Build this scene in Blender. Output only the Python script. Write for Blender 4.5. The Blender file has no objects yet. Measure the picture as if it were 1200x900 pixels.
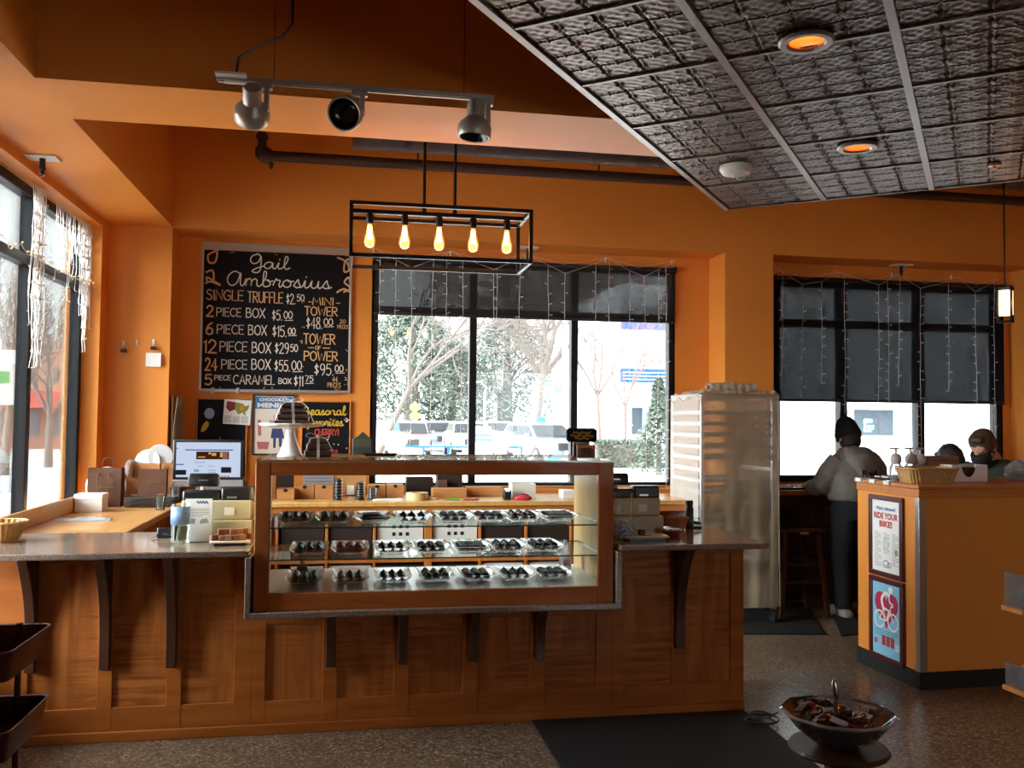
import bpy, bmesh, math, random
import numpy as np
from mathutils import Vector, Matrix

SC = bpy.context.scene
COL = SC.collection
random.seed(7)
PI = math.pi

# ------------------------------------------------------------------ camera
YAW, PITCH, ROLL, F = math.radians(10.2126), math.radians(2.2543), math.radians(0.5914), 1058.5
CAM = Vector((0, 0, 1.55))
FWD = Vector((math.sin(YAW)*math.cos(PITCH), math.cos(YAW)*math.cos(PITCH), math.sin(PITCH)))
_r0 = Vector((math.cos(YAW), -math.sin(YAW), 0)); _u0 = _r0.cross(FWD)
RT = _r0*math.cos(ROLL) + _u0*math.sin(ROLL)
UP = _u0*math.cos(ROLL) - _r0*math.sin(ROLL)
cd = bpy.data.cameras.new('camera'); cam = bpy.data.objects.new('camera', cd); COL.objects.link(cam)
cd.sensor_width = 36; cd.lens = F/1200*36; cd.clip_start = 0.05; cd.clip_end = 500
cam.matrix_world = Matrix(((RT.x, UP.x, -FWD.x, CAM.x), (RT.y, UP.y, -FWD.y, CAM.y), (RT.z, UP.z, -FWD.z, CAM.z), (0, 0, 0, 1)))
SC.camera = cam

def at(px, py, X=None, Y=None, Z=None):
    """world point on a plane of the room seen at a point of the 1200x900 frame (used to measure the room)"""
    d = FWD + RT*((px-600)/F) - UP*((py-450)/F)
    t = (X-CAM.x)/d.x if X is not None else (Y-CAM.y)/d.y if Y is not None else (Z-CAM.z)/d.z
    return CAM + d*t

# ------------------------------------------------------------------ materials
def lin(h):
    h = h.lstrip('#'); out = []
    for i in (0, 2, 4):
        c = int(h[i:i+2], 16)/255
        out.append(c/12.92 if c <= .04045 else ((c+.055)/1.055)**2.4)
    return (*out, 1)

def new_mat(name):
    m = bpy.data.materials.new(name); m.use_nodes = True
    nt = m.node_tree; nt.nodes.clear()
    out = nt.nodes.new('ShaderNodeOutputMaterial')
    return m, nt, out

def nd(nt, typ, **kw):
    n = nt.nodes.new(typ)
    for k, v in kw.items():
        if k.startswith('_'): setattr(n, k[1:], v)
        else: n.inputs[k.replace('__', ' ')].default_value = v
    return n

def pm(name, col, rough=.5, metal=0., var=0., vscale=6., bump=0., bscale=60., emit=0., spec=.5, coat=0., col2=None):
    m, nt, out = new_mat(name)
    b = nd(nt, 'ShaderNodeBsdfPrincipled', Roughness=rough, Metallic=metal)
    b.inputs['Specular IOR Level'].default_value = spec
    b.inputs['Coat Weight'].default_value = coat
    c = lin(col)
    b.inputs['Base Color'].default_value = c
    tc = nd(nt, 'ShaderNodeTexCoord')
    if var or col2:
        n = nd(nt, 'ShaderNodeTexNoise', Scale=vscale, Detail=4.)
        nt.links.new(tc.outputs['Object'], n.inputs['Vector'])
        mx = nd(nt, 'ShaderNodeMix', _data_type='RGBA')
        c2 = lin(col2) if col2 else tuple(min(1, x*(1-var)) for x in c[:3])+(1,)
        c1 = c if col2 else tuple(min(1, x*(1+var)) for x in c[:3])+(1,)
        rp = nd(nt, 'ShaderNodeValToRGB'); rp.color_ramp.elements[0].position = .35; rp.color_ramp.elements[1].position = .65
        nt.links.new(n.outputs[0], rp.inputs[0]); nt.links.new(rp.outputs[0], mx.inputs[0])
        mx.inputs[6].default_value = c1; mx.inputs[7].default_value = c2
        nt.links.new(mx.outputs[2], b.inputs['Base Color'])
    if bump:
        n = nd(nt, 'ShaderNodeTexNoise', Scale=bscale, Detail=3.)
        nt.links.new(tc.outputs['Object'], n.inputs['Vector'])
        bp = nd(nt, 'ShaderNodeBump', Strength=bump, Distance=.002)
        nt.links.new(n.outputs[0], bp.inputs['Height']); nt.links.new(bp.outputs[0], b.inputs['Normal'])
    if emit:
        b.inputs['Emission Color'].default_value = c; b.inputs['Emission Strength'].default_value = emit
    nt.links.new(b.outputs[0], out.inputs[0])
    return m

def wood(name, c1, c2, scale=(3, 3, 3), rough=.4, coat=.15, figure=0., spec=.4):
    """grain: noise stretched by scale (small number = along the grain); figure = cross ripples as of curly maple"""
    m, nt, out = new_mat(name)
    b = nd(nt, 'ShaderNodeBsdfPrincipled', Roughness=rough); b.inputs['Coat Weight'].default_value = coat
    b.inputs['Specular IOR Level'].default_value = spec
    tc = nd(nt, 'ShaderNodeTexCoord'); mp = nd(nt, 'ShaderNodeMapping'); mp.inputs['Scale'].default_value = scale
    nt.links.new(tc.outputs['Object'], mp.inputs[0])
    n = nd(nt, 'ShaderNodeTexNoise', Scale=1., Detail=5., Distortion=.6)
    nt.links.new(mp.outputs[0], n.inputs['Vector'])
    fac = n.outputs[0]
    if figure:
        mp2 = nd(nt, 'ShaderNodeMapping'); mp2.inputs['Scale'].default_value = (2.2, 2.2, 34)
        nt.links.new(tc.outputs['Object'], mp2.inputs[0])
        n2 = nd(nt, 'ShaderNodeTexNoise', Scale=1., Detail=2., Distortion=1.2)
        nt.links.new(mp2.outputs[0], n2.inputs['Vector'])
        n3 = nd(nt, 'ShaderNodeTexNoise', Scale=2.2, Detail=1.)
        nt.links.new(tc.outputs['Object'], n3.inputs['Vector'])
        r3 = nd(nt, 'ShaderNodeValToRGB'); r3.color_ramp.elements[0].position = .42; r3.color_ramp.elements[1].position = .62
        nt.links.new(n3.outputs[0], r3.inputs[0])
        mu = nd(nt, 'ShaderNodeMath', _operation='MULTIPLY'); nt.links.new(r3.outputs[0], mu.inputs[0]); mu.inputs[1].default_value = figure
        mx0 = nd(nt, 'ShaderNodeMix', _data_type='FLOAT')
        nt.links.new(mu.outputs[0], mx0.inputs[0]); nt.links.new(fac, mx0.inputs[2]); nt.links.new(n2.outputs[0], mx0.inputs[3])
        fac = mx0.outputs[0]
    rp = nd(nt, 'ShaderNodeValToRGB'); rp.color_ramp.elements[0].position = .32 if not figure else .38; rp.color_ramp.elements[1].position = .68 if not figure else .62
    rp.color_ramp.elements[0].color = lin(c1); rp.color_ramp.elements[1].color = lin(c2)
    nt.links.new(fac, rp.inputs[0]); nt.links.new(rp.outputs[0], b.inputs['Base Color'])
    bp = nd(nt, 'ShaderNodeBump', Strength=.08, Distance=.001)
    nt.links.new(n.outputs[0], bp.inputs['Height']); nt.links.new(bp.outputs[0], b.inputs['Normal'])
    nt.links.new(b.outputs[0], out.inputs[0])
    return m

def speckle(name, base, cols, scale, rough=.3, spec=.5, big=None):
    """terrazzo / granite: cells of random colour over a base"""
    m, nt, out = new_mat(name)
    b = nd(nt, 'ShaderNodeBsdfPrincipled', Roughness=rough); b.inputs['Specular IOR Level'].default_value = spec
    tc = nd(nt, 'ShaderNodeTexCoord')
    v = nd(nt, 'ShaderNodeTexVoronoi', Scale=scale); nt.links.new(tc.outputs['Object'], v.inputs['Vector'])
    sp = nd(nt, 'ShaderNodeSeparateColor'); nt.links.new(v.outputs['Color'], sp.inputs[0])
    rp = nd(nt, 'ShaderNodeValToRGB'); rp.color_ramp.interpolation = 'CONSTANT'
    els = rp.color_ramp.elements; els[0].color = lin(base); els[0].position = 0
    pos = .45; step = .55/len(cols)
    els[1].position = pos; els[1].color = lin(cols[0])
    for c in cols[1:]:
        pos += step; e = els.new(pos); e.color = lin(c)
    nt.links.new(sp.outputs[0], rp.inputs[0])
    n = nd(nt, 'ShaderNodeTexNoise', Scale=big or 2., Detail=3.); nt.links.new(tc.outputs['Object'], n.inputs['Vector'])
    mr = nd(nt, 'ShaderNodeMapRange'); mr.inputs[3].default_value = .75; mr.inputs[4].default_value = 1.2
    nt.links.new(n.outputs[0], mr.inputs[0])
    mx = nd(nt, 'ShaderNodeMix', _data_type='RGBA', _blend_type='MULTIPLY'); mx.inputs[0].default_value = 1
    nt.links.new(rp.outputs[0], mx.inputs[6]); nt.links.new(mr.outputs[0], mx.inputs[7])
    nt.links.new(mx.outputs[2], b.inputs['Base Color'])
    nt.links.new(b.outputs[0], out.inputs[0])
    return m

def glass(name, tint='#ffffff', refl=1., rough=.0, haze=0., ior=1.45):
    m, nt, out = new_mat(name)
    tr = nd(nt, 'ShaderNodeBsdfTransparent'); tr.inputs[0].default_value = lin(tint)
    gl = nd(nt, 'ShaderNodeBsdfGlossy', Roughness=rough)
    fr = nd(nt, 'ShaderNodeFresnel', IOR=ior)
    mu = nd(nt, 'ShaderNodeMath', _operation='MULTIPLY'); mu.inputs[1].default_value = refl
    nt.links.new(fr.outputs[0], mu.inputs[0])
    mx = nd(nt, 'ShaderNodeMixShader'); nt.links.new(mu.outputs[0], mx.inputs[0])
    last = tr.outputs[0]
    if haze:
        df = nd(nt, 'ShaderNodeBsdfDiffuse'); df.inputs[0].default_value = (.8, .82, .84, 1)
        tl = nd(nt, 'ShaderNodeBsdfTranslucent'); tl.inputs[0].default_value = (.8, .82, .84, 1)
        ad = nd(nt, 'ShaderNodeMixShader'); ad.inputs[0].default_value = .5
        nt.links.new(df.outputs[0], ad.inputs[1]); nt.links.new(tl.outputs[0], ad.inputs[2])
        m2 = nd(nt, 'ShaderNodeMixShader'); m2.inputs[0].default_value = haze
        nt.links.new(last, m2.inputs[1]); nt.links.new(ad.outputs[0], m2.inputs[2]); last = m2.outputs[0]
    nt.links.new(last, mx.inputs[1]); nt.links.new(gl.outputs[0], mx.inputs[2])
    nt.links.new(mx.outputs[0], out.inputs[0])
    return m

def veil(name, col, opacity, transl=.5, gloss=0., nscale=0.):
    """woven blind or plastic film: partly see-through cloth"""
    m, nt, out = new_mat(name)
    tr = nd(nt, 'ShaderNodeBsdfTransparent')
    df = nd(nt, 'ShaderNodeBsdfDiffuse'); df.inputs[0].default_value = lin(col)
    tl = nd(nt, 'ShaderNodeBsdfTranslucent'); tl.inputs[0].default_value = lin(col)
    a = nd(nt, 'ShaderNodeMixShader'); a.inputs[0].default_value = transl
    nt.links.new(df.outputs[0], a.inputs[1]); nt.links.new(tl.outputs[0], a.inputs[2])
    body = a.outputs[0]
    if gloss:
        gl = nd(nt, 'ShaderNodeBsdfGlossy', Roughness=.3); fr = nd(nt, 'ShaderNodeFresnel', IOR=1.4)
        mu = nd(nt, 'ShaderNodeMath', _operation='MULTIPLY'); mu.inputs[1].default_value = gloss; nt.links.new(fr.outputs[0], mu.inputs[0])
        g = nd(nt, 'ShaderNodeMixShader'); nt.links.new(mu.outputs[0], g.inputs[0])
        nt.links.new(body, g.inputs[1]); nt.links.new(gl.outputs[0], g.inputs[2]); body = g.outputs[0]
    mx = nd(nt, 'ShaderNodeMixShader'); mx.inputs[0].default_value = opacity
    nt.links.new(tr.outputs[0], mx.inputs[1]); nt.links.new(body, mx.inputs[2])
    nt.links.new(mx.outputs[0], out.inputs[0])
    return m

def lamp_mat(name, col, strength):
    m, nt, out = new_mat(name)
    e = nd(nt, 'ShaderNodeEmission', Strength=strength); e.inputs[0].default_value = lin(col)
    nt.links.new(e.outputs[0], out.inputs[0]); return m

# ------------------------------------------------------------------ mesh builder
def basis(d):
    d = d.normalized(); a = Vector((0, 0, 1)) if abs(d.z) < .9 else Vector((1, 0, 0))
    u = a.cross(d).normalized(); return u, d.cross(u)

class MB:
    def __init__(s): s.v = []; s.f = []; s.mi = []; s.m = 0; s.T = None
    def add(s, vs, fs):
        o = len(s.v)
        s.v += [tuple(s.T @ Vector(p)) if s.T is not None else tuple(p) for p in vs]
        s.f += [tuple(i+o for i in f) for f in fs]; s.mi += [s.m]*len(fs)
        return s
    def box(s, a, b, rz=0, about=None):
        x0, x1 = sorted((a[0], b[0])); y0, y1 = sorted((a[1], b[1])); z0, z1 = sorted((a[2], b[2]))
        vs = [(x, y, z) for z in (z0, z1) for y in (y0, y1) for x in (x0, x1)]
        if rz:
            cx, cy = about or ((x0+x1)/2, (y0+y1)/2); c, n = math.cos(rz), math.sin(rz)
            vs = [(cx+(x-cx)*c-(y-cy)*n, cy+(x-cx)*n+(y-cy)*c, z) for x, y, z in vs]
        return s.add(vs, [(0, 2, 3, 1), (4, 5, 7, 6), (0, 1, 5, 4), (2, 6, 7, 3), (0, 4, 6, 2), (1, 3, 7, 5)])
    def cbox(s, c, size, rz=0):
        return s.box([c[i]-size[i]/2 for i in range(3)], [c[i]+size[i]/2 for i in range(3)], rz)
    def loft(s, rings, cap=True):
        n = len(rings[0]); vs = [p for r in rings for p in r]; fs = []
        for i in range(len(rings)-1):
            for j in range(n):
                fs.append((i*n+j, i*n+(j+1) % n, (i+1)*n+(j+1) % n, (i+1)*n+j))
        if cap: fs.append(tuple(range(n-1, -1, -1))); k = (len(rings)-1)*n; fs.append(tuple(k+i for i in range(n)))
        return s.add(vs, fs)
    def ell(s, c, u, v, rx, ry, n, pw=1.):
        out = []
        for i in range(n):
            a = 2*PI*i/n; ca, sa = math.cos(a), math.sin(a)
            if pw != 1: ca = math.copysign(abs(ca)**pw, ca); sa = math.copysign(abs(sa)**pw, sa)
            out.append(tuple(Vector(c)+u*(rx*ca)+v*(ry*sa)))
        return out
    def tube(s, pts, r, n=8, cap=True):
        pts = [Vector(p) for p in pts]; rs = r if isinstance(r, (list, tuple)) else [r]*len(pts)
        rings = []; u = None
        for i, p in enumerate(pts):
            d = (pts[min(i+1, len(pts)-1)]-pts[max(i-1, 0)])
            if d.length < 1e-9: d = Vector((0, 0, 1))
            d.normalize()
            if u is None: u, v = basis(d)
            else:
                u = (u-d*u.dot(d))
                if u.length < 1e-6: u, v = basis(d)
                else: u.normalize(); v = d.cross(u)
            rings.append(s.ell(p, u, v, rs[i], rs[i], n))
        return s.loft(rings, cap)
    def bar(s, a, b, w, h=None):
        """square bar from a to b"""
        h = h or w; a, b = Vector(a), Vector(b); u, v = basis(b-a)
        q = [(-1, -1), (1, -1), (1, 1), (-1, 1)]
        return s.loft([[tuple(p+u*(x*w/2)+v*(y*h/2)) for x, y in q] for p in (a, b)])
    def lathe(s, prof, n=24, c=(0, 0, 0), cap=True, wob=None):
        rings = []
        for r, z in prof:
            rings.append([(c[0]+(r*(wob(2*PI*i/n) if wob else 1))*math.cos(2*PI*i/n), c[1]+(r*(wob(2*PI*i/n) if wob else 1))*math.sin(2*PI*i/n), c[2]+z) for i in range(n)])
        return s.loft(rings, cap)
    def prism(s, poly, axis, t0, t1):
        """extrude a 2D polygon: axis 'x' -> poly is (y,z), 'y' -> (x,z), 'z' -> (x,y)"""
        f = {'x': lambda p, t: (t, p[0], p[1]), 'y': lambda p, t: (p[0], t, p[1]), 'z': lambda p, t: (p[0], p[1], t)}[axis]
        return s.loft([[f(p, t) for p in poly] for t in (t0, t1)])
    def ball(s, c, r, n=12, m=8, sq=(1, 1, 1)):
        rings = []
        for j in range(m+1):
            a = -PI/2+PI*j/m; rr = max(math.cos(a), .02)*r
            rings.append([(c[0]+rr*math.cos(2*PI*i/n)*sq[0], c[1]+rr*math.sin(2*PI*i/n)*sq[1], c[2]+r*math.sin(a)*sq[2]) for i in range(n)])
        return s.loft(rings)
    def quad(s, *p): return s.add(p, [tuple(range(len(p)))])
    def build(s, name, mats, parent=None, bevel=0., smooth=True, loc=None, rz=0., seg=2, ang=35):
        me = bpy.data.meshes.new(name); me.from_pydata(s.v, [], s.f)
        mats = mats if isinstance(mats, (list, tuple)) else [mats]
        for m in mats: me.materials.append(m)
        if len(mats) > 1: me.polygons.foreach_set('material_index', s.mi)
        bm = bmesh.new(); bm.from_mesh(me); bmesh.ops.recalc_face_normals(bm, faces=bm.faces); bm.to_mesh(me); bm.free()
        if smooth:
            me.shade_smooth(); me.set_sharp_from_angle(angle=math.radians(ang))
        o = bpy.data.objects.new(name, me); COL.objects.link(o)
        if parent is not None: o.parent = parent
        if loc is not None: o.location = loc
        o.rotation_euler.z = rz
        if bevel:
            b = o.modifiers.new('bevel', 'BEVEL'); b.width = bevel; b.segments = seg; b.limit_method = 'ANGLE'; b.angle_limit = math.radians(40)
            b.harden_normals = False
        return o

def tag(o, label=None, cat=None, group=None, kind=None):
    if label: o['label'] = label
    if cat: o['category'] = cat
    if group: o['group'] = group
    if kind: o['kind'] = kind
    return o
def thing(name, label, cat, loc=(0, 0, 0), rz=0., group=None):
    o = bpy.data.objects.new(name, None); COL.objects.link(o); o.empty_display_size = .1
    o.location = loc; o.rotation_euler.z = rz
    return tag(o, label, cat, group)
def struct(o): o['kind'] = 'structure'; return o
KIDS = {}
def copy_tree(o, parent=None):
    c = o.copy(); COL.objects.link(c); c.parent = parent
    for ch in list(o.children): copy_tree(ch, c)
    return c
def dup(o, loc, rz=None, label=None, group=None, scale=None):
    c = copy_tree(o); c.location = loc
    if rz is not None: c.rotation_euler.z = rz
    if label: c['label'] = label
    if group: c['group'] = group
    if scale: c.scale = scale if isinstance(scale, (tuple, list)) else (scale,)*3
    return c

# ------------------------------------------------------------------ lettering
def cr(pts, n=6):
    """Catmull-Rom through points"""
    if len(pts) < 3: return pts
    P = [pts[0]]+list(pts)+[pts[-1]]; out = []
    for i in range(1, len(P)-2):
        a, b, c, d = P[i-1], P[i], P[i+1], P[i+2]
        for k in range(n):
            t = k/n
            out.append(tuple(.5*((2*b[j])+(-a[j]+c[j])*t+(2*a[j]-5*b[j]+4*c[j]-d[j])*t*t+(-a[j]+3*b[j]-3*c[j]+d[j])*t**3) for j in (0, 1)))
    out.append(tuple(pts[-1])); return out
# single-stroke hand lettering on a 10-high grid: width, strokes; ~ = smooth
G = {
'A': (7, '0,0 3.5,10 7,0|1.2,3.4 5.8,3.4'), 'B': (6, '0,0 0,10|~0,10 4,9.6 4.6,7.6 3.4,5.6 0,5.3|~0,5.3 4.6,5 5.8,2.8 4.2,.4 0,0'),
'C': (6.5, '~6.3,8.6 4.2,10 1.4,8.6 0,5 1.2,1.4 4,0 6.4,1.4'), 'D': (6.5, '0,0 0,10|~0,10 4.4,9 6.4,5 4.4,1 0,0'), 'E': (5, '5,10 0,10 0,0 5,0|0,5.2 4.2,5.2'),
'F': (5, '0,0 0,10 5,10|0,5.2 4,5.2'), 'G': (7, '~6.3,8.6 4.2,10 1.4,8.6 0,5 1.2,1.4 4,0 6.6,1.6 6.6,4.6|6.6,4.6 4,4.6'), 'H': (6, '0,0 0,10|6,0 6,10|0,5 6,5'),
'I': (1, '.5,0 .5,10'), 'K': (6, '0,0 0,10|6,10 0,4.4|1.6,5.8 6,0'), 'L': (4.6, '0,10 0,0 4.6,0'), 'M': (8, '0,0 1,10 4,3 7,10 8,0'), 'N': (6.4, '0,0 0,10 6.4,0 6.4,10'),
'O': (7, '~3.5,10 .8,8.2 0,5 .8,1.8 3.5,0 6.2,1.8 7,5 6.2,8.2 3.5,10'), 'P': (5.6, '0,0 0,10|~0,10 4.2,9.6 5.6,7.4 4.2,5.2 0,4.6'),
'R': (6, '0,0 0,10|~0,10 4.2,9.6 5.4,7.6 4.2,5.6 0,5|1.8,5 6,0'), 'S': (5.6, '~5.2,8.8 3,10 .8,8.8 .8,6.6 3,5.4 5,4 5.2,1.6 3,0 .2,1.4'),
'T': (6, '3,0 3,10|0,10 6,10'), 'U': (6, '~0,10 0,3 1.2,.6 3,0 4.8,.6 6,3 6,10'), 'V': (6, '0,10 3,0 6,10'), 'W': (9, '0,10 2.2,0 4.5,7.6 6.8,0 9,10'), 'X': (6, '0,0 6,10|0,10 6,0'), 'Y': (6, '0,10 3,5 6,10|3,5 3,0'),
'0': (6, '~3,10 .6,8 0,5 .6,2 3,0 5.4,2 6,5 5.4,8 3,10'), '1': (2, '0,8 1.6,10 1.6,0'), '2': (5.6, '~.2,7.8 1.4,9.7 3.4,9.8 5,8 4.2,5.2 0,0|0,0 5.6,0'),
'4': (6, '4.4,0 4.4,10 0,3 6,3'), '5': (5.4, '5,10 .8,10 .4,5.6|~.4,5.6 3,6.4 5.2,4.4 4.8,1.6 2.6,0 .2,1'), '6': (5.6, '~4.8,9.6 2,7.6 .2,4 .6,1 2.8,0 5.2,1.4 5,4.2 2.8,5.4 .4,3.8'),
'7': (5.4, '0,10 5.4,10 1.6,0'), '8': (5.6, '~2.8,5.4 .6,7.4 1.2,9.6 2.8,10 4.6,9.4 5,7.4 2.8,5.4 .2,3 .8,.6 2.8,0 5,.6 5.4,3 2.8,5.4'), '9': (5.4, '~5,7 3.6,4.8 1,5.2 .4,7.8 1.6,9.8 4,9.6 5,7.4 4.8,3.6 2.6,0'),
'$': (5, '~4.4,7.4 2.5,8.6 .8,7.2 2.5,5.2 4.4,3.2 2.5,1.6 .4,2.6|2.5,10 2.5,0'), '-': (4.6, '0,4.6 4.6,4.6'), '.': (1, '.2,.2 .8,.5'), '!': (1.4, '.7,10 .7,3|.7,.8 .7,0'), "'": (1, '.6,10 .2,8'), '?': (5, '~.2,8 1.4,9.8 4,9.6 4.6,7.4 2.4,5.2 2.4,3|2.4,.8 2.4,0'),
# script
'a': (7, '~5,4.4 3,5.2 .8,3.8 .4,1.4 1.8,0 3.8,1 5,4.4 5,1 6,0 7,1.2'), 'b': (6, '~0,1.2 2,6 2.4,9.6 1.2,10 .8,6 .8,1 2.4,0 4.4,1.4 4,4 2.4,4.6 4,3.6 6,4'),
'c': (5, '~4,4 2.8,5 .8,3.6 .6,1.4 2,0 3.6,.4 5,1.4'), 'e': (5.4, '~0,1.4 2.6,2 4,3.8 3,5.2 1.2,4 .8,1.4 2.4,0 4,.4 5.4,1.6'), 'f': (5, '~0,1.2 2.6,6 3,9.4 1.8,10 1.2,6 1.2,-2 1.6,-3.6 2.8,-2 1.6,1 5,1.6'),
'i': (3.6, '~0,1.2 1.4,5 1,1.4 2,0 3.6,1.2|1.8,7.2 1.9,7.6'), 'l': (4, '~0,1.2 2.4,6 2.8,9.4 1.8,10 1,7 1,1.6 2.2,0 4,1.2'),
'm': (9.4, '~0,1.2 1.2,5 1,0 1.2,3 2.8,5 3.8,4 3.8,0 4,3 5.6,5 6.8,4 6.8,1.2 7.8,0 9.4,1.2'), 'n': (7, '~0,1.2 1.2,5 1,0 1.2,3 3,5 4.4,4 4.4,1.2 5.4,0 7,1.2'),
'o': (6, '~2.6,5 .6,3.6 .6,1.2 2.4,0 4.4,1.4 4.2,4 2.6,5 3.6,4 6,4.2'), 'r': (5, '~0,1.2 1.6,5.4 2.2,4.6 3.8,4.4 3.2,1.6 3.8,0 5,1.2'),
's': (5, '~0,1.2 2.4,5.4 2.8,3.4 3.6,1.2 2,0 .6,.8|~3,.4 4,.4 5,1.2'), 't': (4.4, '~0,1.2 1.8,5 2.2,9 1.8,3 2.2,.4 3.4,.2 4.4,1.2|.6,6 3.8,6.2'), 'u': (7, '~0,1.2 1.4,5 1,1.4 2.2,0 4,1.2 5,5 4.8,1.2 5.6,0 7,1.2'),
'v': (6, '~0,3.4 1.4,5 1.6,1.4 2.4,0 4,1.6 4.4,4.6 6,4'), 'w': (8, '~0,3.4 1.2,5 1.2,1.2 2.2,0 3.6,1.2 4,4.4 4.2,1.2 5.2,0 6.6,1.6 6.6,4.6 8,4'),
'@g': (8, '~6.4,9.4 4.6,11 1.6,9.6 .6,6 2.2,3.6 5,5 6.4,9.6 6.4,2 5.6,-2.4 3.4,-3.6 1.6,-2.4 4,0 8,1.8'), '@A': (9, '~7,8 4,9.6 .8,6.6 .4,2.4 2.6,0 5.4,2.4 7.2,8.6 7,2.2 8,0 9.4,1.6'),
}
def strokes(txt, h, gap=1.6, space=3.4):
    """list of polylines and the width of the line of lettering"""
    s = h/10; x = 0; out = []; i = 0
    while i < len(txt):
        k = txt[i]
        if k == '@': k = txt[i:i+2]; i += 1
        i += 1
        if k == ' ': x += space; continue
        w, body = G[k]
        for st in body.split('|'):
            sm = st.startswith('~')
            p = [tuple(float(c) for c in q.split(',')) for q in st.lstrip('~').split()]
            if sm: p = cr(p, 5)
            out.append([((x+a)*s, b*s) for a, b in p])
        x += w + (0 if k.islower() or k[0] == '@' else gap)
    return out, x*s
def ribbon(mb, line, w, put, d=.0012):
    """a drawn stroke as a thin raised ribbon; put(a, b, depth) -> 3D"""
    n = len(line); L = []
    for i in range(n):
        a = line[max(i-1, 0)]; b = line[min(i+1, n-1)]
        dx, dy = b[0]-a[0], b[1]-a[1]; l = math.hypot(dx, dy) or 1
        nx, ny = -dy/l*w/2, dx/l*w/2
        ex = dx/l*w*.4*(1 if i == n-1 else -1 if i == 0 else 0); ey = dy/l*w*.4*(1 if i == n-1 else -1 if i == 0 else 0)
        x, y = line[i][0]+ex, line[i][1]+ey
        L.append([put(x+nx, y+ny, d), put(x-nx, y-ny, d)])
    vs = [p for q in L for p in q]
    mb.add(vs, [(2*i, 2*i+1, 2*i+3, 2*i+2) for i in range(n-1)])
def write(mb, txt, x, y, h, w, put, maxw=None, **k):
    ls, wd = strokes(txt, h, **k)
    sx = (maxw/wd) if maxw else 1
    for l in ls: ribbon(mb, [(x+a*sx, y+b) for a, b in l], w, put)
    return wd*sx
def wallput(X, Y, Z, sx=1):
    """writing on a surface that faces the room (towards -y), origin at X, Z"""
    return lambda a, b, d: (X+a*sx, Y-d, Z+b)
def text_mesh(txt, size, maxw=None, bold=0.):
    """set text as triangles in the x-y plane: (verts, faces), lower left at 0,0"""
    cu = bpy.data.curves.new('t', 'FONT'); cu.body = txt; cu.size = size; cu.offset = bold; cu.resolution_u = 3
    o = bpy.data.objects.new('t', cu); me = bpy.data.meshes.new_from_object(o)
    v = [tuple(p.co)[:2] for p in me.vertices]; f = [tuple(p.vertices) for p in me.polygons]
    bpy.data.objects.remove(o); bpy.data.curves.remove(cu); bpy.data.meshes.remove(me)
    x0 = min(p[0] for p in v); y0 = min(p[1] for p in v); w = max(p[0] for p in v)-x0
    s = maxw/w if maxw else 1
    return [((p[0]-x0)*s, p[1]-y0) for p in v], f, w*s
def settext(mb, txt, x, y, size, put, maxw=None, bold=0., centre=False):
    v, f, w = text_mesh(txt, size, maxw, bold)
    ox = x-w/2 if centre else x
    mb.add([put(ox+a, y+b, .0012) for a, b in v], f)
# ------------------------------------------------------------------ the materials of the place
M = {}
M['wall'] = pm('orange wall paint', '#dd8936', .55, bump=.12, bscale=260, var=.04, vscale=1.5, spec=.35)
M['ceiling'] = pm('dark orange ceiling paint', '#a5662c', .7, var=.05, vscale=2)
M['floor'] = speckle('terrazzo floor', '#6d5c4c', ['#8d7a66', '#54463a', '#a89680', '#3f342b', '#7d6a57'], 95, .28, .5)
M['granite'] = speckle('speckled granite', '#857264', ['#928071', '#76645a', '#9c8b7c', '#6b5a50', '#8b7869'], 230, .12, .55, big=7)
M['maple'] = wood('stained curly maple', '#924e1e', '#ba6e31', (14, 14, 1.6), .55, .05, figure=1., spec=.2)
M['maple_rail'] = wood('stained maple rail', '#96501a', '#b26628', (2, 14, 14), .55, .05, figure=.0, spec=.2)
M['bracket'] = wood('dark stained bracket', '#3f2110', '#4d2a14', (14, 14, 2), .45, .15)
M['case'] = wood('case maple', '#a05522', '#b4672e', (3, 20, 20), .55, .05, spec=.2)
M['pale'] = wood('pale maple', '#d9b277', '#e6c58f', (3, 16, 16), .35, .25)
M['palein'] = wood('pale maple inside', '#cfa768', '#dfbd83', (14, 14, 2), .45, .1)
M['bench'] = wood('butcher block', '#c98d4c', '#dba765', (22, 2, 8), .3, .3)
M['sill'] = wood('oak sill', '#b5682c', '#c67d3a', (2, 16, 16), .4, .2)
M['black'] = pm('black window frame', '#0d0d10', .45, spec=.25)
M['blackplastic'] = pm('black plastic', '#17171a', .35, spec=.5)
M['blacksatin'] = pm('black iron', '#16120f', .45, metal=.6)
M['rubber'] = pm('black rubber', '#0d0d0e', .75, bump=.3, bscale=400)
M['steel'] = pm('brushed steel', '#b9bcc0', .28, metal=1., var=.06, vscale=40)
M['aluminium'] = pm('aluminium', '#c9ccd0', .35, metal=.9)
M['nickel'] = pm('satin nickel', '#b8b1a6', .38, metal=.5)
M['white'] = pm('white plastic', '#e9e7e2', .35)
M['paper'] = pm('white paper', '#eceae6', .8, spec=.2)
M['cream'] = pm('cream plastic', '#b3ab8d', .4)
M['kraft'] = pm('kraft card', '#b97f4e', .75, var=.06, vscale=8, spec=.2)
M['brownbag'] = pm('dark brown paper', '#553524', .7, var=.1, vscale=5, spec=.25)
M['pane'] = glass('window glass', '#f4f8f7', .9)
M['clear'] = glass('clear acrylic', '#eef3f2', 1., haze=.06)
M['caseglass'] = glass('case glass', '#fafdfb', .3)
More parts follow.
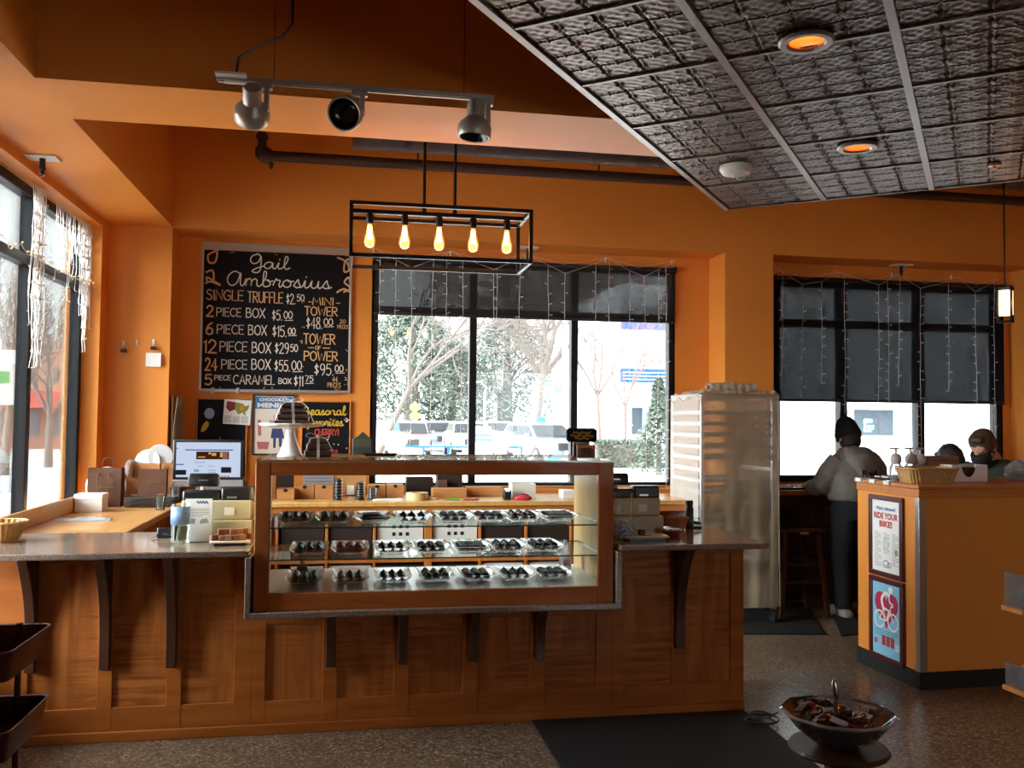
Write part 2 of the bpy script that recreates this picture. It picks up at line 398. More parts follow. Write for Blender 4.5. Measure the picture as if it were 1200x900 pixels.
def clearglass(name, rough=.03):
    m, nt, out = new_mat(name); g = nd(nt, 'ShaderNodeBsdfGlass', Roughness=rough, IOR=1.42); tr = nd(nt, 'ShaderNodeBsdfTransparent'); mx = nd(nt, 'ShaderNodeMixShader'); mx.inputs[0].default_value = .7
    nt.links.new(tr.outputs[0], mx.inputs[1]); nt.links.new(g.outputs[0], mx.inputs[2]); nt.links.new(mx.outputs[0], out.inputs[0]); return m
M['glassplate'] = clearglass('pressed glass')
M['greenedge'] = pm('green glass edge', '#1c6a5c', .15, spec=.8)
M['blind'] = veil('woven roller blind', '#373432', .84, .2)
M['blind2'] = veil('woven roller blind dark', '#26252a', .93, .15)
M['cover'] = veil('milky plastic cover', '#d6bf9f', .52, .5, gloss=.15)
M['pipe'] = pm('brown pipe paint', '#3c2620', .5)
M['duct'] = pm('duct paint', '#453634', .45, metal=.2)
M['wire'] = pm('clear wire', '#e8e6e0', .4)
M['bulbmini'] = lamp_mat('mini bulb', '#ffc070', 3.)
M['bulbdim'] = pm('mini bulb off', '#f2efe8', .3)
M['filament'] = lamp_mat('filament', '#ffb45c', 60.)
def bulb_mat():
    m, nt, out = new_mat('glowing bulb'); e = nd(nt, 'ShaderNodeEmission', Strength=2.2); e.inputs[0].default_value = lin('#ff9c45'); tr = nd(nt, 'ShaderNodeBsdfTransparent'); gl = nd(nt, 'ShaderNodeBsdfGlossy', Roughness=.02)
    mx = nd(nt, 'ShaderNodeMixShader'); mx.inputs[0].default_value = .45; lw = nd(nt, 'ShaderNodeFresnel', IOR=1.45); m2 = nd(nt, 'ShaderNodeMixShader')
    nt.links.new(tr.outputs[0], mx.inputs[1]); nt.links.new(e.outputs[0], mx.inputs[2]); nt.links.new(lw.outputs[0], m2.inputs[0]); nt.links.new(mx.outputs[0], m2.inputs[1]); nt.links.new(gl.outputs[0], m2.inputs[2]); nt.links.new(m2.outputs[0], out.inputs[0]); return m
M['bulbglass'] = bulb_mat()
M['chocolate'] = pm('dark chocolate', '#2a1812', .22, spec=.8, bump=.2, bscale=90)
M['choc2'] = pm('milk chocolate', '#3a2015', .35, spec=.5, bump=.2, bscale=90)
M['red'] = pm('red coating', '#cc3a30', .3, spec=.6, bump=.2, bscale=90)
M['drizzle'] = pm('drizzle', '#b5a595', .3)
M['gold'] = pm('gold dust', '#8a6a36', .4, metal=.4)
M['board'] = pm('chalkboard', '#0e0c0f', .7, var=.12, vscale=5, spec=.15)
M['chalk'] = pm('chalk lettering', '#e2d5c3', .8)
M['chalktan'] = pm('tan chalk lettering', '#d9ac74', .8)
M['yellowchalk'] = pm('yellow chalk', '#d6b337', .8)
M['redchalk'] = pm('red chalk', '#c8412f', .8)
M['maroon'] = pm('maroon frame', '#4b1a1f', .35, coat=.2)
M['burgundy'] = pm('burgundy enamel', '#4a141b', .3, spec=.5)
M['box'] = pm('yellow painted panel', '#dc8c3a', .5, bump=.1, bscale=260, spec=.35)
M['wicker'] = wood('wicker', '#a87f4b', '#c79d66', (40, 40, 60), .6, .0)
M['blue'] = pm('poster blue', '#2f6f9f', .6); M['lightblue'] = pm('light blue print', '#86c3e0', .6)
M['pink'] = pm('magenta print', '#b3184d', .6); M['redprint'] = pm('red print', '#b6322c', .6)
M['greyprint'] = pm('grey print', '#9a9ca3', .8); M['navy'] = pm('navy print', '#2b3b63', .7)
M['skin'] = pm('skin', '#c08d72', .5, spec=.35)

# ------------------------------------------------------------------ room shell
ZS, ZC, Y1, Y2, XS = 3.01, 3.85, 7.3, 7.65, -1.367
XR, YF = 7.2, -3.5
m = MB(); m.box((-2.3, YF-.2, -.12), (XR+.2, 7.9, 0)); struct(m.build('floor', M['floor'], smooth=False))
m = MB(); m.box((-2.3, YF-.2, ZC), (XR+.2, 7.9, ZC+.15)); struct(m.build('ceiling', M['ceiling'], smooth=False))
m = MB()
m.box((-2.06, Y1, 0), (XS, 7.9, ZC))
m.box((XS, Y1, ZS), (XR, 7.9, ZC))
m.box((XS, Y2, 0), (.19, 7.755, ZS)); m.box((.19, Y2, 0), (2.835, 7.755, .97)); m.box((.19, Y2, 2.895), (2.835, 7.755, ZS)); m.box((2.835, Y2, 0), (3.172, 7.755, ZS))
m.box((3.172, Y1, 0), (3.62, 7.755, ZS))
m.box((3.62, Y2, 0), (3.81, 7.755, ZS)); m.box((3.81, Y2, 0), (6.12, 7.755, 1.01)); m.box((3.81, Y2, 2.86), (6.12, 7.755, ZS)); m.box((6.12, Y2, 0), (6.3, 7.755, ZS))
m.box((6.22, Y1, 0), (XR, 7.9, ZS))
struct(m.build('wall_back', M['wall'], smooth=False))
WX, WY0, WY1, WZ0, WZ1 = -1.95, 4.0, 7.12, .45, 2.955
m = MB()
m.box((-2.06, YF, 0), (-1.83, 7.3, WZ0)); m.box((-2.06, YF, WZ1), (-1.83, 7.3, ZC)); m.box((-2.06, WY1, WZ0), (-1.83, 7.3, WZ1)); m.box((-2.06, YF, WZ0), (-1.83, WY0, WZ1))
struct(m.build('wall_left', M['wall'], smooth=False))
m = MB(); m.box((XR, YF, 0), (XR+.2, 7.9, ZC)); struct(m.build('wall_right', M['wall'], smooth=False))
m = MB(); m.box((-2.2, YF-.2, 0), (2.6, YF, ZC)); m.box((4.4, YF-.2, 0), (XR, YF, ZC)); m.box((2.6, YF-.2, 0), (4.4, YF, .6)); m.box((2.6, YF-.2, 2.6), (4.4, YF, ZC)); struct(m.build('wall_front', M['wall'], smooth=False))  # opening holds a window added to light the counter front
m = MB(); m.box((-1.9, YF, ZS), (XS, Y1, ZC)); struct(m.build('trim_1', M['wall'], smooth=False))      # soffit along the left wall
m = MB(); m.box((XS, 4.17, ZS), (XR, 4.72, ZC)); struct(m.build('trim_2', M['wall'], smooth=False))    # beam across the room
m = MB(); m.box((-1.83, 7.28, 0), (-1.2, 7.3, .1)); m.box((3.172, 7.285, 0), (3.62, 7.3, .1)); m.box((3.62, 7.635, 0), (6.2, 7.65, .1))
struct(m.build('baseboard_back', M['rubber'], smooth=False))
# sills
m = MB(); m.box((.1, 7.5, .925), (2.95, 7.66, .965)); m.box((.1, 7.58, .965), (2.95, 7.66, .985)); struct(m.build('trim_3', M['sill'], bevel=.004))
m = MB(); m.box((3.63, 7.48, .96), (6.21, 7.66, .995)); struct(m.build('trim_4', M['sill'], bevel=.004))

def window(name, us, vs, plane, axis, depth=.1, fw=.055):
    """us, vs: positions of the frame bars; axis 'y': the window lies in plane y, 'x': in plane x"""
    fr = MB()
    def P3(u, v, w): return (u, plane+w, v) if axis == 'y' else (plane-w, u, v)
    for i, u in enumerate(us):
        a = u-fw/2 if 0 < i < len(us)-1 else (u if i == 0 else u-fw)
        fr.box(P3(a, vs[0], 0), P3(a+fw, vs[-1], depth))
    for i, v in enumerate(vs):
        a = v-fw/2 if 0 < i < len(vs)-1 else (v if i == 0 else v-fw)
        fr.box(P3(us[0], a, .002), P3(us[-1], a+fw, depth-.002))
    o = struct(fr.build(name, M['black'], bevel=.004))
    for i in range(len(us)-1):
        for j in range(len(vs)-1):
            p = MB(); p.box(P3(us[i]+.01, vs[j]+.01, depth*.5), P3(us[i+1]-.01, vs[j+1]-.01, depth*.5+.006))
            p.build('pane', M['pane'], o, smooth=False)
    return o
window('window_1', [WY0, 5.0, 6.03, WY1], [WZ0, 2.5, WZ1], WX, 'x', .075, .062)
window('window_2', [.17, 1.038, 1.932, 2.855], [.95, 2.465, 2.91], Y2, 'y', .1, .06)
window('window_3', [3.79, 4.49, 5.28, 6.14], [1.0, 2.46, 2.87], Y2, 'y', .1, .07)
window('added_fill_window', [2.58, 3.5, 4.42], [.58, 2.62], YF-.15, 'y', .1, .07)  # added window in the unseen wall, brings fill light onto the counter front
# stone pier of the next shopfront outside the left window
m = MB()
for k in range(9): m.box((-2.335, 8.0, -.1+k*.42), (-2.0, 8.4, .31+k*.42))
struct(m.build('trim_5', pm('pale stone', '#cfc3a2', .8, var=.08, vscale=9), bevel=.012))

# ------------------------------------------------------------------ tin ceiling canopy, turned 38 degrees to the walls
TA = math.radians(37.9); tA = Vector((math.sin(TA), math.cos(TA), 0)); tB = Vector((math.cos(TA), -math.sin(TA), 0)); TC = Vector((2.418, 5.534, 2.95))
NS, NT, RES = 33, 32, 18
tile = .1524
def tin_height():
    u = (np.arange(RES)+.0)/RES*2-1
    U, V = np.meshgrid(u, u, indexing='ij')
    h = np.zeros_like(U)
    for cx in (-1, 1):
        for cy in (-1, 1):
            d = np.hypot(U-cx, V-cy)
            for r0, w, a in ((1.0, .06, 1.), (.8, .05, .8), (.55, .06, .9)): h += a*np.exp(-((d-r0)/w)**2)
    d = np.hypot(U, V); h += .9*np.exp(-(d/.22)**2)+.5*np.exp(-((np.abs(U)-np.abs(V))/.16)**2)*np.exp(-((d-.42)/.16)**2)
    e = np.maximum(np.abs(U), np.abs(V)); h += 1.1*np.exp(-((e-.86)/.05)**2); h -= 1.8*np.exp(-((e-1)/.07)**2)
    return h*.0042
h = np.tile(tin_height(), (NS, NT)); n0, n1 = h.shape
si = np.arange(n0)/RES*tile; ti = np.arange(n1)/RES*tile
S_, T_ = np.meshgrid(si, ti, indexing='ij')
co = np.stack([TC.x-tA.x*S_+tB.x*T_, TC.y-tA.y*S_+tB.y*T_, TC.z-h], -1).reshape(-1, 3)
idx = np.arange(n0*n1).reshape(n0, n1)
q = np.stack([idx[:-1, :-1], idx[1:, :-1], idx[1:, 1:], idx[:-1, 1:]], -1).reshape(-1, 4)
fc = co[q].mean(1)
DL = [at(1005, 169, Z=2.95), at(945, 44, Z=2.95)]
keep = np.ones(len(q), bool)
for p in DL: keep &= np.hypot(fc[:, 0]-p.x, fc[:, 1]-p.y) > .066
q = q[keep]
me = bpy.data.meshes.new('tin_ceiling'); me.vertices.add(len(co)); me.vertices.foreach_set('co', co.ravel().astype(np.float32))
me.loops.add(q.size); me.loops.foreach_set('vertex_index', q.ravel().astype(np.int32)); me.polygons.add(len(q))
me.polygons.foreach_set('loop_start', (np.arange(len(q))*4).astype(np.int32)); me.polygons.foreach_set('use_smooth', np.ones(len(q), bool)); me.update(); me.validate()
M['tin'] = pm('pressed tin', '#5d4a41', .4, metal=.75, var=.12, vscale=3)
M['tinbar'] = pm('tin grid bar', '#83736a', .38, metal=.65)
me.materials.append(M['tin'])
tin = struct(bpy.data.objects.new('tin_ceiling', me)); COL.objects.link(tin)
m = MB()
LS, LT = NS*tile, NT*tile
def tp(s, t, z=0): p = TC-tA*s+tB*t; return (p.x, p.y, TC.z+z)
m.loft([[tp(-.004, -.004, z), tp(LS, -.004, z), tp(LS, LT, z), tp(-.004, LT, z)] for z in (.13, .17)])     # deck above the panels
for a_, b_ in (((-.004, -.004), (LS, -.004)), ((-.004, -.004), (-.004, LT))): m.bar(tp(*a_, .07), tp(*b_, .07), .012, .15) if False else m.bar(tp(*a_, .06), tp(*b_, .06), .004, .14)
for k in range(0, NT//4+1):
    w = .026 if k in (1, 2) else .02
    m.bar(tp(0, k*.6096, -.008), tp(LS, k*.6096, -.008), w*1.2 if k else .03, .012)
m.build('grid_bar', M['tinbar'], tin, smooth=False)
m = MB()
for k in range(0, NS//4+1): m.bar(tp(k*.6096, 0, -.006), tp(k*.6096, LT, -.006), .014, .01)
m.build('cross_bar', M['tinbar'], tin, smooth=False)

# ------------------------------------------------------------------ daylight
w = bpy.data.worlds.new('sky'); SC.world = w; w.use_nodes = True
nt = w.node_tree; nt.nodes.clear()
o_ = nt.nodes.new('ShaderNodeOutputWorld'); bg = nt.nodes.new('ShaderNodeBackground')
bg.inputs[0].default_value = (.93, .96, 1, 1); bg.inputs[1].default_value = 1.
nt.links.new(bg.outputs[0], o_.inputs[0])
SKY, GLOW = 6.2, 6.6
# overcast sky, brightest where the veiled sun stands beyond the street window
tcw = nt.nodes.new('ShaderNodeTexCoord'); dt = nt.nodes.new('ShaderNodeVectorMath'); dt.operation = 'DOT_PRODUCT'
dt.inputs[1].default_value = Vector((-.8, -.36, .5)).normalized(); nt.links.new(tcw.outputs['Generated'], dt.inputs[0])
mxw = nt.nodes.new('ShaderNodeMath'); mxw.operation = 'MAXIMUM'; mxw.inputs[1].default_value = 0; nt.links.new(dt.outputs['Value'], mxw.inputs[0])
pww = nt.nodes.new('ShaderNodeMath'); pww.operation = 'POWER'; pww.inputs[1].default_value = 3; nt.links.new(mxw.outputs[0], pww.inputs[0])
mdw = nt.nodes.new('ShaderNodeMath'); mdw.operation = 'MULTIPLY_ADD'; mdw.inputs[1].default_value = SKY*GLOW; mdw.inputs[2].default_value = SKY; nt.links.new(pww.outputs[0], mdw.inputs[0])
nt.links.new(mdw.outputs[0], bg.inputs[1])
def portal(name, loc, rot, sx, sy):
    l = bpy.data.lights.new(name, 'AREA'); l.shape = 'RECTANGLE'; l.size = sx; l.size_y = sy; l.cycles.is_portal = True
    o = bpy.data.objects.new(name, l); COL.objects.link(o); o.location = loc; o.rotation_euler = rot; return o
portal('daylight_portal', (-2.08, (WY0+WY1)/2, (WZ0+WZ1)/2), (0, -PI/2, 0), WZ1-WZ0, WY1-WY0)
portal('daylight_portal', (1.51, 7.76, 1.93), (-PI/2, 0, 0), 2.7, 1.96)
portal('daylight_portal', (4.96, 7.76, 1.93), (-PI/2, 0, 0), 2.36, 1.88)
portal('daylight_portal', (3.5, YF-.22, 1.6), (PI/2, 0, 0), 1.8, 2.)  # portal of the added fill window behind the camera
def lamp(name, loc, energy, col, r=.03, typ='POINT'):
    l = bpy.data.lights.new(name, typ); l.energy = energy; l.color = lin(col)[:3]; l.shadow_soft_size = r
    o = bpy.data.objects.new(name, l); COL.objects.link(o); o.location = loc; return o

cy = SC.cycles
cy.max_bounces = 14; cy.diffuse_bounces = 5; cy.glossy_bounces = 4; cy.transmission_bounces = 10; cy.transparent_max_bounces = 24
cy.use_denoising = True; cy.sample_clamp_indirect = 6.; cy.caustics_reflective = False; cy.caustics_refractive = False
vs = SC.view_settings
SC.display_settings.display_device = 'sRGB'
vs.view_transform = 'Standard'; vs.look = 'None'; vs.gamma = 1; vs.use_curve_mapping = False; vs.exposure = 0.

# ------------------------------------------------------------------ outside ground
M['ground'] = pm('salted asphalt', '#dadadb', .9, var=.08, vscale=.6)
m = MB(); m.box((-90, 7.9, -.3), (90, 130, -.06)); m.box((-90, -60, -.3), (-2.3, 7.9, -.06)); m.box((-2.3, -60, -.3), (90, YF-.2, -.06)); m.box((XR+.2, YF-.2, -.3), (90, 7.9, -.06)); struct(m.build('ground', M['ground'], smooth=False))
# ================================================================== ceiling and wall fixtures
# ---- cage chandelier with five bulbs
CX0, CX1, CY0, CY1, CZ0, CZ1 = -.005, .955, 4.77, 5.15, 2.395, 2.69
ch = thing('cage_chandelier', 'long black open-cage chandelier with five glowing pear bulbs', 'chandelier', ((CX0+CX1)/2, (CY0+CY1)/2, CZ0))
cl, cw, chh = (CX1-CX0)/2, (CY1-CY0)/2, CZ1-CZ0
m = MB(); t = .02
for z in (t/2, chh-t/2):
    for y in (-cw, cw): m.bar((-cl, y, z), (cl, y, z), t)
    for x in (-cl, cl): m.bar((x, -cw, z), (x, cw, z), t)
for x in (-cl, cl):
    for y in (-cw, cw): m.bar((x, y, 0), (x, y, chh), t)
m.build('cage', M['blacksatin'], ch, bevel=.002)
m = MB(); m.bar((-cl, 0, chh-.012), (cl, 0, chh-.012), .03, .022); m.build('lamp_bar', M['blacksatin'], ch, bevel=.002)
for x in (-.085, .085):
    m = MB(); m.tube([(x, 0, chh-.01), (x, 0, ZC-CZ0)], .009, 10); m.tube([(x, 0, chh-.005), (x, 0, chh+.03)], .013, 10); m.build('rod', M['blacksatin'], ch)
for k in range(5):
    x = -cl+.1+k*(2*cl-.2)/4
    m = MB(); m.lathe([(.006, -.02), (.006, 0), (.016, 0), (.02, -.012), (.02, -.055), (.017, -.062)][::1], 14, (x, 0, chh-.018))
    so = m.build('socket', M['blacksatin'], ch)
    m = MB(); m.lathe([(.012, -.06), (.014, -.075), (.022, -.105), (.031, -.14), (.033, -.16), (.028, -.18), (.012, -.19), (.001, -.191)], 16, (x, 0, chh-.018))
    m.build('bulb', M['bulbglass'], so)
    m = MB()
    for q in range(4):
        a = q*PI/2; m.tube([(x+.008*math.cos(a), .008*math.sin(a), chh-.09), (x+.012*math.cos(a+.4), .012*math.sin(a+.4), chh-.165)], .003, 5)
    m.build('filament', M['filament'], so)
    lamp('bulb_light', (ch.location.x+x, ch.location.y, CZ0+chh-.16), 2.2, '#ffb266', .03)

# ---- track light in front of the beam
TY, TZ = 3.86, 2.955
tx0, tx1 = at(254, 96, Y=TY).x, at(578, 118, Y=TY).x
tr = thing('track_light', 'white track light rail on thin wires with three swivel spot heads', 'track light', ((tx0+tx1)/2, TY, TZ))
tl = (tx1-tx0)/2
m = MB(); m.cbox((0, 0, 0), (2*tl, .034, .02)); m.cbox((0, 0, -.012), (2*tl-.01, .012, .006)); m.build('rail', M['nickel'], tr, bevel=.002)
m = MB(); m.cbox((-tl+.06, 0, .006), (.125, .11, .012)); m.cbox((-tl+.075, 0, -.008), (.09, .025, .02)); m.build('feed_plate', M['white'], tr, bevel=.003)
m = MB(); m.tube([(x*1., y, z) for x, y, z in [(-tl+.075, 0, .01), (-tl+.085, 0, .09), (-tl+.16, .01, .15), (-tl+.26, .01, .2), (-tl+.3, .01, .26), (-tl+.3, .01, ZC-TZ)]], .006, 8); m.build('power_cord', M['blackplastic'], tr)
for x in (-tl+.23, tl-.13):
    m = MB(); m.tube([(x, 0, .008), (x, 0, ZC-TZ)], .0018, 5); m.build('hanger_wire', M['blacksatin'], tr)
def spot(x, aim, tilt):
    m = MB(); m.cbox((x, 0, -.022), (.07, .028, .026)); m.cbox((x+.012, 0, -.075), (.022, .03, .1)); a = m.build('spot_arm', M['nickel'], tr, bevel=.004)
    rot = Matrix.Translation((x-.045, -.01, -.105)) @ Matrix.Rotation(aim, 4, 'Z') @ Matrix.Rotation(tilt, 4, 'Y') @ Matrix.Scale(1.15, 4)
    m = MB(); m.T = rot
    m.lathe([(.002, .07), (.03, .07), (.034, .06), (.034, .01), (.058, -.015), (.064, -.03), (.064, -.062), (.06, -.068), (.055, -.066)], 24, cap=False)
    h = m.build('spot_head', M['nickel'], a)
    m = MB(); m.T = rot; m.lathe([(.055, -.066), (.045, -.045), (.03, -.035), (.001, -.032)], 24, cap=False); m.build('reflector', pm('spot reflector', '#3a3a3c', .2, metal=.7), a)
spot(-tl+.19, -1.47, .9); spot(-tl+.585, 1.3, 1.1); spot(tl-.035, 0, 0.06)

# ---- sprinkler pipe and air duct above the window niche
pz = 3.6
a = at(310, 183, Y=6.95); b = at(800, 210, Y=6.95)
m = MB(); m.tube([(a.x, 6.95, 3.515), (6.9, 6.95, 3.515)], .042, 14); pipe = m.build('pipe_run', M['pipe'])
pr = thing('sprinkler_pipe', 'thin dark brown pipe with elbow running along the wall above the window', 'pipe', (a.x, 6.95, 3.515)); bpy.data.objects.remove(pipe)
m = MB(); m.tube([(0, 0, 0), (6.9-a.x, 0, 0)], .04, 14); m.build('pipe', M['pipe'], pr)
m = MB(); m.ball((0, 0, 0), .055, 12, 8); m.tube([(-.012, 0, 0), (.05, 0, 0)], .055, 14); m.tube([(-.02, 0, -.01), (-.02, 0, .06)], .05, 12); m.lathe([(.02, -.05), (.012, -.09), (.004, -.1)], 10, (.05, 0, 0)); m.build('elbow', M['pipe'], pr)
m = MB(); m.tube([(-.02, 0, .05), (-.02, 0, ZC-3.515)], .032, 12); m.tube([(-.02, 0, .13), (-.02, 0, .16)], .045, 12); m.build('riser', M['pipe'], pr)
for x in (1.15, 2.6, 4.4):
    m = MB(); m.tube([(x, 0, .03), (x, 0, ZC-3.515)], .008, 6); m.lathe([(.046, -.012), (.046, .012)], 14, (x, 0, 0)) if False else None
    m.build('hanger', M['pipe'], pr)
d0 = at(415, 176, Y=6.35).x
du = thing('ceiling_duct', 'fat round brown air duct with spiral seams under the ceiling', 'duct', (d0, 6.35, 3.54))
m = MB(); prof = []
L_ = 6.9-d0; k = 0; x = 0
rings = []
while x < L_:
    for dx, r in ((0, .105), (.012, .109), (.024, .105)):
        rings.append([(min(x+dx, L_), r*math.cos(2*PI*i/20), r*math.sin(2*PI*i/20)) for i in range(20)])
    x += .17
m.loft(rings); m.build('duct_body', M['duct'], du, ang=50)
m = MB(); m.tube([(-.012, 0, 0), (.03, 0, 0)], .115, 20); m.build('end_cap', M['duct'], du)

# ---- small fittings
def sprinkler(loc, label, white_plate=True):
    s = thing('ceiling_sprinkler', label, 'sprinkler', loc, 0, None)
    m = MB(); m.cbox((0, 0, -.005), (.17, .12, .01)); m.build('cover_plate', M['white'], s, bevel=.003)
    m = MB(); m.tube([(0, 0, -.01), (0, 0, -.065)], [.017, .016], 12); m.tube([(0, 0, -.065), (0, 0, -.075)], .02, 12); m.tube([(0, 0, -.075), (0, 0, -.1)], [.01, .014], 10); m.build('nozzle', M['blackplastic'], s)
    m = MB(); m.ball((0, 0, -.112), .009, 8, 6); m.build('glass_bulb', M['clear'], s)
    return s
sprinkler((at(50, 184, Z=ZS).x, at(50, 184, Z=ZS).y, ZS), 'black sprinkler head on a white plate under the soffit by the street window')
sprinkler((1.47, 7.47, ZS), 'small black sprinkler head over the middle of the window behind the counter')
sprinkler((4.98, 7.5, ZS), 'black sprinkler head over the window beside the three people')
p = at(863, 194, Z=2.95)
sd = thing('smoke_detector', 'round white smoke detector on the tin ceiling', 'smoke detector', (p.x, p.y, 2.945)); sd.scale = (1.2,)*3
m = MB(); m.lathe([(.001, 0), (.075, 0), (.076, -.015), (.062, -.035), (.04, -.042), (.001, -.042)], 28); m.build('housing', M['white'], sd)
m = MB(); m.ball((.01, -.02, -.046), .026, 14, 8, (1, 1, .9)); m.build('strobe_lens', M['clear'], sd)
p = at(1165, 191, Z=2.95)
sp = thing('ceiling_sprinkler', 'small copper flush sprinkler disc on the tin ceiling', 'sprinkler', (p.x, p.y, 2.945))
cop = pm('copper', '#a4705a', .35, metal=.8)
m = MB(); m.lathe([(.001, 0), (.034, 0), (.034, -.006), (.028, -.012), (.001, -.014)], 20); m.build('escutcheon', cop, sp)
m = MB(); m.lathe([(.008, -.012), (.008, -.024), (.014, -.026), (.001, -.028)], 12); m.build('deflector', cop, sp)
M['can'] = pm('warm can reflector', '#e8823a', .35)
M['candisc'] = lamp_mat('downlight lamp', '#ffcf90', 16.)
def downlight(px, py, label, z=2.95):
    p = at(px, py, Z=z)
    d = thing('downlight', label, 'ceiling light', (p.x, p.y, z-.012))
    m = MB(); m.lathe([(.062, .0), (.098, .0), (.1, -.006), (.092, -.014), (.07, -.014), (.062, -.004)], 32, cap=False); m.build('trim_ring', M['tinbar'], d)
    m = MB(); m.lathe([(.064, -.006), (.058, .03), (.05, .06)], 32, cap=False); m.build('reflector', M['can'], d)
    m = MB(); m.lathe([(.001, .06), (.05, .06), (.05, .066), (.001, .066)], 28); m.build('lamp_disc', M['candisc'], d)
    l = lamp('downlight_light', (p.x, p.y, z-.035), 6., '#ffab5e', .03, 'SPOT'); l.data.spot_size = 2.3; l.data.spot_blend = .6
downlight(1005, 169, 'glowing orange recessed downlight midway on the tin ceiling')
downlight(945, 44, 'glowing orange recessed downlight nearest the room end of the tin ceiling')

# ---- pendant by the far window
p = at(1178, 378, Y=5.5)
pd = thing('pendant_lamp', 'small pendant lamp with glowing white glass shade in a black frame', 'pendant lamp', (p.x, 5.5, p.z))
m = MB(); hw, hh = .06, .25; t = .012
for x in (-hw, hw): m.bar((x, 0, 0), (x, 0, hh), t, t)
for z in (t/2, hh-t/2): m.bar((-hw, 0, z), (hw, 0, z), t, t)
for y in (-hw, hw): m.bar((0, y, 0), (0, y, hh), t, t)
for z in (t/2, hh-t/2): m.bar((0, -hw, z), (0, hw, z), t, t)
m.build('frame', M['blacksatin'], pd)
m = MB(); m.tube([(0, 0, .24), (0, 0, ZC-p.z)], .006, 8); m.build('stem', M['blacksatin'], pd)
M['opal'] = lamp_mat('opal glass', '#ffd9a8', 3.2)
m = MB(); m.lathe([(.001, .05), (.048, .05), (.05, .055), (.05, .215), (.047, .22), (.001, .22)], 24); m.build('glass_shade', M['opal'], pd)
lamp('pendant_light', (p.x, 5.5-.09, p.z+.13), 1.5, '#ffb872', .04)

# ---- roller blinds
def blind(name, x0, x1, z0, z1, y, label, mat):
    b = thing(name, label, 'roller blind', ((x0+x1)/2, y, z1)); hw = (x1-x0)/2
    m = MB(); m.box((-hw, -.0015, z0-z1), (hw, 0, -.03)); m.build('fabric', mat, b, smooth=False)
    m = MB(); m.tube([(-hw, 0, -.022), (hw, 0, -.022)], .02, 12); m.build('roller', M['blackplastic'], b)
    m = MB(); m.box((-hw, -.009, z0-z1-.025), (hw, .006, z0-z1)); m.build('bottom_bar', M['blackplastic'], b, bevel=.003)
    for x in (-hw-.008, hw+.008):
        m = MB(); m.box((x-.006, -.03, -.05), (x+.006, .03, .006)); m.build('bracket', M['blackplastic'], b, bevel=.002)
blind('roller_blind', .19, 2.83, 2.44, 2.915, 7.615, 'dark mesh roller blind rolled down a quarter over the middle window', M['blind'])
blind('roller_blind', 3.8, 6.12, 1.765, 2.885, 7.605, 'dark mesh roller blind pulled down over most of the window near the people', M['blind2'])

# ---- string lights
def hook(loc, label, rz=0):
    h = thing('hanging_hook', label, 'hook', loc, rz, None)
    m = MB(); m.cbox((0, -.003, 0), (.018, .006, .045)); m.build('backing', M['white'], h, bevel=.002)
    m = MB(); m.tube([(0, -.006, -.004), (0, -.016, -.012), (0, -.02, -.006), (0, -.02, 0)], .003, 6); m.build('prong', M['white'], h)
    return h
def icicles(name, label, hooks, drops, y, zdrop, seed, mini='bulbdim', axis='y', wires=1, jit=.004):
    """hooks: (u, z) along the head of the window; drops: (u, length)"""
    rnd = random.Random(seed)
    W = MB(); B = MB()
    P3 = (lambda u, w, z: (u, y+w, z)) if axis == 'y' else (lambda u, w, z: (y-w, u, z))
    def sag(u):
        for (u0, z0), (u1, z1) in zip(hooks, hooks[1:]):
            if u0 <= u <= u1:
                t = (u-u0)/(u1-u0); return z0+(z1-z0)*t-.16*(1-abs(2*t-1)) if wires else z0+(z1-z0)*t-.03*4*t*(1-t)
        return hooks[-1][1]
    us = sorted([u for u, l in drops]+[h[0] for h in hooks])
    pts = [P3(u, rnd.uniform(-.006, .0), sag(u)) for u in us]
    for a, b in zip(pts, pts[1:]): W.tube([a, b], .0016, 4)
    if wires:
        for (u0, z0), (u1, z1) in zip(hooks, hooks[1:]):
            um = u0+(u1-u0)*.45; W.tube([P3(u0, 0, z0), P3(um, -.004, min(z0, z1)-.07), P3(u1, 0, z1)], .0014, 4)
    for u, l in drops:
        z = sag(u); du = 0; pp = [P3(u, 0, z)]; zz = 0
        lean = rnd.uniform(-.02, .02)
        while zz < l:
            zz += .085; du += rnd.uniform(-jit, jit)+lean*.05
            q = P3(u+du, rnd.uniform(-.006, .002), z-zz); pp.append(q)
            s = rnd.choice((-1, 1)); e = P3(u+du+s*.022, -.006, z-zz+rnd.uniform(-.008, .012))
            W.tube([q, e], .0016, 4)
            B.tube([e, tuple(Vector(e)+(Vector(e)-Vector(q))*.5)], [.0034, .0015], 5)
        W.tube(pp, .0018, 4)
    s = thing(name, label, 'string lights', P3(hooks[0][0], 0, hooks[0][1]))
    o = W.build('wire', M['wire'], s, smooth=False); o2 = B.build('mini_bulb', M[mini], s); o2['kind'] = 'stuff'
    for q in (o, o2): q.location = -Vector(s.location)
    return s
hk = [(at(px, 300, Y=7.58).x, 2.965) for px in (438, 529, 617, 712, 790)]
for (u, z), nm in zip(hk, ('at the chalkboard end of the middle window', 'over the first pane of the middle window', 'beside the sprinkler over the middle window', 'over the last pane of the middle window', 'at the rack end of the middle window')):
    hook((u, 7.648, z), 'white adhesive hook '+nm)
dr = [(at(px, 450, Y=7.57).x, l) for px, l in ((443, 1.2), (462, 1.55), (480, 1.5), (506, 1.75), (521, 1.25), (540, 1.6), (577, 1.3), (581, 1.2), (608, 1.2), (641, 1.3), (661, 1.1), (697, 1.5), (713, 1.35), (737, 1.5), (754, 1.7), (771, 1.2), (779, 1.9))]
icicles('string_lights', 'white wire string lights hanging in strands over the middle window', hk, dr, 7.56, 0, 3)
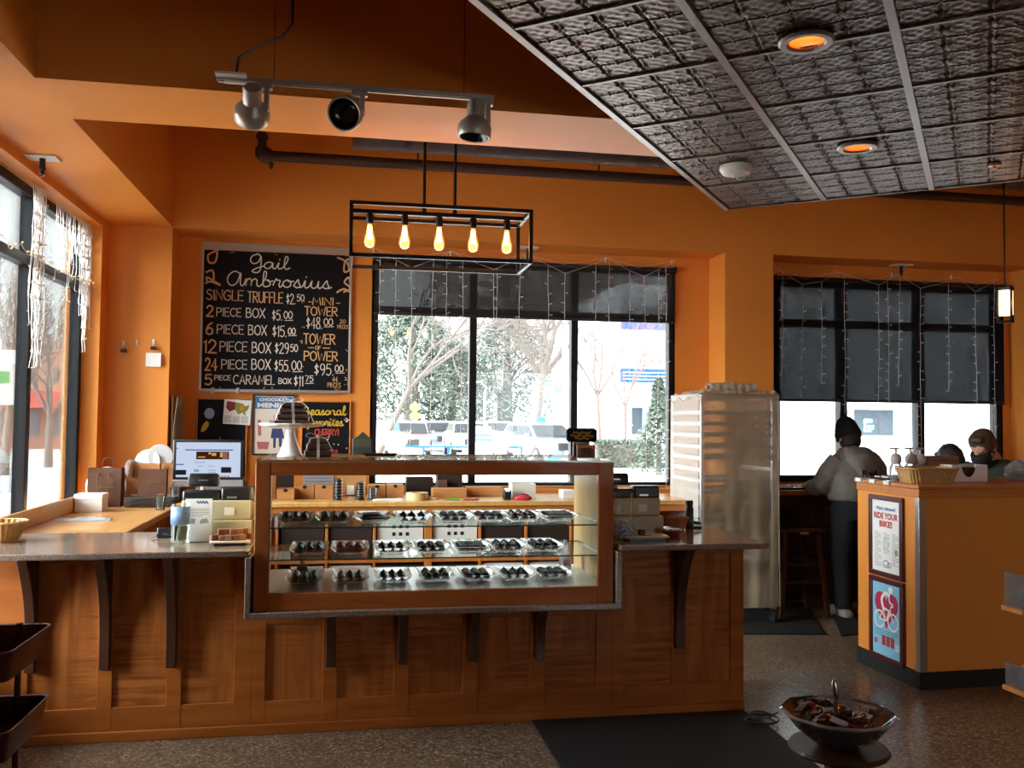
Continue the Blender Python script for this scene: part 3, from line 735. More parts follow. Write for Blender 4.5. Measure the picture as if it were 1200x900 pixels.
hk = [(at(px, 330, Y=7.58).x, 2.93) for px in (909, 983, 1050, 1120, 1168)]
for (u, z), nm in zip(hk[1:4], ('over the first pane of the window beside the people', 'beside the sprinkler over the window by the people', 'over the last pane of the window beside the people')):
    hook((u, 7.648, z+.01), 'white adhesive hook '+nm)
dr = [(at(px, 450, Y=7.56).x, l) for px, l in ((917, .95), (940, 1.), (963, .9), (990, 1.75), (1030, 1.3), (1040, 1.25), (1055, 1.), (1079, 1.8), (1112, 1.), (1143, 1.05), (1166, 1.8))]
icicles('string_lights', 'white wire string lights over the window beside the people', hk, dr, 7.555, 0, 5)
# street window: thick bunches
rnd = random.Random(2)
hk = [(u, 2.955) for u in (4.1, 5.0, 6.05, 7.08)]
dr = []
for c, n, l in ((5.0, 20, .75), (5.95, 34, 1.0), (6.62, 34, .5), (6.98, 44, .8)):
    for k in range(n): dr.append((c+rnd.gauss(0, .06 if c != 6.62 else .26), l*rnd.uniform(.25, 1.1)))
dr = [(min(max(u, 4.15), 7.07), l) for u, l in dr]
icicles('string_lights', 'tangled white icicle string lights bunched along the street window', hk, dr, -1.9, 0, 9, 'bulbdim', 'x', 0, .028)
W = MB(); B = MB(); pp = []
for k in range(60):
    u = 4.9+k*.037; q = (-1.87+rnd.uniform(-.01, .01), u, 2.5+.02*math.sin(k*.8)+rnd.uniform(-.012, .012)); pp.append(q)
    if k % 2 == 0: B.ball((q[0]+.006, q[1], q[2]+.008), .005, 6, 4)
W.tube(pp, .002, 4)
s = thing('string_lights', 'lit amber fairy lights lying along the rail of the street window', 'string lights', pp[0])
for o in (W.build('wire', M['wire'], s, smooth=False), B.build('mini_bulb', M['bulbmini'], s)): o.location = -Vector(s.location)
s.children[1]['kind'] = 'stuff'
# hooks and note on the pier
for px, py, nm in ((145, 403, 'white adhesive hook holding a black clip, nearest the street window'), (161, 401, 'bare white adhesive hook on the pier between two clips'), (180, 401, 'white adhesive hook holding a black clip with a paper note')):
    p = at(px, py, Y=7.3); hook((p.x, 7.3, p.z), nm)
for px, py, nm in ((145, 411, 'black bulldog clip hanging from the hook nearest the street window'), (180, 408, 'black bulldog clip gripping the white note on the pier')):
    p = at(px, py, Y=7.285)
    c = thing('hanging_clip', nm, 'clip', (p.x, 7.279, p.z))
    m = MB(); m.prism([(-.011, -.013), (.011, -.013), (.0025, .013), (-.0025, .013)], 'x', -.021, .021); m.build('clip_body', M['blackplastic'], c) ; m = MB(); m.tube([(-.012, 0, .01), (-.007, -.002, .03), (.007, -.002, .03), (.012, 0, .01)], .0016, 5); m.build('wire_handle', M['steel'], c)
p = at(180, 413, Y=7.285)
m = MB(); m.loft([[(x, .002+.006*math.sin(z*20)+.0006*s_, z) for x, s_ in ((-.055, -1), (.055, -1), (.055, 1), (-.055, 1))] for z in (0, -.03, -.06, -.085, -.105)]); tag(m.build('hanging_note', M['paper'], loc=(p.x, 7.283, p.z-.004)), 'small square white paper note clipped to the pier', 'note')

# ================================================================== boards on the wall
def framed(name, label, cat, x0, x1, z0, z1, y, fmat, pmat, fw=.018, fd=.02, tilt=0):
    b = thing(name, label, cat, ((x0+x1)/2, y, (z0+z1)/2)); hw, hh = (x1-x0)/2, (z1-z0)/2
    m = MB()
    m.box((-hw, -fd, hh-fw), (hw, 0, hh)); m.box((-hw, -fd, -hh), (hw, 0, -hh+fw)); m.box((-hw, -fd, -hh+fw), (-hw+fw, 0, hh-fw)); m.box((hw-fw, -fd, -hh+fw), (hw, 0, hh-fw))
    m.build('frame', fmat, b, bevel=.003)
    m = MB(); m.box((-hw+fw, -fd*.5, -hh+fw), (hw-fw, -.001, hh-fw)); m.build('panel', pmat, b, smooth=False)
    return b, hw, hh, -fd*.5
bd, hw, hh, fy = framed('menu_chalkboard', 'big black price chalkboard with tan hand lettering above the computer', 'chalkboard', -1.2, .008, 1.755, 2.972, Y2-.002, M['nickel'], M['board'], .02, .022)
m = MB(); m.box((-hw+.02, -.021, hh-.065), (hw-.02, -.008, hh-.02))
for k in range(4): m.ball((-hw+.1+k*.33, -.0215, hh-.043), .004, 6, 4)
m.build('top_strip', M['nickel'], bd)
m = MB(); m.box((-hw+.1, -.05, -hh-.006), (hw-.11, -.022, -hh+.012)); m.build('marker_tray', M['aluminium'], bd, bevel=.003)
for x in (-hw+.115, -hw+.31):
    m = MB(); m.box((x-.01, -.058, -hh-.02), (x+.01, -.02, -hh+.03)); m.build('tray_clip', M['nickel'], bd, bevel=.003)
# lettering, laid out on the photographed board: u,v measured in px of the enlarged board (80..830 wide)
put = lambda a, b, d: (a, fy-d, b)
def bx(u): return -hw+(u-57)/(822-57)*2*hw
def bz(v): return hh-(v-62)/(808-62)*2*hh
m = MB(); k = 2*hw/765
def line(txt, u0, u1, vbase, hpx, w=.0085): write(m, txt, bx(u0), bz(vbase), hpx*k, w, put, maxw=(u1-u0)*k)
line('@gail', 295, 500, 185, 66, .009); line('@Ambrosius', 185, 715, 277, 78, .009)
m.build('script_lettering', M['chalk'], bd, smooth=False)
m = MB()
line('SINGLE', 85, 275, 352, 52); line('TRUFFLE', 290, 472, 358, 55)
for n_, v, h_ in (('2', 435, 55), ('6', 525, 62), ('12', 617, 66), ('24', 704, 62), ('5', 776, 52)): line(n_, 88 if n_ != '12' else 78, 130 if len(n_) == 1 else 150, v, h_, .0125)
line('MINI', 620, 735, 360, 38)
line('TOWER', 580, 755, 415, 45); line('TOWER', 578, 745, 560, 52); line('OF', 638, 668, 588, 18, .006)
line('POWER', 582, 760, 645, 48); line('20', 762, 795, 452, 20, .0045); line('PIECES', 750, 808, 478, 18, .004); line('44', 728, 758, 750, 26, .006); line('PIECES', 705, 775, 778, 22, .0042)
m.build('tan_lettering', M['chalktan'], bd, smooth=False)
for u0, u1, v in ((598, 615, 347), (742, 762, 349), (602, 630, 580), (678, 712, 580)): m = MB(); ribbon(m, [(bx(u0), bz(v)), (bx(u1), bz(v))], .006, put); m.build('dash', M['chalktan'], bd, smooth=False)
m = MB()
line('PIECE', 138, 265, 432, 42, .0065); line('BOX', 285, 385, 435, 48, .0075); line('PIECE', 142, 280, 520, 46, .0065); line('BOX', 298, 395, 522, 50, .0075)
line('PIECE', 158, 300, 608, 50, .0065); line('BOX', 318, 418, 612, 54, .0075); line('PIECE', 168, 300, 695, 46, .0065); line('BOX', 318, 418, 695, 52, .0075)
line('PIECE', 135, 218, 752, 24, .006); line('CARAMEL', 228, 440, 770, 46, .0065); line('BOX', 455, 522, 765, 28, .006)
line('$2.', 485, 535, 360, 52, .0065); line('50', 540, 580, 345, 35, .0065); line('$5.', 415, 470, 445, 52, .0065); line('00', 475, 522, 435, 38, .0065); line('$15.', 418, 495, 528, 56, .0065); line('00', 498, 538, 515, 34, .007)
line('$29', 432, 508, 612, 54, .0065); line('50', 512, 552, 602, 38, .0065); line('$55.', 432, 515, 702, 56, .0065); line('00', 520, 575, 695, 48, .0065); line('$11', 532, 585, 775, 52, .0065); line('75', 590, 635, 752, 30, .006)
line('$48.', 590, 675, 482, 58, .0065); line('00', 680, 730, 465, 38, .0065); line('$95.', 635, 740, 718, 58, .0065); line('00', 742, 788, 700, 36, .007)
for u0, u1, v in ((480, 520, 445), (500, 540, 522), (525, 575, 704), (590, 632, 762), (682, 730, 472), (745, 790, 707)): m2 = MB(); ribbon(m2, [(bx(u0), bz(v)), (bx(u1), bz(v-2))], .005, put); m2.build('underline', M['chalk'], bd, smooth=False)
m.build('price_lettering', M['chalk'], bd, smooth=False)
m = MB()
for pts in ([(85, 95), (130, 105), (125, 160), (95, 165), (88, 130), (115, 112), (160, 92)], [(82, 215), (112, 205), (118, 250), (90, 262), (85, 240), (110, 252), (150, 275)], [(80, 270), (105, 262), (150, 277)],
            [(745, 115), (790, 135), (805, 175), (780, 185), (785, 130), (820, 118)], [(780, 290), (812, 270), (805, 215), (782, 240), (808, 262), (815, 285)], [(745, 293), (780, 275), (815, 292)], [(808, 120), (818, 170), (812, 240)]):
    m = MB(); ribbon(m, cr([(bx(u), bz(v)) for u, v in pts], 6), .014, put); m.build('scroll_flourish', M['chalktan'], bd, smooth=False)
rnd = random.Random(4); m = MB()
for k_ in range(26):
    u, v = (rnd.uniform(150, 800), rnd.choice((105, 112, 790, 785))) if k_ < 14 else (rnd.choice((565, 572, 805, 798)), rnd.uniform(330, 780))
    for q in range(3):
        x, z = bx(u+rnd.uniform(-7, 7)), bz(v+rnd.uniform(-6, 6)); m.add([put(x+.0035*math.cos(i*PI/3), z+.0035*math.sin(i*PI/3), .0012) for i in range(6)], [tuple(range(6))])
m.build('chalk_dots', M['chalktan'], bd, smooth=False)['kind'] = 'stuff'

# small chalkboard behind the computer
b2, hw, hh, fy = framed('chalkboard', 'small black chalkboard half hidden behind the computer, a chalked bird on it', 'chalkboard', -1.215, -.81, 1.05, 1.702, Y2-.002, M['sill'], M['board'], .014, .02)
put = lambda a, b, d: (a, fy-d, b)
m = MB(); ring = cr([(-.14, .2), (-.12, .235), (-.085, .24), (-.06, .21), (-.07, .17), (-.1, .155), (-.13, .17), (-.14, .2)], 6)
m.add([put(x, z, .001) for x, z in ring[:-1]], [tuple(range(len(ring)-1))]); m.build('blue_drawing', pm('blue chalk', '#8fb3d9', .8), b2, smooth=False)
m = MB(); q = cr([(-.12, .14), (-.1, .11), (-.13, .06), (-.16, .05), (-.15, .1), (-.12, .14)], 6); m.add([put(x, z, .001) for x, z in q[:-1]], [tuple(range(len(q)-1))]); m.build('yellow_drawing', M['yellowchalk'], b2, smooth=False)
m = MB(); write(m, 'COCONUT', -.07, -.1, .03, .004, put, maxw=.2); m.build('faint_lettering', pm('faint chalk', '#7d7478', .9), b2, smooth=False)
m = MB(); write(m, 'brown', -.02, -.045, .05, .004, put, maxw=.16); m.build('red_lettering', M['redchalk'], b2, smooth=False)
# map sheet
x0, x1, z0, z1 = -1.0, -.785, 1.487, 1.688
mp = thing('map_sheet', 'white sheet with a red and green map over printed text, pinned by the small chalkboard', 'poster', ((x0+x1)/2, Y2-.026, (z0+z1)/2)); mp.rotation_euler.y = .05
m = MB(); m.box((-.107, -.002, -.1), (.107, 0, .1)); m.build('sheet', M['paper'], mp, smooth=False)
put = lambda a, b, d: (a, -.002-d, b)
for nm, col, pts in (('dark_states', '#7a2b1c', [(-.085, .085), (-.02, .08), (-.02, .02), (-.06, .0), (-.09, .03)]), ('green_states', '#8d8a2c', [(-.02, .08), (.04, .07), (.06, .05), (.09, .065), (.085, .03), (.06, .0), (.07, -.025), (.055, -.02), (.04, .0), (.01, -.02), (-.02, .02)]), ('orange_states', '#c98a3a', [(.02, .06), (.05, .045), (.05, .01), (.02, .02)])):
    m = MB(); m.add([put(x, z, .001+.0005*(nm[0] == 'o')) for x, z in pts], [tuple(range(len(pts)))]); m.build(nm, pm(nm, col, .8), mp, smooth=False)
m = MB()
for k_ in range(7):
    for c in range(3): ribbon(m, [(-.095+c*.066, -.035-k_*.008), (-.095+c*.066+.05, -.035-k_*.008)], .0035, put)
m.build('fine_print', M['greyprint'], mp, smooth=False)
# framed poster with a girl-sized plain figure block
b3, hw, hh, fy = framed('framed_poster', 'black framed cream poster with blue lettered band behind the cake stand', 'poster', -.775, -.438, 1.24, 1.735, Y2-.002, M['blackplastic'], pm('cream poster', '#d9cdb9', .6), .012, .02)
put = lambda a, b, d: (a, fy-d, b)
m = MB(); m.add([put(x, z, .001) for x, z in ((-.15, .13), (.15, .13), (.15, .23), (-.15, .23))], [(0, 1, 2, 3)]); m.build('blue_band', M['blue'], b3, smooth=False)
put2 = lambda a, b, d: (a, fy-.0015-d, b)
m = MB(); settext(m, 'CHOCOLAT', 0, .192, .034, put2, .23, .0012, True); settext(m, 'MENIER', 0, .14, .05, put2, .26, .002, True); m.build('lettering', M['chalk'], b3, smooth=False)
m = MB()
for pts in ([(-.01, -.03), (.07, -.03), (.09, -.11), (-.02, -.11)], [(.0, -.11), (.022, -.11), (.02, -.19), (.002, -.19)], [(.045, -.11), (.07, -.11), (.068, -.18), (.048, -.18)]): m.add([put(x, z, .001) for x, z in pts], [tuple(range(4))])
m.build('blue_shape', M['navy'], b3, smooth=False)
m = MB()
for pts in ([(-.13, -.14), (-.03, -.14), (-.04, -.2), (-.12, -.2)], [(-.125, .04), (-.1, .04), (-.095, -.09), (-.12, -.09)]): m.add([put(x, z, .001) for x, z in pts], [tuple(range(4))])
m.build('rose_shape', pm('dusty rose', '#b0606a', .7), b3, smooth=False)
# seasonal board
b4, hw, hh, fy = framed('chalkboard', 'small chalkboard with yellow script and red lettering below the price board', 'chalkboard', -.385, .018, 1.235, 1.69, Y2-.002, M['sill'], M['board'], .012, .02)
put = lambda a, b, d: (a, fy-d, b)
m = MB(); write(m, 'Seasona', -.185, .105, .085, .009, put, maxw=.3) if False else None
write(m, 'S', -.185, .1, .075, .009, put); write(m, 'easonal', -.13, .11, .075, .009, put, maxw=.29); write(m, 'favorites', -.16, .02, .075, .009, put, maxw=.3); m.build('yellow_lettering', M['yellowchalk'], b4, smooth=False)
m = MB(); write(m, 'CHERRY!', -.09, -.055, .045, .009, put, maxw=.2); write(m, 'TRUFFLE', -.02, -.2, .02, .005, put, maxw=.12); m.build('red_lettering', M['redchalk'], b4, smooth=False)
m = MB(); rnd = random.Random(8)
for k_ in range(9):
    x, z = rnd.uniform(-.02, .17), rnd.uniform(-.19, -.07); m.add([put(x+.006*math.cos(i*PI/3), z+.006*math.sin(i*PI/3), .001) for i in range(6)], [tuple(range(6))])
for k_ in range(4): m.add([put(.165+.01*math.cos(i*PI/3+k_)+.012*math.cos(k_*1.6), .07+.012*math.sin(k_*1.6)+.008*math.sin(i*PI/3), .001) for i in range(6)], [tuple(range(6))])
m.build('white_dots', M['chalk'], b4, smooth=False)
# sheaf of papers on the niche side
pp_ = thing('hanging_paper_sheaf', 'sheaf of pinned grey papers hanging at the corner behind the computer', 'papers', (-1.345, 7.46, 1.68))
for k_, (dy, dz, l, rz) in enumerate(((0, 0, .6, 0), (.03, -.02, .55, .05), (-.03, .02, .5, -.04), (.06, -.05, .45, .1))):
    m = MB(); m.loft([[(.012+.008*k_+a*.0012+.012*math.sin(z*9+k_), dy+s_*.11+rz*z, dz-z) for s_, a in ((-1, -1), (1, -1), (1, 1), (-1, 1))] for z in [l*i/7 for i in range(8)]]); m.build('sheet', pm('grey paper', ('#a79c90', '#8d8378', '#b5ab9e', '#9a8f84')[k_], .8), pp_)
m = MB(); m.cbox((.002, 0, -.3), (.012, .26, .66)); m.build('cork_strip', M['kraft'], pp_, bevel=.002)
# ================================================================== service counter
YB = 4.62                                                           # face of the counter panels
GT = .92                                                            # top of the bar granite
sc = thing('service_counter', 'long stained maple panelled service counter with dark curved brackets', 'counter', (.14, YB, 0))
ox = .14
m = MB()
m.box((-1.83-ox, .012, 0), (-.455-ox, .56, GT-.03)); m.box((-.455-ox, .012, 0), (1.36-ox, .62, .6)); m.box((1.36-ox, .012, 0), (2.105-ox, .56, GT-.03))
m.build('counter_body', M['maple'], sc, smooth=False)
def pxX(px): return at(px, 740, Y=YB).x-ox
m = MB()
tops = GT-.03; mid = .592
for a, b, z1 in ((0, 34, tops), (114.7, 133, tops), (196, 214, tops), (275, 296, tops), (296, 312, mid), (378.7, 396, mid), (462, 479.5, mid), (542.7, 560.5, mid), (621, 638.7, mid), (698.7, 717, mid), (717, 731, tops), (786.7, 802.7, tops), (856, 869.5, tops)):
    x0 = pxX(a) if a else -1.83-ox
    m.box((x0, 0, .05), (pxX(b) if b < 869 else 2.105-ox, .014, z1))
m.box((-1.83-ox, .001, .05), (2.105-ox, .014, .16))
m.box((-1.83-ox, .001, tops-.045), (pxX(312), .014, tops)); m.box((pxX(296), .001, mid-.06), (pxX(731), .014, mid)); m.box((pxX(717), .001, tops-.045), (2.105-ox, .014, tops))
m.box((2.105-ox-.002, .0, .0), (2.105-ox+.012, .56, tops))
m.build('stiles_and_rails', M['maple_rail'], sc, bevel=.0025) ; sc.children[-1].name = 'panel_frame'
m = MB(); m.box((-1.83-ox, -.012, 0), (2.117-ox, .014, .05)); m.build('kickboard', M['maple_rail'], sc, bevel=.004)
def bracket(xl, z0, z1, proj, w=.046):
    pr = [(0, z0), (-.035, z0)]
    for k in range(9):
        t = k/8; pr.append((-.035-(proj-.035)*(t**2.6), z0+(z1-z0)*(.12+.88*t)))
    pr += [(0, z1)]
    m = MB(); m.prism(pr, 'x', xl-ox, xl-ox+w); m.build('bracket', M['bracket'], sc, bevel=.003)
for x in (-1.47, -1.142, -.842): bracket(x, .345, tops, .185)
bracket(1.724, .35, tops, .185)
for x in (-.09, .262, .622, .966): bracket(x, .32, mid, .12)
# granite
YG = 4.42
def slab(name, label, x0, x1, y0, y1, z1, t=.03, extra=None):
    m = MB(); m.box((x0, y0, z1-t), (x1, y1, z1))
    if extra: extra(m)
    o = m.build(name, M['granite'], bevel=.006, seg=3); return tag(o, label, 'countertop')
def seg_l(m): pass
slab('granite_countertop', 'grey granite bar top between the street window and the display case', -1.82, -.455, YG, 5.2, GT)
slab('granite_countertop', 'grey granite bar top with a free corner by the baking rack', 1.36, 2.165, YG, 5.2, GT)
m = MB(); m.box((-.455, YG, .6), (1.36, 5.25, .63)); m.box((-.468, YG, .6), (-.44, 5.18, .889)); m.box((1.345, YG, .6), (1.373, 5.18, .889))
tag(m.build('granite_ledge', M['granite'], bevel=.005, seg=3), 'low granite ledge that steps down around the chocolate display case', 'ledge')

# ================================================================== display case
C0, C1, CYF, CYB, CB, CT = -.432, 1.335, 4.45, 5.2, .63, 1.337
dc = thing('display_case', 'wooden chocolate display case with glass front and glass shelves', 'display case', ((C0+C1)/2, CYF, CB))
hw = (C1-C0)/2; H = CT-CB; D = CYB-CYF
o0, o1, z0, z1 = -.36-(C0+C1)/2, 1.253-(C0+C1)/2, .712-CB, 1.272-CB
m = MB()
M['stile'] = wood('case stile', '#955020', '#aa612b', (20, 20, 3), .55, .05, spec=.2)
for a_, b_ in ((-hw, o0), (o1, hw)): m = MB(); m.box((a_, 0, 0), (b_, .03, H)); m.build('stile', M['stile'], dc, bevel=.006, seg=3)
m = MB(); m.box((o0, .001, 0), (o1, .03, z0)); m.box((o0, .001, z1), (o1, .03, H)); m.build('rail', M['case'], dc, bevel=.003)
for s_ in (-1, 1):
    m = MB(); a = hw-.02; m.box((s_*a, .03, 0), (s_*hw, D, H)); m.build('side_panel', M['palein'], dc, bevel=.003)
    m = MB(); m.box((s_*(hw-.021), .03, .0), (s_*(hw+.002), .05, H)) ; 
m = MB(); m.box((-hw+.02, .03, H-.065), (hw-.02, .09, H)); m.box((-hw+.02, D-.05, H-.045), (hw-.02, D, H)); m.build('top_rail', M['case'], dc, bevel=.003)
M['topedge'] = pm('polished glass edge', '#8c7a62', .15, spec=.8)
m = MB(); m.box((-hw, 0, H), (hw, D+.005, H+.01)); o = m.build('top_glass', [M['caseglass'], M['topedge']], dc, smooth=False)
for p in o.data.polygons: p.material_index = 0 if abs(p.normal.z) > .5 else 1
m = MB(); m.box((-hw+.021, .031, H-.012), (hw-.021, D-.001, H-.001)); m.build('top_panel', wood('case top', '#a5703f', '#b98350', (3, 16, 16), .18, .5), dc, smooth=False)
m = MB(); m.box((-hw+.021, .03, .06), (hw-.021, D-.03, .08)); m.build('deck', pm('white laminate deck', '#e4e2dd', .25), dc, smooth=False)
m = MB(); m.box((o0+.001, .012, z0+.001), (o1-.001, .018, z1-.001)); m.build('front_glass', M['caseglass'], dc, smooth=False)
for z, zz in ((1.015, 0), (.859, 1)):
    m = MB(); y0, y1 = .085, D-.12
    m.box((-hw+.022, y0, z-CB-.007), (hw-.022, y1, z-CB)); o = m.build('glass_shelf', [M['caseglass'], M['greenedge']], dc, smooth=False)
    for p in o.data.polygons: p.material_index = 0 if abs(p.normal.z) > .5 else 1
# ---- plates and chocolates
def mesh_only(m, name, mats, **k):
    o = m.build(name, mats, **k); return o
pl = thing('glass_plate', 'x', 'plate', (0, 0, 0))
W2, L2 = .07, .13
def rr(w, l, z, r=.02, n=4):
    out = []
    for sx, sy, a0 in ((1, 1, 0), (-1, 1, PI/2), (-1, -1, PI), (1, -1, 1.5*PI)):
        for k in range(n):
            a = a0+PI/2*k/(n-1); out.append((sx*(w-r)+r*math.cos(a), sy*(l-r)+r*math.sin(a), z))
    return out
m = MB(); m.T = Matrix.Diagonal((1.18, 1.12, 1.15, 1)); m.loft([rr(.058, .115, .016), rr(.066, .125, .022), rr(.078, .138, .034), rr(.08, .14, .037), rr(.077, .137, .038), rr(.064, .122, .026), rr(.056, .112, .022)]); m.build('dish', M['glassplate'], pl)
m = MB()
for y in (-.085, .0, .085):
    m.tube([(-.06, y, .009), (.06, y, .009)], .009, 8)
m.loft([rr(.056, .112, 0), rr(.056, .112, .004)]) if False else None
m.build('foot_rail', M['glassplate'], pl)
def truffle(kind):
    m = MB()
    if kind == 'dome':
        m.lathe([(.001, 0), (.015, 0), (.0165, .006), (.015, .014), (.010, .021), (.004, .026), (.001, .027)], 12, wob=lambda a: 1+.05*math.cos(3*a))
        m.m = 1
        for k in (-1, 0, 1): m.tube([(k*.006-.004, -.0125, .0135), (k*.006-.001, -.004, .0235-.002*abs(k)), (k*.006+.003, .008, .021-.002*abs(k))], .0021, 5)
        return m.build('chocolate_truffle', [M['chocolate'], M['drizzle']])
    if kind == 'gold':
        m.lathe([(.001, 0), (.014, 0), (.016, .006), (.014, .015), (.008, .021), (.001, .023)], 12); m.m = 1
        for k in range(4): m.ball((.006*math.cos(k*1.7), .006*math.sin(k*1.7), .0205), .002, 5, 4)
        return m.build('chocolate_truffle', [M['choc2'], M['gold']])
    if kind == 'red':
        m.lathe([(.001, 0), (.015, 0), (.017, .007), (.015, .016), (.008, .024), (.001, .026)], 14, wob=lambda a: 1+.06*math.sin(5*a)); return m.build('chocolate_truffle', M['red'])
    if kind == 'square':
        m.box((-.014, -.014, 0), (.014, .014, .018)); m.m = 1
        m.tube([(-.012, -.006, .0185), (0, .004, .019), (.012, -.004, .0185)], .0016, 5); m.tube([(-.012, .004, .0185), (0, .011, .019), (.012, .006, .0185)], .0016, 5)
        return m.build('chocolate_truffle', [M['chocolate'], M['drizzle']], bevel=.004)
    if kind == 'bar':
        m.loft([[(x, y*w, z) for x, y in ((-.034, -.012), (.034, -.012), (.034, .012), (-.034, .012))] for z, w in ((0, 1), (.012, 1), (.018, .8))]); m.m = 1
        m.tube([(-.03, -.004, .0185), (-.01, .004, .019), (.01, -.004, .019), (.03, .004, .0185)], .0014, 5)
        return m.build('chocolate_bark', [M['chocolate'], M['drizzle']], bevel=.003)
    m.lathe([(.001, 0), (.013, 0), (.015, .005), (.013, .012), (.007, .019), (.002, .028), (.001, .029)], 12); return m.build('chocolate_truffle', M['chocolate'])
PROTO = {}
rnd = random.Random(12)
first_plate = [True]
def ordinal(i): return ['first', 'second', 'third', 'fourth', 'fifth', 'sixth', 'seventh', 'eighth'][i]
def fill(px, y_front, z, kind, plabel, tlabel, pgroup, tgroup, rows=4):
    x = at(px, 600, Y=y_front+.07).x
    yc = y_front+.16
    skew = 0.0
    if first_plate[0]: pl.location = (x, yc, z); p = pl; first_plate[0] = False
    else: p = dup(pl, (x, yc, z))
    p['label'] = plabel; p['group'] = pgroup
    zt = z+.0255
    if kind == 'bar':
        spots = [(0, -.07, 0), (0, -.035, 0), (0, 0, 0), (0, .035, 0)]
    else:
        spots = [(-.045+.045*i+rnd.uniform(-.003, .003), -.1+.046*j+rnd.uniform(-.004, .004), 0) for j in range(rows) for i in range(3)]
        if rows < 5: spots = spots[:rows*3]
    top = {'dome': .018, 'kiss': .016, 'gold': .016, 'red': .017, 'square': .018}.get(kind, 0)
    if False: spots = spots[:-3]+[(-.021, -.054, top*1.25), (.022, -.05, top*1.25), (.0, -.005, top*1.25)]
    for a, b, c in spots:
        rz = rnd.uniform(-.5, .5) if kind != 'bar' else rnd.uniform(-.08, .08)
        if kind not in PROTO: PROTO[kind] = tag(truffle(kind), 'x', 'chocolate'); t = PROTO[kind]
        else: t = PROTO[kind].copy(); COL.objects.link(t)
        t.location = (x+a, yc+b, zt+c); t.rotation_euler.z = rz; t.scale = (1.42, 1.42, 1.12 if kind != 'kiss' else .95); t['label'] = tlabel; t['group'] = tgroup
desc = {'dome': 'drizzled dark chocolate domes', 'kiss': 'plain peaked dark truffles', 'gold': 'gold dusted truffles', 'red': 'red coated truffles', 'square': 'square drizzled chocolates', 'bar': 'flat slabs of chocolate bark'}
one = {'dome': 'drizzled dark chocolate dome', 'kiss': 'plain peaked dark truffle', 'gold': 'gold dusted truffle', 'red': 'glossy red coated truffle', 'square': 'square drizzled chocolate', 'bar': 'flat dark slab of chocolate bark'}
for shelf, z, yf, items in (
    ('top glass shelf', 1.015, 4.57, [(346, 'dome'), (392, 'dome'), (437, 'bar'), (485, 'kiss'), (533, 'gold'), (575, 'gold'), (613, 'dome'), (656, 'square')]),
    ('lower glass shelf', .859, 4.57, [(363, 'dome'), (411, 'red'), (460, 'kiss'), (507, 'gold'), (553, 'square'), (596, 'dome'), (639, 'dome')]),
    ('case floor', .71, 4.6, [(358, 'dome'), (412, 'kiss'), (462, 'kiss'), (512, 'dome'), (560, 'gold'), (606, 'kiss'), (650, 'gold')])):
    for i, (px, kind) in enumerate(items):
        nth = ordinal(i)+' plate from the computer end of the '+shelf
        fill(px, yf, z, kind, 'plate of '+desc[kind]+', '+ordinal(i)+' from computer end, '+shelf, one[kind]+', '+ordinal(i)+' plate from the computer end, '+shelf, 'glass plates of chocolates', desc[kind]+' on the '+nth, 4 if shelf != 'case floor' else 4)
# soap bottle and scoop in the case
x = at(663, 680, Y=5.0).x
sb = thing('spray_bottle', 'clear white-capped squeeze bottle standing inside the display case', 'bottle', (x, 5.02, .71))
m = MB(); m.lathe([(.001, 0), (.034, 0), (.036, .01), (.036, .06), (.03, .085), (.016, .1), (.015, .11)], 18); m.build('bottle_body', glass('milky bottle', '#e8e8ea', 1., .1, .5), sb)
m = MB(); m.lathe([(.017, .108), (.017, .13), (.01, .138), (.008, .16), (.001, .162)], 14); m.build('cap', M['white'], sb)
m = MB(); m.box((-.02, -.0375, .02), (.02, -.0362, .055)); m.build('label', pm('pink label', '#c9a3b5', .6), sb, smooth=False)
x = at(354, 670, Y=4.95).x
br = thing('pastry_brush', 'tan pastry brush standing upright behind the case floor chocolates', 'brush', (x, 4.95, .71))
m = MB(); m.loft([[(sx*w, sy*.012, z) for sx, sy in ((-1, -1), (1, -1), (1, 1), (-1, 1))] for w, z in ((.03, 0), (.03, .03), (.022, .06))]); m.build('bristles', pm('tan bristle', '#a8733a', .8), br)
m = MB(); m.tube([(0, 0, .055), (0, 0, .09), (0, 0, .16)], [.012, .006, .008], 8); m.build('handle', M['pale'], br)

# ================================================================== things on the case top
CTZ = CT+.0105
cs = thing('cake_stand', 'white scalloped cake stand on top of the display case', 'cake stand', (at(340, 536, Y=4.8).x, 4.8, CTZ))
m = MB(); m.lathe([(.001, 0), (.066, 0), (.066, .006), (.055, .02), (.04, .06), (.027, .1), (.022, .135), (.03, .148)], 32); m.build('pedestal', pm('white porcelain', '#ece8e2', .15), cs)
m = MB(); m.lathe([(.001, .146), (.06, .148), (.12, .152), (.15, .158), (.158, .168), (.155, .172), (.145, .165), (.11, .158), (.001, .156)], 64, wob=lambda a: 1+.025*math.cos(16*a)); m.build('plate', M['white'], cs)
def giftbox(name, label, loc, sizes, rz, group):
    """tower of brown boxes, each its own thing, tied with a ribbon that is a thing of its own"""
    z = loc[2]
    for i, (w, d, h) in enumerate(sizes):
        o = thing(name, label % ('bottom', 'second', 'third', 'top')[i if i < len(sizes)-1 else 3], 'box', (loc[0], loc[1], z), rz, group)
        m = MB(); m.box((-w/2, -d/2, 0), (w/2, d/2, h*.55)); m.build('tray', M['brownbag'], o, bevel=.002)
        m = MB(); m.box((-w/2-.002, -d/2-.002, h*.35), (w/2+.002, d/2+.002, h-.0008)); m.build('lid', pm('chocolate lid', ('#3f2520', '#4d2f28', '#5a3a33', '#35201c')[i], .4), o, bevel=.002)
        z += h
    return z
x, y = cs.location.x, cs.location.y
sz = [(.19, .14, .03), (.155, .12, .03), (.13, .1, .03), (.11, .085, .03)]
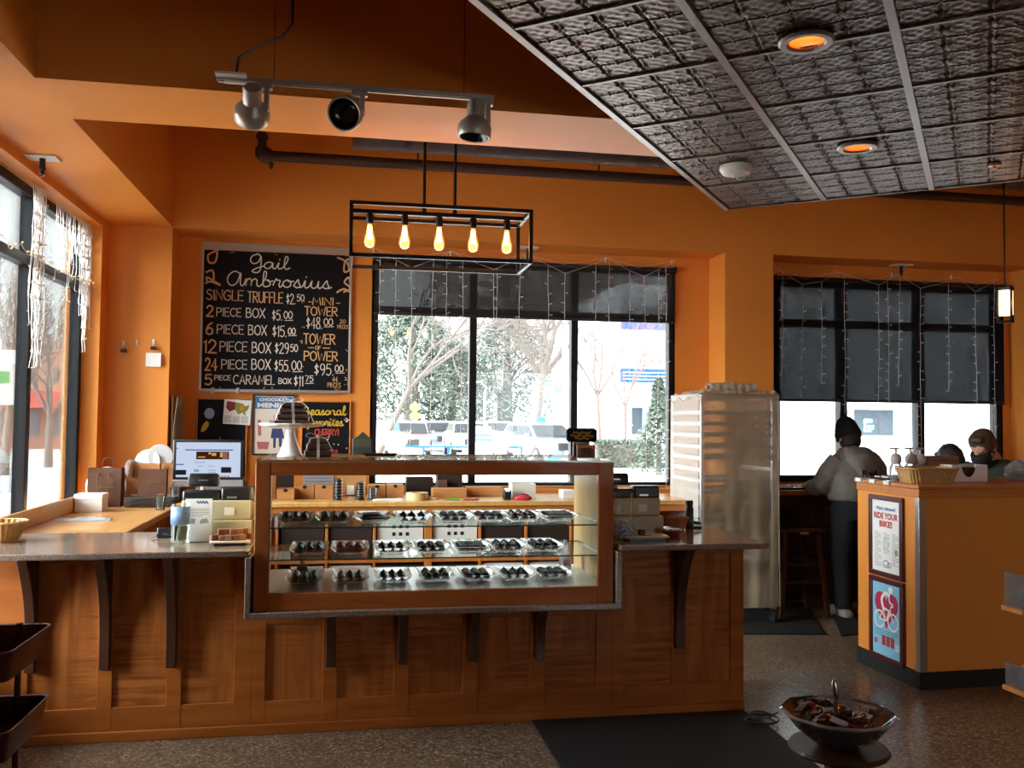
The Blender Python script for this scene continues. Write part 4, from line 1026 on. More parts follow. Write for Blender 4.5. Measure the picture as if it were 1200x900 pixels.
zt = giftbox('gift_box', 'brown chocolate gift box, %s of the tied tower on the cake stand', (x, y, CTZ+.158), sz, .25, 'gift boxes on the cake stand')
def ribbon_bow(loc, sizes, rz, label, tail):
    r = thing('ribbon', label, 'ribbon', loc, rz)
    z = 0; m = MB(); prof = []
    for w, d, h in sizes: prof += [(-d/2-.005, z), (-d/2-.005, z+h)]; z += h
    w_ = .007
    for s_ in (1, -1):
        p = [(s_*a, b) for a, b in prof]+[(0, z+.003)]
        m.loft([[(-w_, a, b), (w_, a, b), (w_, a+s_*.0012, b+.0008), (-w_, a+s_*.0012, b+.0008)] for a, b in p])
    m.build('band', M['paper'], r)
    m = MB()
    for s_ in (-1, 1):
        q = cr([(0, 0), (s_*.035, .02), (s_*.06, .008), (s_*.035, -.004), (0, 0)], 6); m.loft([[(a, -.006, z+.006+b), (a, .006, z+.006+b), (a, .006, z+.0072+b), (a, -.006, z+.0072+b)] for a, b in q])
    m.ball((0, 0, z+.008), .009, 8, 6); m.build('bow', M['paper'], r)
    for s_, l in tail:
        m = MB(); q = cr([(0, z+.006), (s_*.03, z+.004), (s_*(sizes[-1][0]/2+.01), z-.02), (s_*(sizes[0][0]/2+.004), z-l)], 6)
        m.loft([[(a, -sizes[0][1]/2*min(1, i/6)*.9-.008, b), (a, -sizes[0][1]/2*min(1, i/6)*.9+.004, b), (a+.001, -sizes[0][1]/2*min(1, i/6)*.9+.004, b+.001), (a+.001, -sizes[0][1]/2*min(1, i/6)*.9-.008, b+.001)] for i, (a, b) in enumerate(q)]); m.build('tail', M['paper'], r)
ribbon_bow((x, y, CTZ+.158), sz, .25, 'white ribbon tied around the gift box tower on the cake stand', [(-1, .11), (1, .09)])
x2, y2 = at(372, 536, Y=4.75).x, 4.75
sz2 = [(.13, .1, .034), (.105, .085, .032), (.08, .065, .03)]
giftbox('gift_box', 'brown chocolate gift box, %s of the small tied tower beside the cake stand', (x2, y2, CTZ), sz2, .1, 'gift boxes beside the cake stand')
ribbon_bow((x2, y2, CTZ), sz2, .1, 'white ribbon tied around the small gift box tower beside the cake stand', [(-1, .085), (1, .06)])
# green sign block behind the case
p = at(425, 520, Y=5.1)
sg = thing('sign_block', 'small dark green peaked sign at the window end of the case top', 'sign', (p.x, 5.1, CTZ))
m = MB(); m.prism([(-.055, 0), (.055, 0), (.055, .085), (.03, .1), (0, .128), (-.03, .1), (-.055, .085)], 'y', -.012, .012); m.build('sign_body', pm('dark green', '#3b4a41', .5), sg, bevel=.003)
m = MB(); m.box((-.045, -.014, .04), (.045, -.012, .085)); m.build('sign_face', pm('bronze face', '#5f5546', .6), sg, smooth=False)
# tray to its right
p = at(450, 536, Y=4.95)
ty = thing('shallow_tray', 'shallow dark wooden tray lying on the case top beside the green sign', 'tray', (p.x-.02, 4.95, CTZ))
m = MB(); m.loft([rr(.08, .05, .0, .015), rr(.09, .06, .012, .015), rr(.086, .056, .012, .015), rr(.076, .046, .004, .015)]); m.build('tray_body', M['bracket'], ty)
# black easel sign + card
p = at(683, 541, Y=4.75)
es = thing('tabletop_sign', 'little black sign with yellow lettering standing on the case top near the rack', 'sign', (p.x, 4.78, CTZ))
m = MB(); m.prism([(-.085, .095), (-.075, .085), (.075, .085), (.085, .095), (.085, .15), (.07, .16), (-.07, .16), (-.085, .15)], 'y', -.008, .006); m.build('sign_board', M['board'], es, bevel=.004)
m = MB(); m.box((-.045, 0, 0), (.045, .02, .09)); m.box((-.06, -.03, 0), (.06, .03, .008)); m.build('stand', M['bracket'], es, bevel=.002)
put = lambda a, b, d: (a, -.009-d, b)
m = MB()
for z_, w_, n_ in ((.134, .1, 7), (.118, .13, 9), (.104, .08, 6)): ribbon(m, cr([(-w_/2+w_*i/(3*n_), z_+.0055*math.sin(i*1.9)+.003*math.sin(i*.7)) for i in range(3*n_+1)], 3), .0028, put)
m.build('lettering', M['yellowchalk'], es, smooth=False)
cb = thing('card_box', 'small brown pouch card leaning against the black tabletop sign', 'card', (p.x+.012, 4.735, CTZ))
m = MB(); m.box((-.05, -.008, 0), (.05, .008, .07)); m.build('pouch', pm('dusty brown', '#6a4a3c', .6), cb, bevel=.003)
m = MB(); m.box((-.028, -.0095, .012), (.028, -.008, .055)); m.build('label', M['brownbag'], cb, smooth=False)
m = MB(); m.box((-.05, -.009, .05), (.05, -.0085, .07)); m.build('pale_flap', M['kraft'], cb, smooth=False)

# ================================================================== registers and small things on the bar tops
def register(loc, label, rz=0, first=[None]):
    if first[0]: return dup(first[0], loc, rz, label, 'cash registers')
    r = first[0] = thing('cash_register', label, 'cash register', loc, rz, 'cash registers')
    m = MB(); m.box((-.18, -.17, 0), (.18, .2, .1)); m.build('drawer_base', M['cream'], r, bevel=.008)
    m = MB(); m.prism([(-.14, .1), (.16, .1), (.16, .16), (-.1, .2), (-.14, .2)], 'x', -.17, .17); m.build('upper_body', M['cream'], r, bevel=.008)
    for x0_, x1_, h_ in ((-.17, .015, .05), (.02, .17, .065)):
        m = MB(); m.prism([(-.13, .198), (.12, .165), (.12, .185), (-.05, .2+h_), (-.12, .2+h_)], 'x', x0_, x1_); m.build('cover', M['blackplastic'], r, bevel=.01)
    m = MB(); m.tube([(-.075, -.06, .2), (-.075, -.06, .28)], .018, 12); m.build('display_stem', M['cream'], r)
    m = MB(); m.T = Matrix.Translation((-.075, -.06, .3)) @ Matrix.Rotation(-.12, 4, 'X'); m.loft([[(sx*w, y, sz*h) for sx, sz in ((-1, -.7), (-.85, -1), (.85, -1), (1, -.7), (1, .7), (.85, 1), (-.85, 1), (-1, .7))] for y, w, h in ((-.022, .07, .028), (-.018, .076, .033), (.02, .076, .033), (.03, .06, .025))]); m.build('display', M['blackplastic'], r)
    m = MB(); m.box((.04, -.1425, .125), (.09, -.1412, .165)); m.box((-.12, -.1425, .115), (-.06, -.1412, .16)); m.build('sticker', M['paper'], r, smooth=False)
    m = MB(); m.box((.05, -.132, .21), (.1, -.13, .22)); m.box((-.1, -.083, .297), (-.05, -.0835, .303)); m.build('badge', M['aluminium'], r, smooth=False)
    return r
register((-.66, 4.98, GT), 'cream cash register with black covers at the computer end of the display case')
register((1.56, 5.0, GT), 'cream cash register with black covers beside the baking rack')
# tip jar with blue label
p = at(211, 637, Z=GT)
tj = thing('tip_jar', 'clear tip jar with a blue picture label and folded banknotes', 'jar', (p.x, p.y, GT))
m = MB(); m.lathe([(.001, 0), (.044, 0), (.046, .006), (.046, .19), (.048, .195), (.044, .195), (.043, .01), (.001, .008)], 28); m.build('jar_glass', M['caseglass'], tj)
m = MB(); ring = [[(.0467*math.cos(a), .0467*math.sin(a), z) for z in (.095, .185)] for a in [(-PI*.95+i*PI*.9/20) for i in range(21)]]
m.add([p_ for r_ in ring for p_ in r_], [(2*i, 2*i+2, 2*i+3, 2*i+1) for i in range(20)]); lb = m.build('blue_label', pm('sky label', '#8fb4dd', .5, col2='#5a7aa5', vscale=18), tj)
lb.modifiers.new('t', 'SOLIDIFY').thickness = .001
for k in range(7):
    bn = MB(); a = k*1.9; rr_ = .022
    bn.loft([[(rr_*math.cos(a+z*9)+.014*sx*math.cos(a+1.2), rr_*math.sin(a+z*9)+.014*sx*math.sin(a+1.2)+sy*.0006, .01+z) for sx, sy in ((-1, -1), (1, -1), (1, 1), (-1, 1))] for z in (0, .02, .045, .07)])
    tag(bn.build('banknote', pm('banknote green', '#8d9076', .8) if k == 0 else M['banknote'], loc=(tj.location.x, tj.location.y, GT+.008)), 'folded green banknote inside the tip jar', 'banknote', 'banknotes in the tip jar')
    if k == 0: M['banknote'] = bpy.data.materials['banknote green']
# info card
p = at(226, 634, Z=GT)
ic = thing('info_card', 'white printed info card standing between the tip jar and the register', 'card', (-.735, 4.775, GT))
m = MB(); m.box((-.065, -.001, 0), (.065, .001, .215)); m.build('card', M['paper'], ic, smooth=False)
m = MB(); m.box((-.07, .001, 0), (.07, .004, .22)); m.box((-.07, -.02, 0), (.07, .03, .004)); m.build('holder', M['clear'], ic, smooth=False)
put = lambda a, b, d: (a, -.0012-d, b)
m = MB(); ribbon(m, cr([(-.01+.004*i, .198+.006*math.sin(i*1.8)) for i in range(14)], 3), .005, put); m.build('heading', M['blue'], ic, smooth=False)
m = MB()
for k in range(5): ribbon(m, [(-.05, .165-k*.009), (.05 if k != 4 else .02, .165-k*.009)], .003, put)
m.add([put(x_, z_, .001) for x_, z_ in ((-.045, .09), (-.02, .09), (-.015, .115), (-.04, .118))], [(0, 1, 2, 3)]); m.add([put(x_, z_, .001) for x_, z_ in ((.005, .09), (.05, .095), (.04, .118), (.01, .112))], [(0, 1, 2, 3)])
m.build('print', M['greyprint'], ic, smooth=False)
# card reader
p = at(190, 628, Z=GT+.02)
cr_ = thing('card_reader', 'black card reader with a curly cord on the bar top by the tip jar', 'card reader', (p.x, p.y+.1, GT))
m = MB(); m.prism([(-.03, 0), (.03, 0), (.03, .04), (-.03, .055)], 'x', -.04, .04); m.build('reader_body', M['blackplastic'], cr_, bevel=.006)
m = MB(); m.box((-.012, -.0312, .02), (.012, -.03, .024)); m.build('indicator', pm('blue indicator', '#5566aa', .4), cr_, smooth=False)
m = MB(); m.tube([tuple(q) for q in [(-.04, -.02, .012), (-.06, -.06, .008), (-.03, -.085, .02), (.02, -.07, .018), (.05, -.04, .006)]], .004, 8); m.build('cord', M['blackplastic'], cr_)
# wrapped caramels on a white board (left) and dish (right)
def tray_of(loc, rz, tlabel, items, glabel, group, mats, size=(.19, .13)):
    t = thing('serving_board', tlabel, 'board', loc, rz)
    m = MB(); m.box((-size[0]/2, -size[1]/2, .014), (size[0]/2, size[1]/2, .024)); m.build('board_top', pm('board cream', '#d8cdbb', .5), t, bevel=.003)
    m = MB(); m.box((-size[0]/2+.02, -size[1]/2+.012, 0), (size[0]/2-.02, size[1]/2-.012, .014)); m.build('board_base', M['blackplastic'], t, bevel=.002)
    c, s_ = math.cos(rz), math.sin(rz); pr = None
    for a, b, z, r, k in items:
        if pr is None:
            m = MB(); m.box((-.031, -.017, 0), (.031, .017, .027)); pr = thing('wrapped_caramel', glabel, 'candy', (0, 0, 0), 0, group); m.build('sweet', mats[0], pr, bevel=.004); m = MB(); m.box((.0, -.0176, -.0004), (.0314, .0176, .0274)); m.build('wrapper_band', mats[1], pr, bevel=.002); o = pr
        else: o = copy_tree(pr)
        o.location = (loc[0]+a*c-b*s_, loc[1]+a*s_+b*c, loc[2]+z); o.rotation_euler.z = rz+r
    return t
p = at(268, 640, Z=GT)
tray_of((p.x, p.y+.06, GT), .08, 'cream serving board of stacked candy on the bar top by the register',
        [(-.066, -.01, .024, .5, 0), (-.02, -.035, .024, -.1, 0), (.04, -.03, .024, .3, 0), (.075, .02, .024, -.3, 0), (-.03, .005, .05, .15, 0), (.025, -.005, .05, .3, 0), (.058, .02, .05, -.2, 0)],
        'caramel brown wrapped candy stacked on the cream board by the register', 'wrapped candy on the cream board', (pm('toffee', '#70402b', .5), pm('toffee band', '#8a5a42', .5)))
p = at(760, 634, Z=GT)
tray_of((p.x, p.y+.07, GT), -.05, 'dark-edged serving board with a few chocolates by the floral jar', [(-.06, .01, .024, 0, 0), (-.005, -.01, .024, .1, 0)],
        'dark brown wrapped candy on the board by the floral jar', 'wrapped candy by the floral jar', (pm('dark toffee', '#3c2219', .5), pm('pale band', '#b9a99a', .5)), (.24, .13))
p = at(782, 630, Z=GT)
cp = thing('bonbon_cup', 'shiny reddish brown bonbon bowl with silver rim by the floral jar', 'bowl', (p.x, p.y+.05, GT+.024)); cp.location.z = GT; cp.location.x += .045
m = MB(); m.lathe([(.001, 0), (.03, 0), (.05, .015), (.052, .035), (.044, .042), (.001, .042)], 20); m.build('bowl', pm('red brown glaze', '#6a3422', .2), cp)
m = MB(); m.lathe([(.05, .033), (.053, .036), (.05, .04)], 20, cap=False); m.build('rim', M['steel'], cp)
p = at(797, 622, Z=GT)
pc = thing('paper_wrap', 'crumpled brown paper cup on the bar corner by the rack', 'paper cup', (p.x+.0, p.y+.03, GT))
m = MB(); m.lathe([(.001, 0), (.035, 0), (.05, .04), (.062, .075), (.057, .072), (.045, .04), (.03, .008), (.001, .006)], 14, wob=lambda a: 1+.12*math.sin(3*a)+.07*math.cos(7*a)); m.build('cup', M['kraft'], pc)
m = MB(); m.loft([[(.05+.004*k, -.03, .05+z) for k, z in ((0, 0), (1, .0), (1, .002), (0, .002))], [(.1+.004*k, -.05, .075+z) for k, z in ((0, 0), (1, .0), (1, .002), (0, .002))]]); m.build('torn_flap', M['kraft'], pc)
p = at(784, 612, Z=GT)
bb = thing('pump_bottle', 'tall slim black bottle behind the small candy board', 'bottle', (p.x, 5.06, GT))
m = MB(); m.lathe([(.001, 0), (.024, 0), (.025, .005), (.025, .12), (.02, .13), (.02, .14), (.022, .142), (.022, .165), (.001, .166)], 18); m.build('bottle_body', M['blackplastic'], bb)
m = MB(); m.box((-.012, -.026, .03), (.012, -.0245, .09)); m.build('label', pm('grey label', '#3a3a3c', .5), bb, smooth=False)
p = at(793, 615, Z=GT)
bx_ = thing('stapler', 'small black stapler on the bar corner beside the paper cup', 'stapler', (p.x+.04, 5.1, GT))
m = MB(); m.box((-.05, -.018, 0), (.05, .018, .012)); m.build('base', M['blackplastic'], bx_, bevel=.003)
m = MB(); m.prism([(-.05, .03), (.05, .018), (.05, .032), (-.045, .055)], 'y', -.015, .015); m.build('arm', M['blackplastic'], bx_, bevel=.004); m = MB(); m.box((-.048, -.012, .012), (-.03, .012, .035)); m.build('hinge', M['steel'], bx_)
# floral jar
p = at(733, 633, Z=GT)
fj = thing('vase_jar', 'clear waisted jar with a blue floral label beside the case', 'jar', (p.x-.005, p.y+.03, GT))
m = MB(); m.lathe([(.001, 0), (.058, 0), (.06, .008), (.06, .11), (.056, .13), (.05, .16), (.052, .2), (.06, .245), (.057, .246), (.048, .2), (.046, .16), (.055, .11), (.055, .01), (.001, .008)], 28); m.build('jar_glass', M['caseglass'], fj)
m = MB(); ring = [[(.0607*math.cos(a), .0607*math.sin(a), z) for z in (.012, .105)] for a in [(-PI*.85+i*PI*.7/20) for i in range(21)]]
m.add([p_ for r_ in ring for p_ in r_], [(2*i, 2*i+2, 2*i+3, 2*i+1) for i in range(20)]); lb = m.build('floral_label', pm('floral label', '#c9d3e0', .5, col2='#3f5f8d', vscale=70), fj); lb.modifiers.new('t', 'SOLIDIFY').thickness = .001
m = MB()
for k in range(6): m.tube([(.01*math.cos(k), .01*math.sin(k), .01), (.02*math.cos(k*2), .02*math.sin(k*2), .09), (.03*math.cos(k*2.2), .03*math.sin(k*2.2), .15)], .002, 5)
m.build('dried_stem', M['pale'], fj) if False else None
# basket at the street end
p = at(8, 638, Z=GT)
bk = thing('wooden_bowl', 'ridged wooden bread bowl at the street end of the bar top', 'bowl', (p.x-.055, p.y+.1, GT))
m = MB(); m.lathe([(.001, 0), (.06, 0), (.075, .02), (.098, .07), (.112, .1), (.108, .102), (.092, .072), (.07, .024), (.001, .014)], 48, wob=lambda a: 1+.03*math.cos(24*a)); m.build('bowl_body', wood('woven bowl', '#a2703c', '#c08d52', (30, 30, 30), .6, 0), bk)
m = MB(); m.lathe([(.111, .095), (.115, .1), (.11, .105), (.106, .101)], 40, cap=False); m.build('rim', M['pale'], bk)
# ================================================================== back counter and street bench
BC = .93
bc = thing('back_counter', 'long pale wooden worktop under the middle window', 'worktop', (.95, 6.78, 0))
m = MB(); m.box((-2.15, 0, BC-.035), (2.15, .84, BC)); m.build('worktop', M['bench'], bc, bevel=.004)
m = MB(); m.box((-2.12, .02, BC-.085), (2.12, .045, BC-.035)); m.build('apron', M['sill'], bc, bevel=.003)
def cubby(px_list, label, zs=(.1, .49, .842)):
    xs = [at(p_, 650, Y=6.82).x for p_ in px_list]; x0 = xs[0]
    c = thing('cubby_shelf', label, 'shelf unit', (x0, 6.81, 0))
    m = MB(); t = .019
    for i, x in enumerate(xs):
        w_ = .02 if 0 < i < len(xs)-1 else .03
        m.box((x-x0-w_/2, 0, .0), (x-x0+w_/2, .36, zs[-1])); 
    m.build('upright', M['sill'], c, bevel=.002)
    m = MB()
    for z in zs: m.box((-.01, .002, z-.012), (xs[-1]-x0+.01, .36, z+.012))
    m.box((0, .352, .02), (xs[-1]-x0, .362, zs[-1])); m.build('shelf_board', M['sill'], c, bevel=.002)
    return xs
xa = cubby([268, 324, 382.5, 438.5, 499.5], 'wooden cubby shelf under the worktop, computer end')
xb = cubby([503.5, 562, 616, 669, 723], 'wooden cubby shelf under the worktop, rack end')
PB = {}
def store_box(x0, x1, z, h, mat, label, cat='box', holes=False, tagtext=None, y=6.83):
    b = thing('storage_box', label, cat, ((x0+x1)/2, y, z), 0, None); w = (x1-x0)/2
    m = MB(); m.box((-w, 0, 0), (w, .3, h)); m.build('box_body', mat, b, bevel=.004)
    if holes:
        m = MB()
        for i in range(3):
            for j in range(2): m.box((-.06+i*.05, -.0015, h*.55+j*.055), (-.035+i*.05, .001, h*.55+.026+j*.055))
        m.build('square_holes', M['blackplastic'], b, smooth=False)
    if tagtext:
        m = MB(); m.box((-.06, -.002, h*.58), (.06, 0, h*.58+.065)); lb_ = m.build('label_card', M['paper'], b, smooth=False)
        m = MB(); settext(m, tagtext, 0, h*.58+.02, .03, lambda a, b_, d: (a, -.002-d, b_), .07, 0, True); m.build('label_lettering', M['blackplastic'], lb_, smooth=False)
    return b
wb = pm('white storage board', '#dedad6', .6); dk = pm('dark storage board', '#2a1a16', .6)
store_box(xa[1]+.03, xa[2]-.02, .503, .31, dk, 'dark storage box in the upper cubby, second from the computer end')
store_box(xa[2]+.02, xa[3]-.02, .503, .31, dk, 'dark storage box in the upper cubby, third from the computer end')
store_box(xa[3]+.02, xa[4]-.025, .503, .31, wb, 'white storage box with square holes in the computer end cubbies', holes=True)
store_box(xb[0]+.025, xb[1]-.02, .503, .31, wb, 'white storage box with square holes in the rack end cubbies', holes=True)
store_box(xb[1]+.02, xb[2]-.02, .503, .31, dk, 'dark storage box in the upper cubby, second in the rack end unit')
store_box(xb[2]+.02, xb[3]-.02, .503, .31, dk, 'dark storage box in the upper cubby, third in the rack end unit')
store_box(xa[1]+.1, xa[2]-.02, .113, .345, wb, 'plain white storage box in the lower cubby behind the pastry brush')
store_box(xa[2]+.02, xa[3]-.02, .113, .345, wb, 'white storage box with a lettered card in the computer end lower cubby', tagtext='Air Tight')
store_box(xa[3]+.02, xa[4]-.025, .113, .345, dk, 'dark brown box in the lower cubby beside the white lettered one')
store_box(xb[0]+.025, xb[1]-.02, .113, .345, dk, 'dark brown box in the first lower cubby of the rack end unit')
store_box(xb[1]+.02, xb[2]-.02, .113, .345, wb, 'white storage box with a lettered card in the rack end lower cubby', tagtext='Fuji Rolls')
store_box(xb[2]+.02, xb[3]-.02, .113, .345, pm('grey storage board', '#b9b0a8', .6), 'grey storage box in the lower cubby by the squeeze bottle')

def carton(px0, px1, py0, py1, y, label, mat, name='carton', cat='box', d=.16, flap=True, open_top=False, group=None):
    a = at(px0, py1, Y=y); b = at(px1, py1, Y=y); h = max(at(px0, py0, Y=y).z-BC, .03); w = (b.x-a.x)/2
    o = thing(name, label, cat, ((a.x+b.x)/2, y, BC), 0, group)
    m = MB()
    if open_top:
        t = .004
        m.box((-w, 0, 0), (w, d, t)); m.box((-w, 0, 0), (w, t, h)); m.box((-w, d-t, 0), (w, d, h)); m.box((-w, 0, 0), (-w+t, d, h)); m.box((w-t, 0, 0), (w, d, h))
    else: m.box((-w, 0, 0), (w, d, h))
    m.build('carton_body', mat, o, bevel=.002)
    if flap:
        m = MB(); m.lathe([(.001, -.001), (.016, -.001), (.016, .001), (.001, .001)], 16); m.T = None
        m.v = [(x, -.0015+z*.3, h-.012+y_*.8) for x, y_, z in m.v]; m.build('finger_notch', M['blackplastic'], o, smooth=False)
    return o
carton(324, 345, 573, 584, 7.0, 'low kraft tray carton nearest the computer on the worktop', M['kraft'], open_top=True)
carton(345.5, 368, 569, 583, 7.1, 'kraft carton second from the computer on the worktop', M['kraft'])
carton(369, 390, 569, 583, 7.1, 'kraft carton third from the computer on the worktop', M['kraft'])
carton(431, 452, 568.5, 583, 7.08, 'kraft carton just past the label holders on the worktop', M['kraft'])
carton(453, 473, 568, 583, 7.08, 'kraft carton next to the roll of tape on the worktop', M['kraft'])
carton(507, 546, 573, 584, 7.08, 'long low kraft carton behind the green marker', M['kraft'], flap=False)
carton(547, 589, 571, 581, 7.25, 'long kraft carton behind the black tape dispenser', M['kraft'], flap=False)
carton(600, 628, 567, 582, 7.0, 'white open carton standing by the red cloth', pm('cream carton', '#d8d2c4', .7), open_top=True, flap=False)
carton(660, 676, 575, 583, 6.95, 'small white box with a red lid at the rack end of the worktop', pm('off white box', '#d9d3cc', .6), flap=False)
carton(323, 343, 557, 576, 7.3, 'dark brown box behind the low kraft tray', pm('dark brown board', '#2b1c1c', .6), flap=False)
carton(399, 429, 556, 570, 7.35, 'tan box behind the label holders on the worktop', pm('tan board', '#c28a55', .7), flap=False)
carton(476, 508, 560, 575, 7.3, 'dark brown tray box behind the tape roll', pm('dark tray', '#251815', .5), open_top=True, flap=False)
carton(512, 542, 557, 575, 7.35, 'black brown box in front of the middle window sill', pm('black brown board', '#2a1b18', .6), flap=False)
carton(513, 524, 563, 574, 7.28, 'little brown box against the black brown box', pm('mid brown board', '#5b3b2e', .6), flap=False)
# shiny bags in the dark tray
p = at(492, 573, Y=7.36)
gb = thing('foil_bag', 'crumpled clear bag poking out of the dark tray box', 'bag', (p.x, 7.38, BC+.005)); rnd = random.Random(6)
m = MB(); m.ball((0, 0, .055), .06, 18, 12, (1.25, .8, .9)); m.v = [(x*(1+rnd.uniform(-.15, .15)), y*(1+rnd.uniform(-.15, .15)), max(0, z*(1+rnd.uniform(-.12, .12)))) for x, y, z in m.v]; m.build('bag_body', glass('crinkled film', '#d8d8da', 3., .12, .25), gb, smooth=False); m = MB(); m.box((-.02, -.055, .02), (.02, -.052, .05)); m.build('bag_label', M['paper'], gb, smooth=False) if False else None
# papers, tape, markers
p = at(453, 585, Z=BC)
for k in range(2):
    m = MB(); m.box((-.11, -.08, 0), (.11, .08, .004), .1*k); tag(m.build('paper_stack', M['paper'], loc=(p.x+.01*k, 6.93, BC+.0045*k), smooth=False), ('lower' if k == 0 else 'upper')+' white sheet stack lying on the worktop before the kraft cartons', 'papers', 'sheet stacks on the worktop')
p = at(489, 585, Y=6.92)
tp_ = thing('tape_roll', 'big roll of tan packing tape on the worktop', 'tape', (p.x, 6.95, BC))
m = MB(); rs = [(.052, 0), (.085, 0), (.085, .055), (.052, .055), (.052, 0)]; m.lathe(rs, 28, cap=False); m.build('tape', pm('tan tape', '#c9b182', .3), tp_); m = MB(); m.lathe([(.049, .0), (.0525, .0), (.0525, .056), (.049, .056), (.049, 0)], 28, cap=False); m.build('core', M['kraft'], tp_)
def pen(px0, px1, y, col, label):
    a = at(px0, 585, Y=y); b = at(px1, 585, Y=y); t = thing('marker_pen', label, 'marker', ((a.x+b.x)/2, y, BC+.009), -.15); l = (b.x-a.x)/2
    m = MB(); m.tube([(-l, 0, 0), (l*.4, 0, 0)], .008, 10); m.build('barrel', M['white'] if col != '#5fa03a' else pm('green marker', col, .4), t); m = MB(); m.tube([(l*.4, 0, 0), (l, 0, 0)], [.009, .007], 10); m.build('cap', pm('cap '+col, col, .4), t)
pen(501, 514, 6.93, '#d9902c', 'white marker with an orange cap beside the tape roll')
pen(523, 539, 6.88, '#5fa03a', 'green marker lying at the front of the worktop')
p = at(552, 587, Y=6.86)
for k in range(4):
    m = MB(); m.ball((0, 0, .008), .014, 10, 6, (1.3, .9, .55)); m.ball((.022, 0, .008), .008, 8, 5, (1, 1, .5)); m.ball((-.022, 0, .008), .008, 8, 5, (1, 1, .5))
    tag(m.build('wrapped_candy', pm('red foil', '#b5382b', .35) if k == 0 else bpy.data.materials['red foil'], loc=(p.x-.04+.028*k, 6.87+.015*(k % 2), BC)), 'red wrapped candy lying by the green marker', 'candy', 'red candies on the worktop')
p = at(594, 583, Y=6.95)
td = thing('tape_dispenser', 'black tape dispenser beside the white open carton', 'tape dispenser', (p.x, 6.95, BC))
m = MB(); m.prism([(-.04, 0), (.045, 0), (.045, .03), (.02, .045), (.0, .075), (-.03, .075), (-.045, .04)], 'x', -.03, .03); m.build('dispenser_body', M['blackplastic'], td, bevel=.005); m = MB(); m.tube([(-.018, -.008, .06), (.018, -.008, .06)], .028, 18); m.build('tape', M['white'], td)
p = at(612, 583, Y=6.92)
m = MB(); rnd = random.Random(3); m.ball((0, 0, .012), .05, 18, 10, (1.4, .8, .55)); m.v = [(x*(1+rnd.uniform(-.12, .12)), y, max(0, z*(1+rnd.uniform(-.3, .3)))) for x, y, z in m.v]; tag(m.build('cloth', pm('red cloth', '#b92f3e', .8), loc=(p.x, 6.89, BC)), 'crumpled red cloth in front of the white open carton', 'cloth')
# label holders: chrome wire racks
for px, h, nm in ((396, .16, 'chrome spiral label holder with tags beside the kraft cartons'), (422, .13, 'chrome label holder with black bands beside the tan box'), (436, .08, 'small black and silver label holder in front of a kraft carton')):
    p = at(px, 584, Y=6.98); r = thing('label_holder', nm, 'label holder', (p.x, 6.98, BC))
    m = MB(); m.lathe([(.001, 0), (.036, 0), (.036, .008), (.001, .008)], 18); m.build('base', M['blackplastic'], r)
    m = MB()
    for q in range(7): m.lathe([(.03, .012+q*h/7), (.034, .012+q*h/7+.004), (.03, .012+q*h/7+.008)], 18, cap=False)
    m.build('band', M['steel'], r); m = MB(); m.tube([(0, 0, .008), (0, 0, h)], .027, 14); m.build('tag_column', M['blackplastic'], r)
p = at(411, 577, Y=7.2)
cdh = thing('card', 'small white card leaning on the tan box', 'card', (p.x, 7.33, BC)); m = MB(); m.box((-.03, -.002, 0), (.03, .002, .085)); m.build('card_face', M['paper'], cdh, smooth=False); m = MB(); m.box((-.035, -.006, 0), (.035, .012, .008)); m.build('card_foot', M['blackplastic'], cdh)
# wall calendar under the window board
a = at(355, 556, Y=7.63); b = at(391, 569, Y=7.63)
cal = thing('wall_calendar', 'grey printed sheet on the wall behind the kraft cartons', 'papers', ((a.x+b.x)/2, 7.645, (a.z+b.z)/2)); w_, h_ = (b.x-a.x)/2, .12
m = MB(); m.box((-w_, -.003, -h_), (w_, 0, h_)); m.build('sheet', pm('grey sheet', '#a9a7ad', .8), cal, smooth=False)
m = MB()
for k in range(8): ribbon(m, [(-w_*.85, -h_*.8+k*.028), (w_*.85, -h_*.8+k*.028)], .004, lambda a_, b_, d: (a_, -.003-d, b_))
m.build('print', M['navy'], cal, smooth=False)

# ---- computer
a = at(203, 515, Y=6.92); b = at(285, 562, Y=6.92)
im = thing('desktop_computer', 'silver all-in-one computer showing a web page on the back counter', 'computer', ((a.x+b.x)/2, 6.92, BC)); im.rotation_euler.z = -.03
w_ = (b.x-a.x)/2; zt, zb = a.z-BC, b.z-BC
im.location.z = BC
m = MB(); m.box((-w_, .0, zb), (w_, .012, zt)); m.build('bezel', M['blackplastic'], im, bevel=.006)
m = MB(); m.box((-w_, .0, zb-.052), (w_, .012, zb)); m.build('chin', M['aluminium'], im, bevel=.004)
m = MB(); m.loft([[(sx*w_*k, .012+dy, (zb-.05+zt)/2+sz*((zt-zb+.05)/2)*k) for sx, sz in ((-1, -1), (1, -1), (1, 1), (-1, 1))] for k, dy in ((.99, 0), (.9, .012), (.6, .03), (.3, .04))]); m.build('back_shell', M['aluminium'], im)
m = MB(); m.prism([(.03, .002), (.15, .002), (.15, .01), (.06, .012), (.045, .16), (.038, .16), (.03, .012)], 'x', -.09, .09); m.box((-.09, -.06, 0), (.09, .15, .006)); m.build('stand', M['aluminium'], im, bevel=.002)
sw, s0, s1 = w_-.022, zb+.014, zt-.02
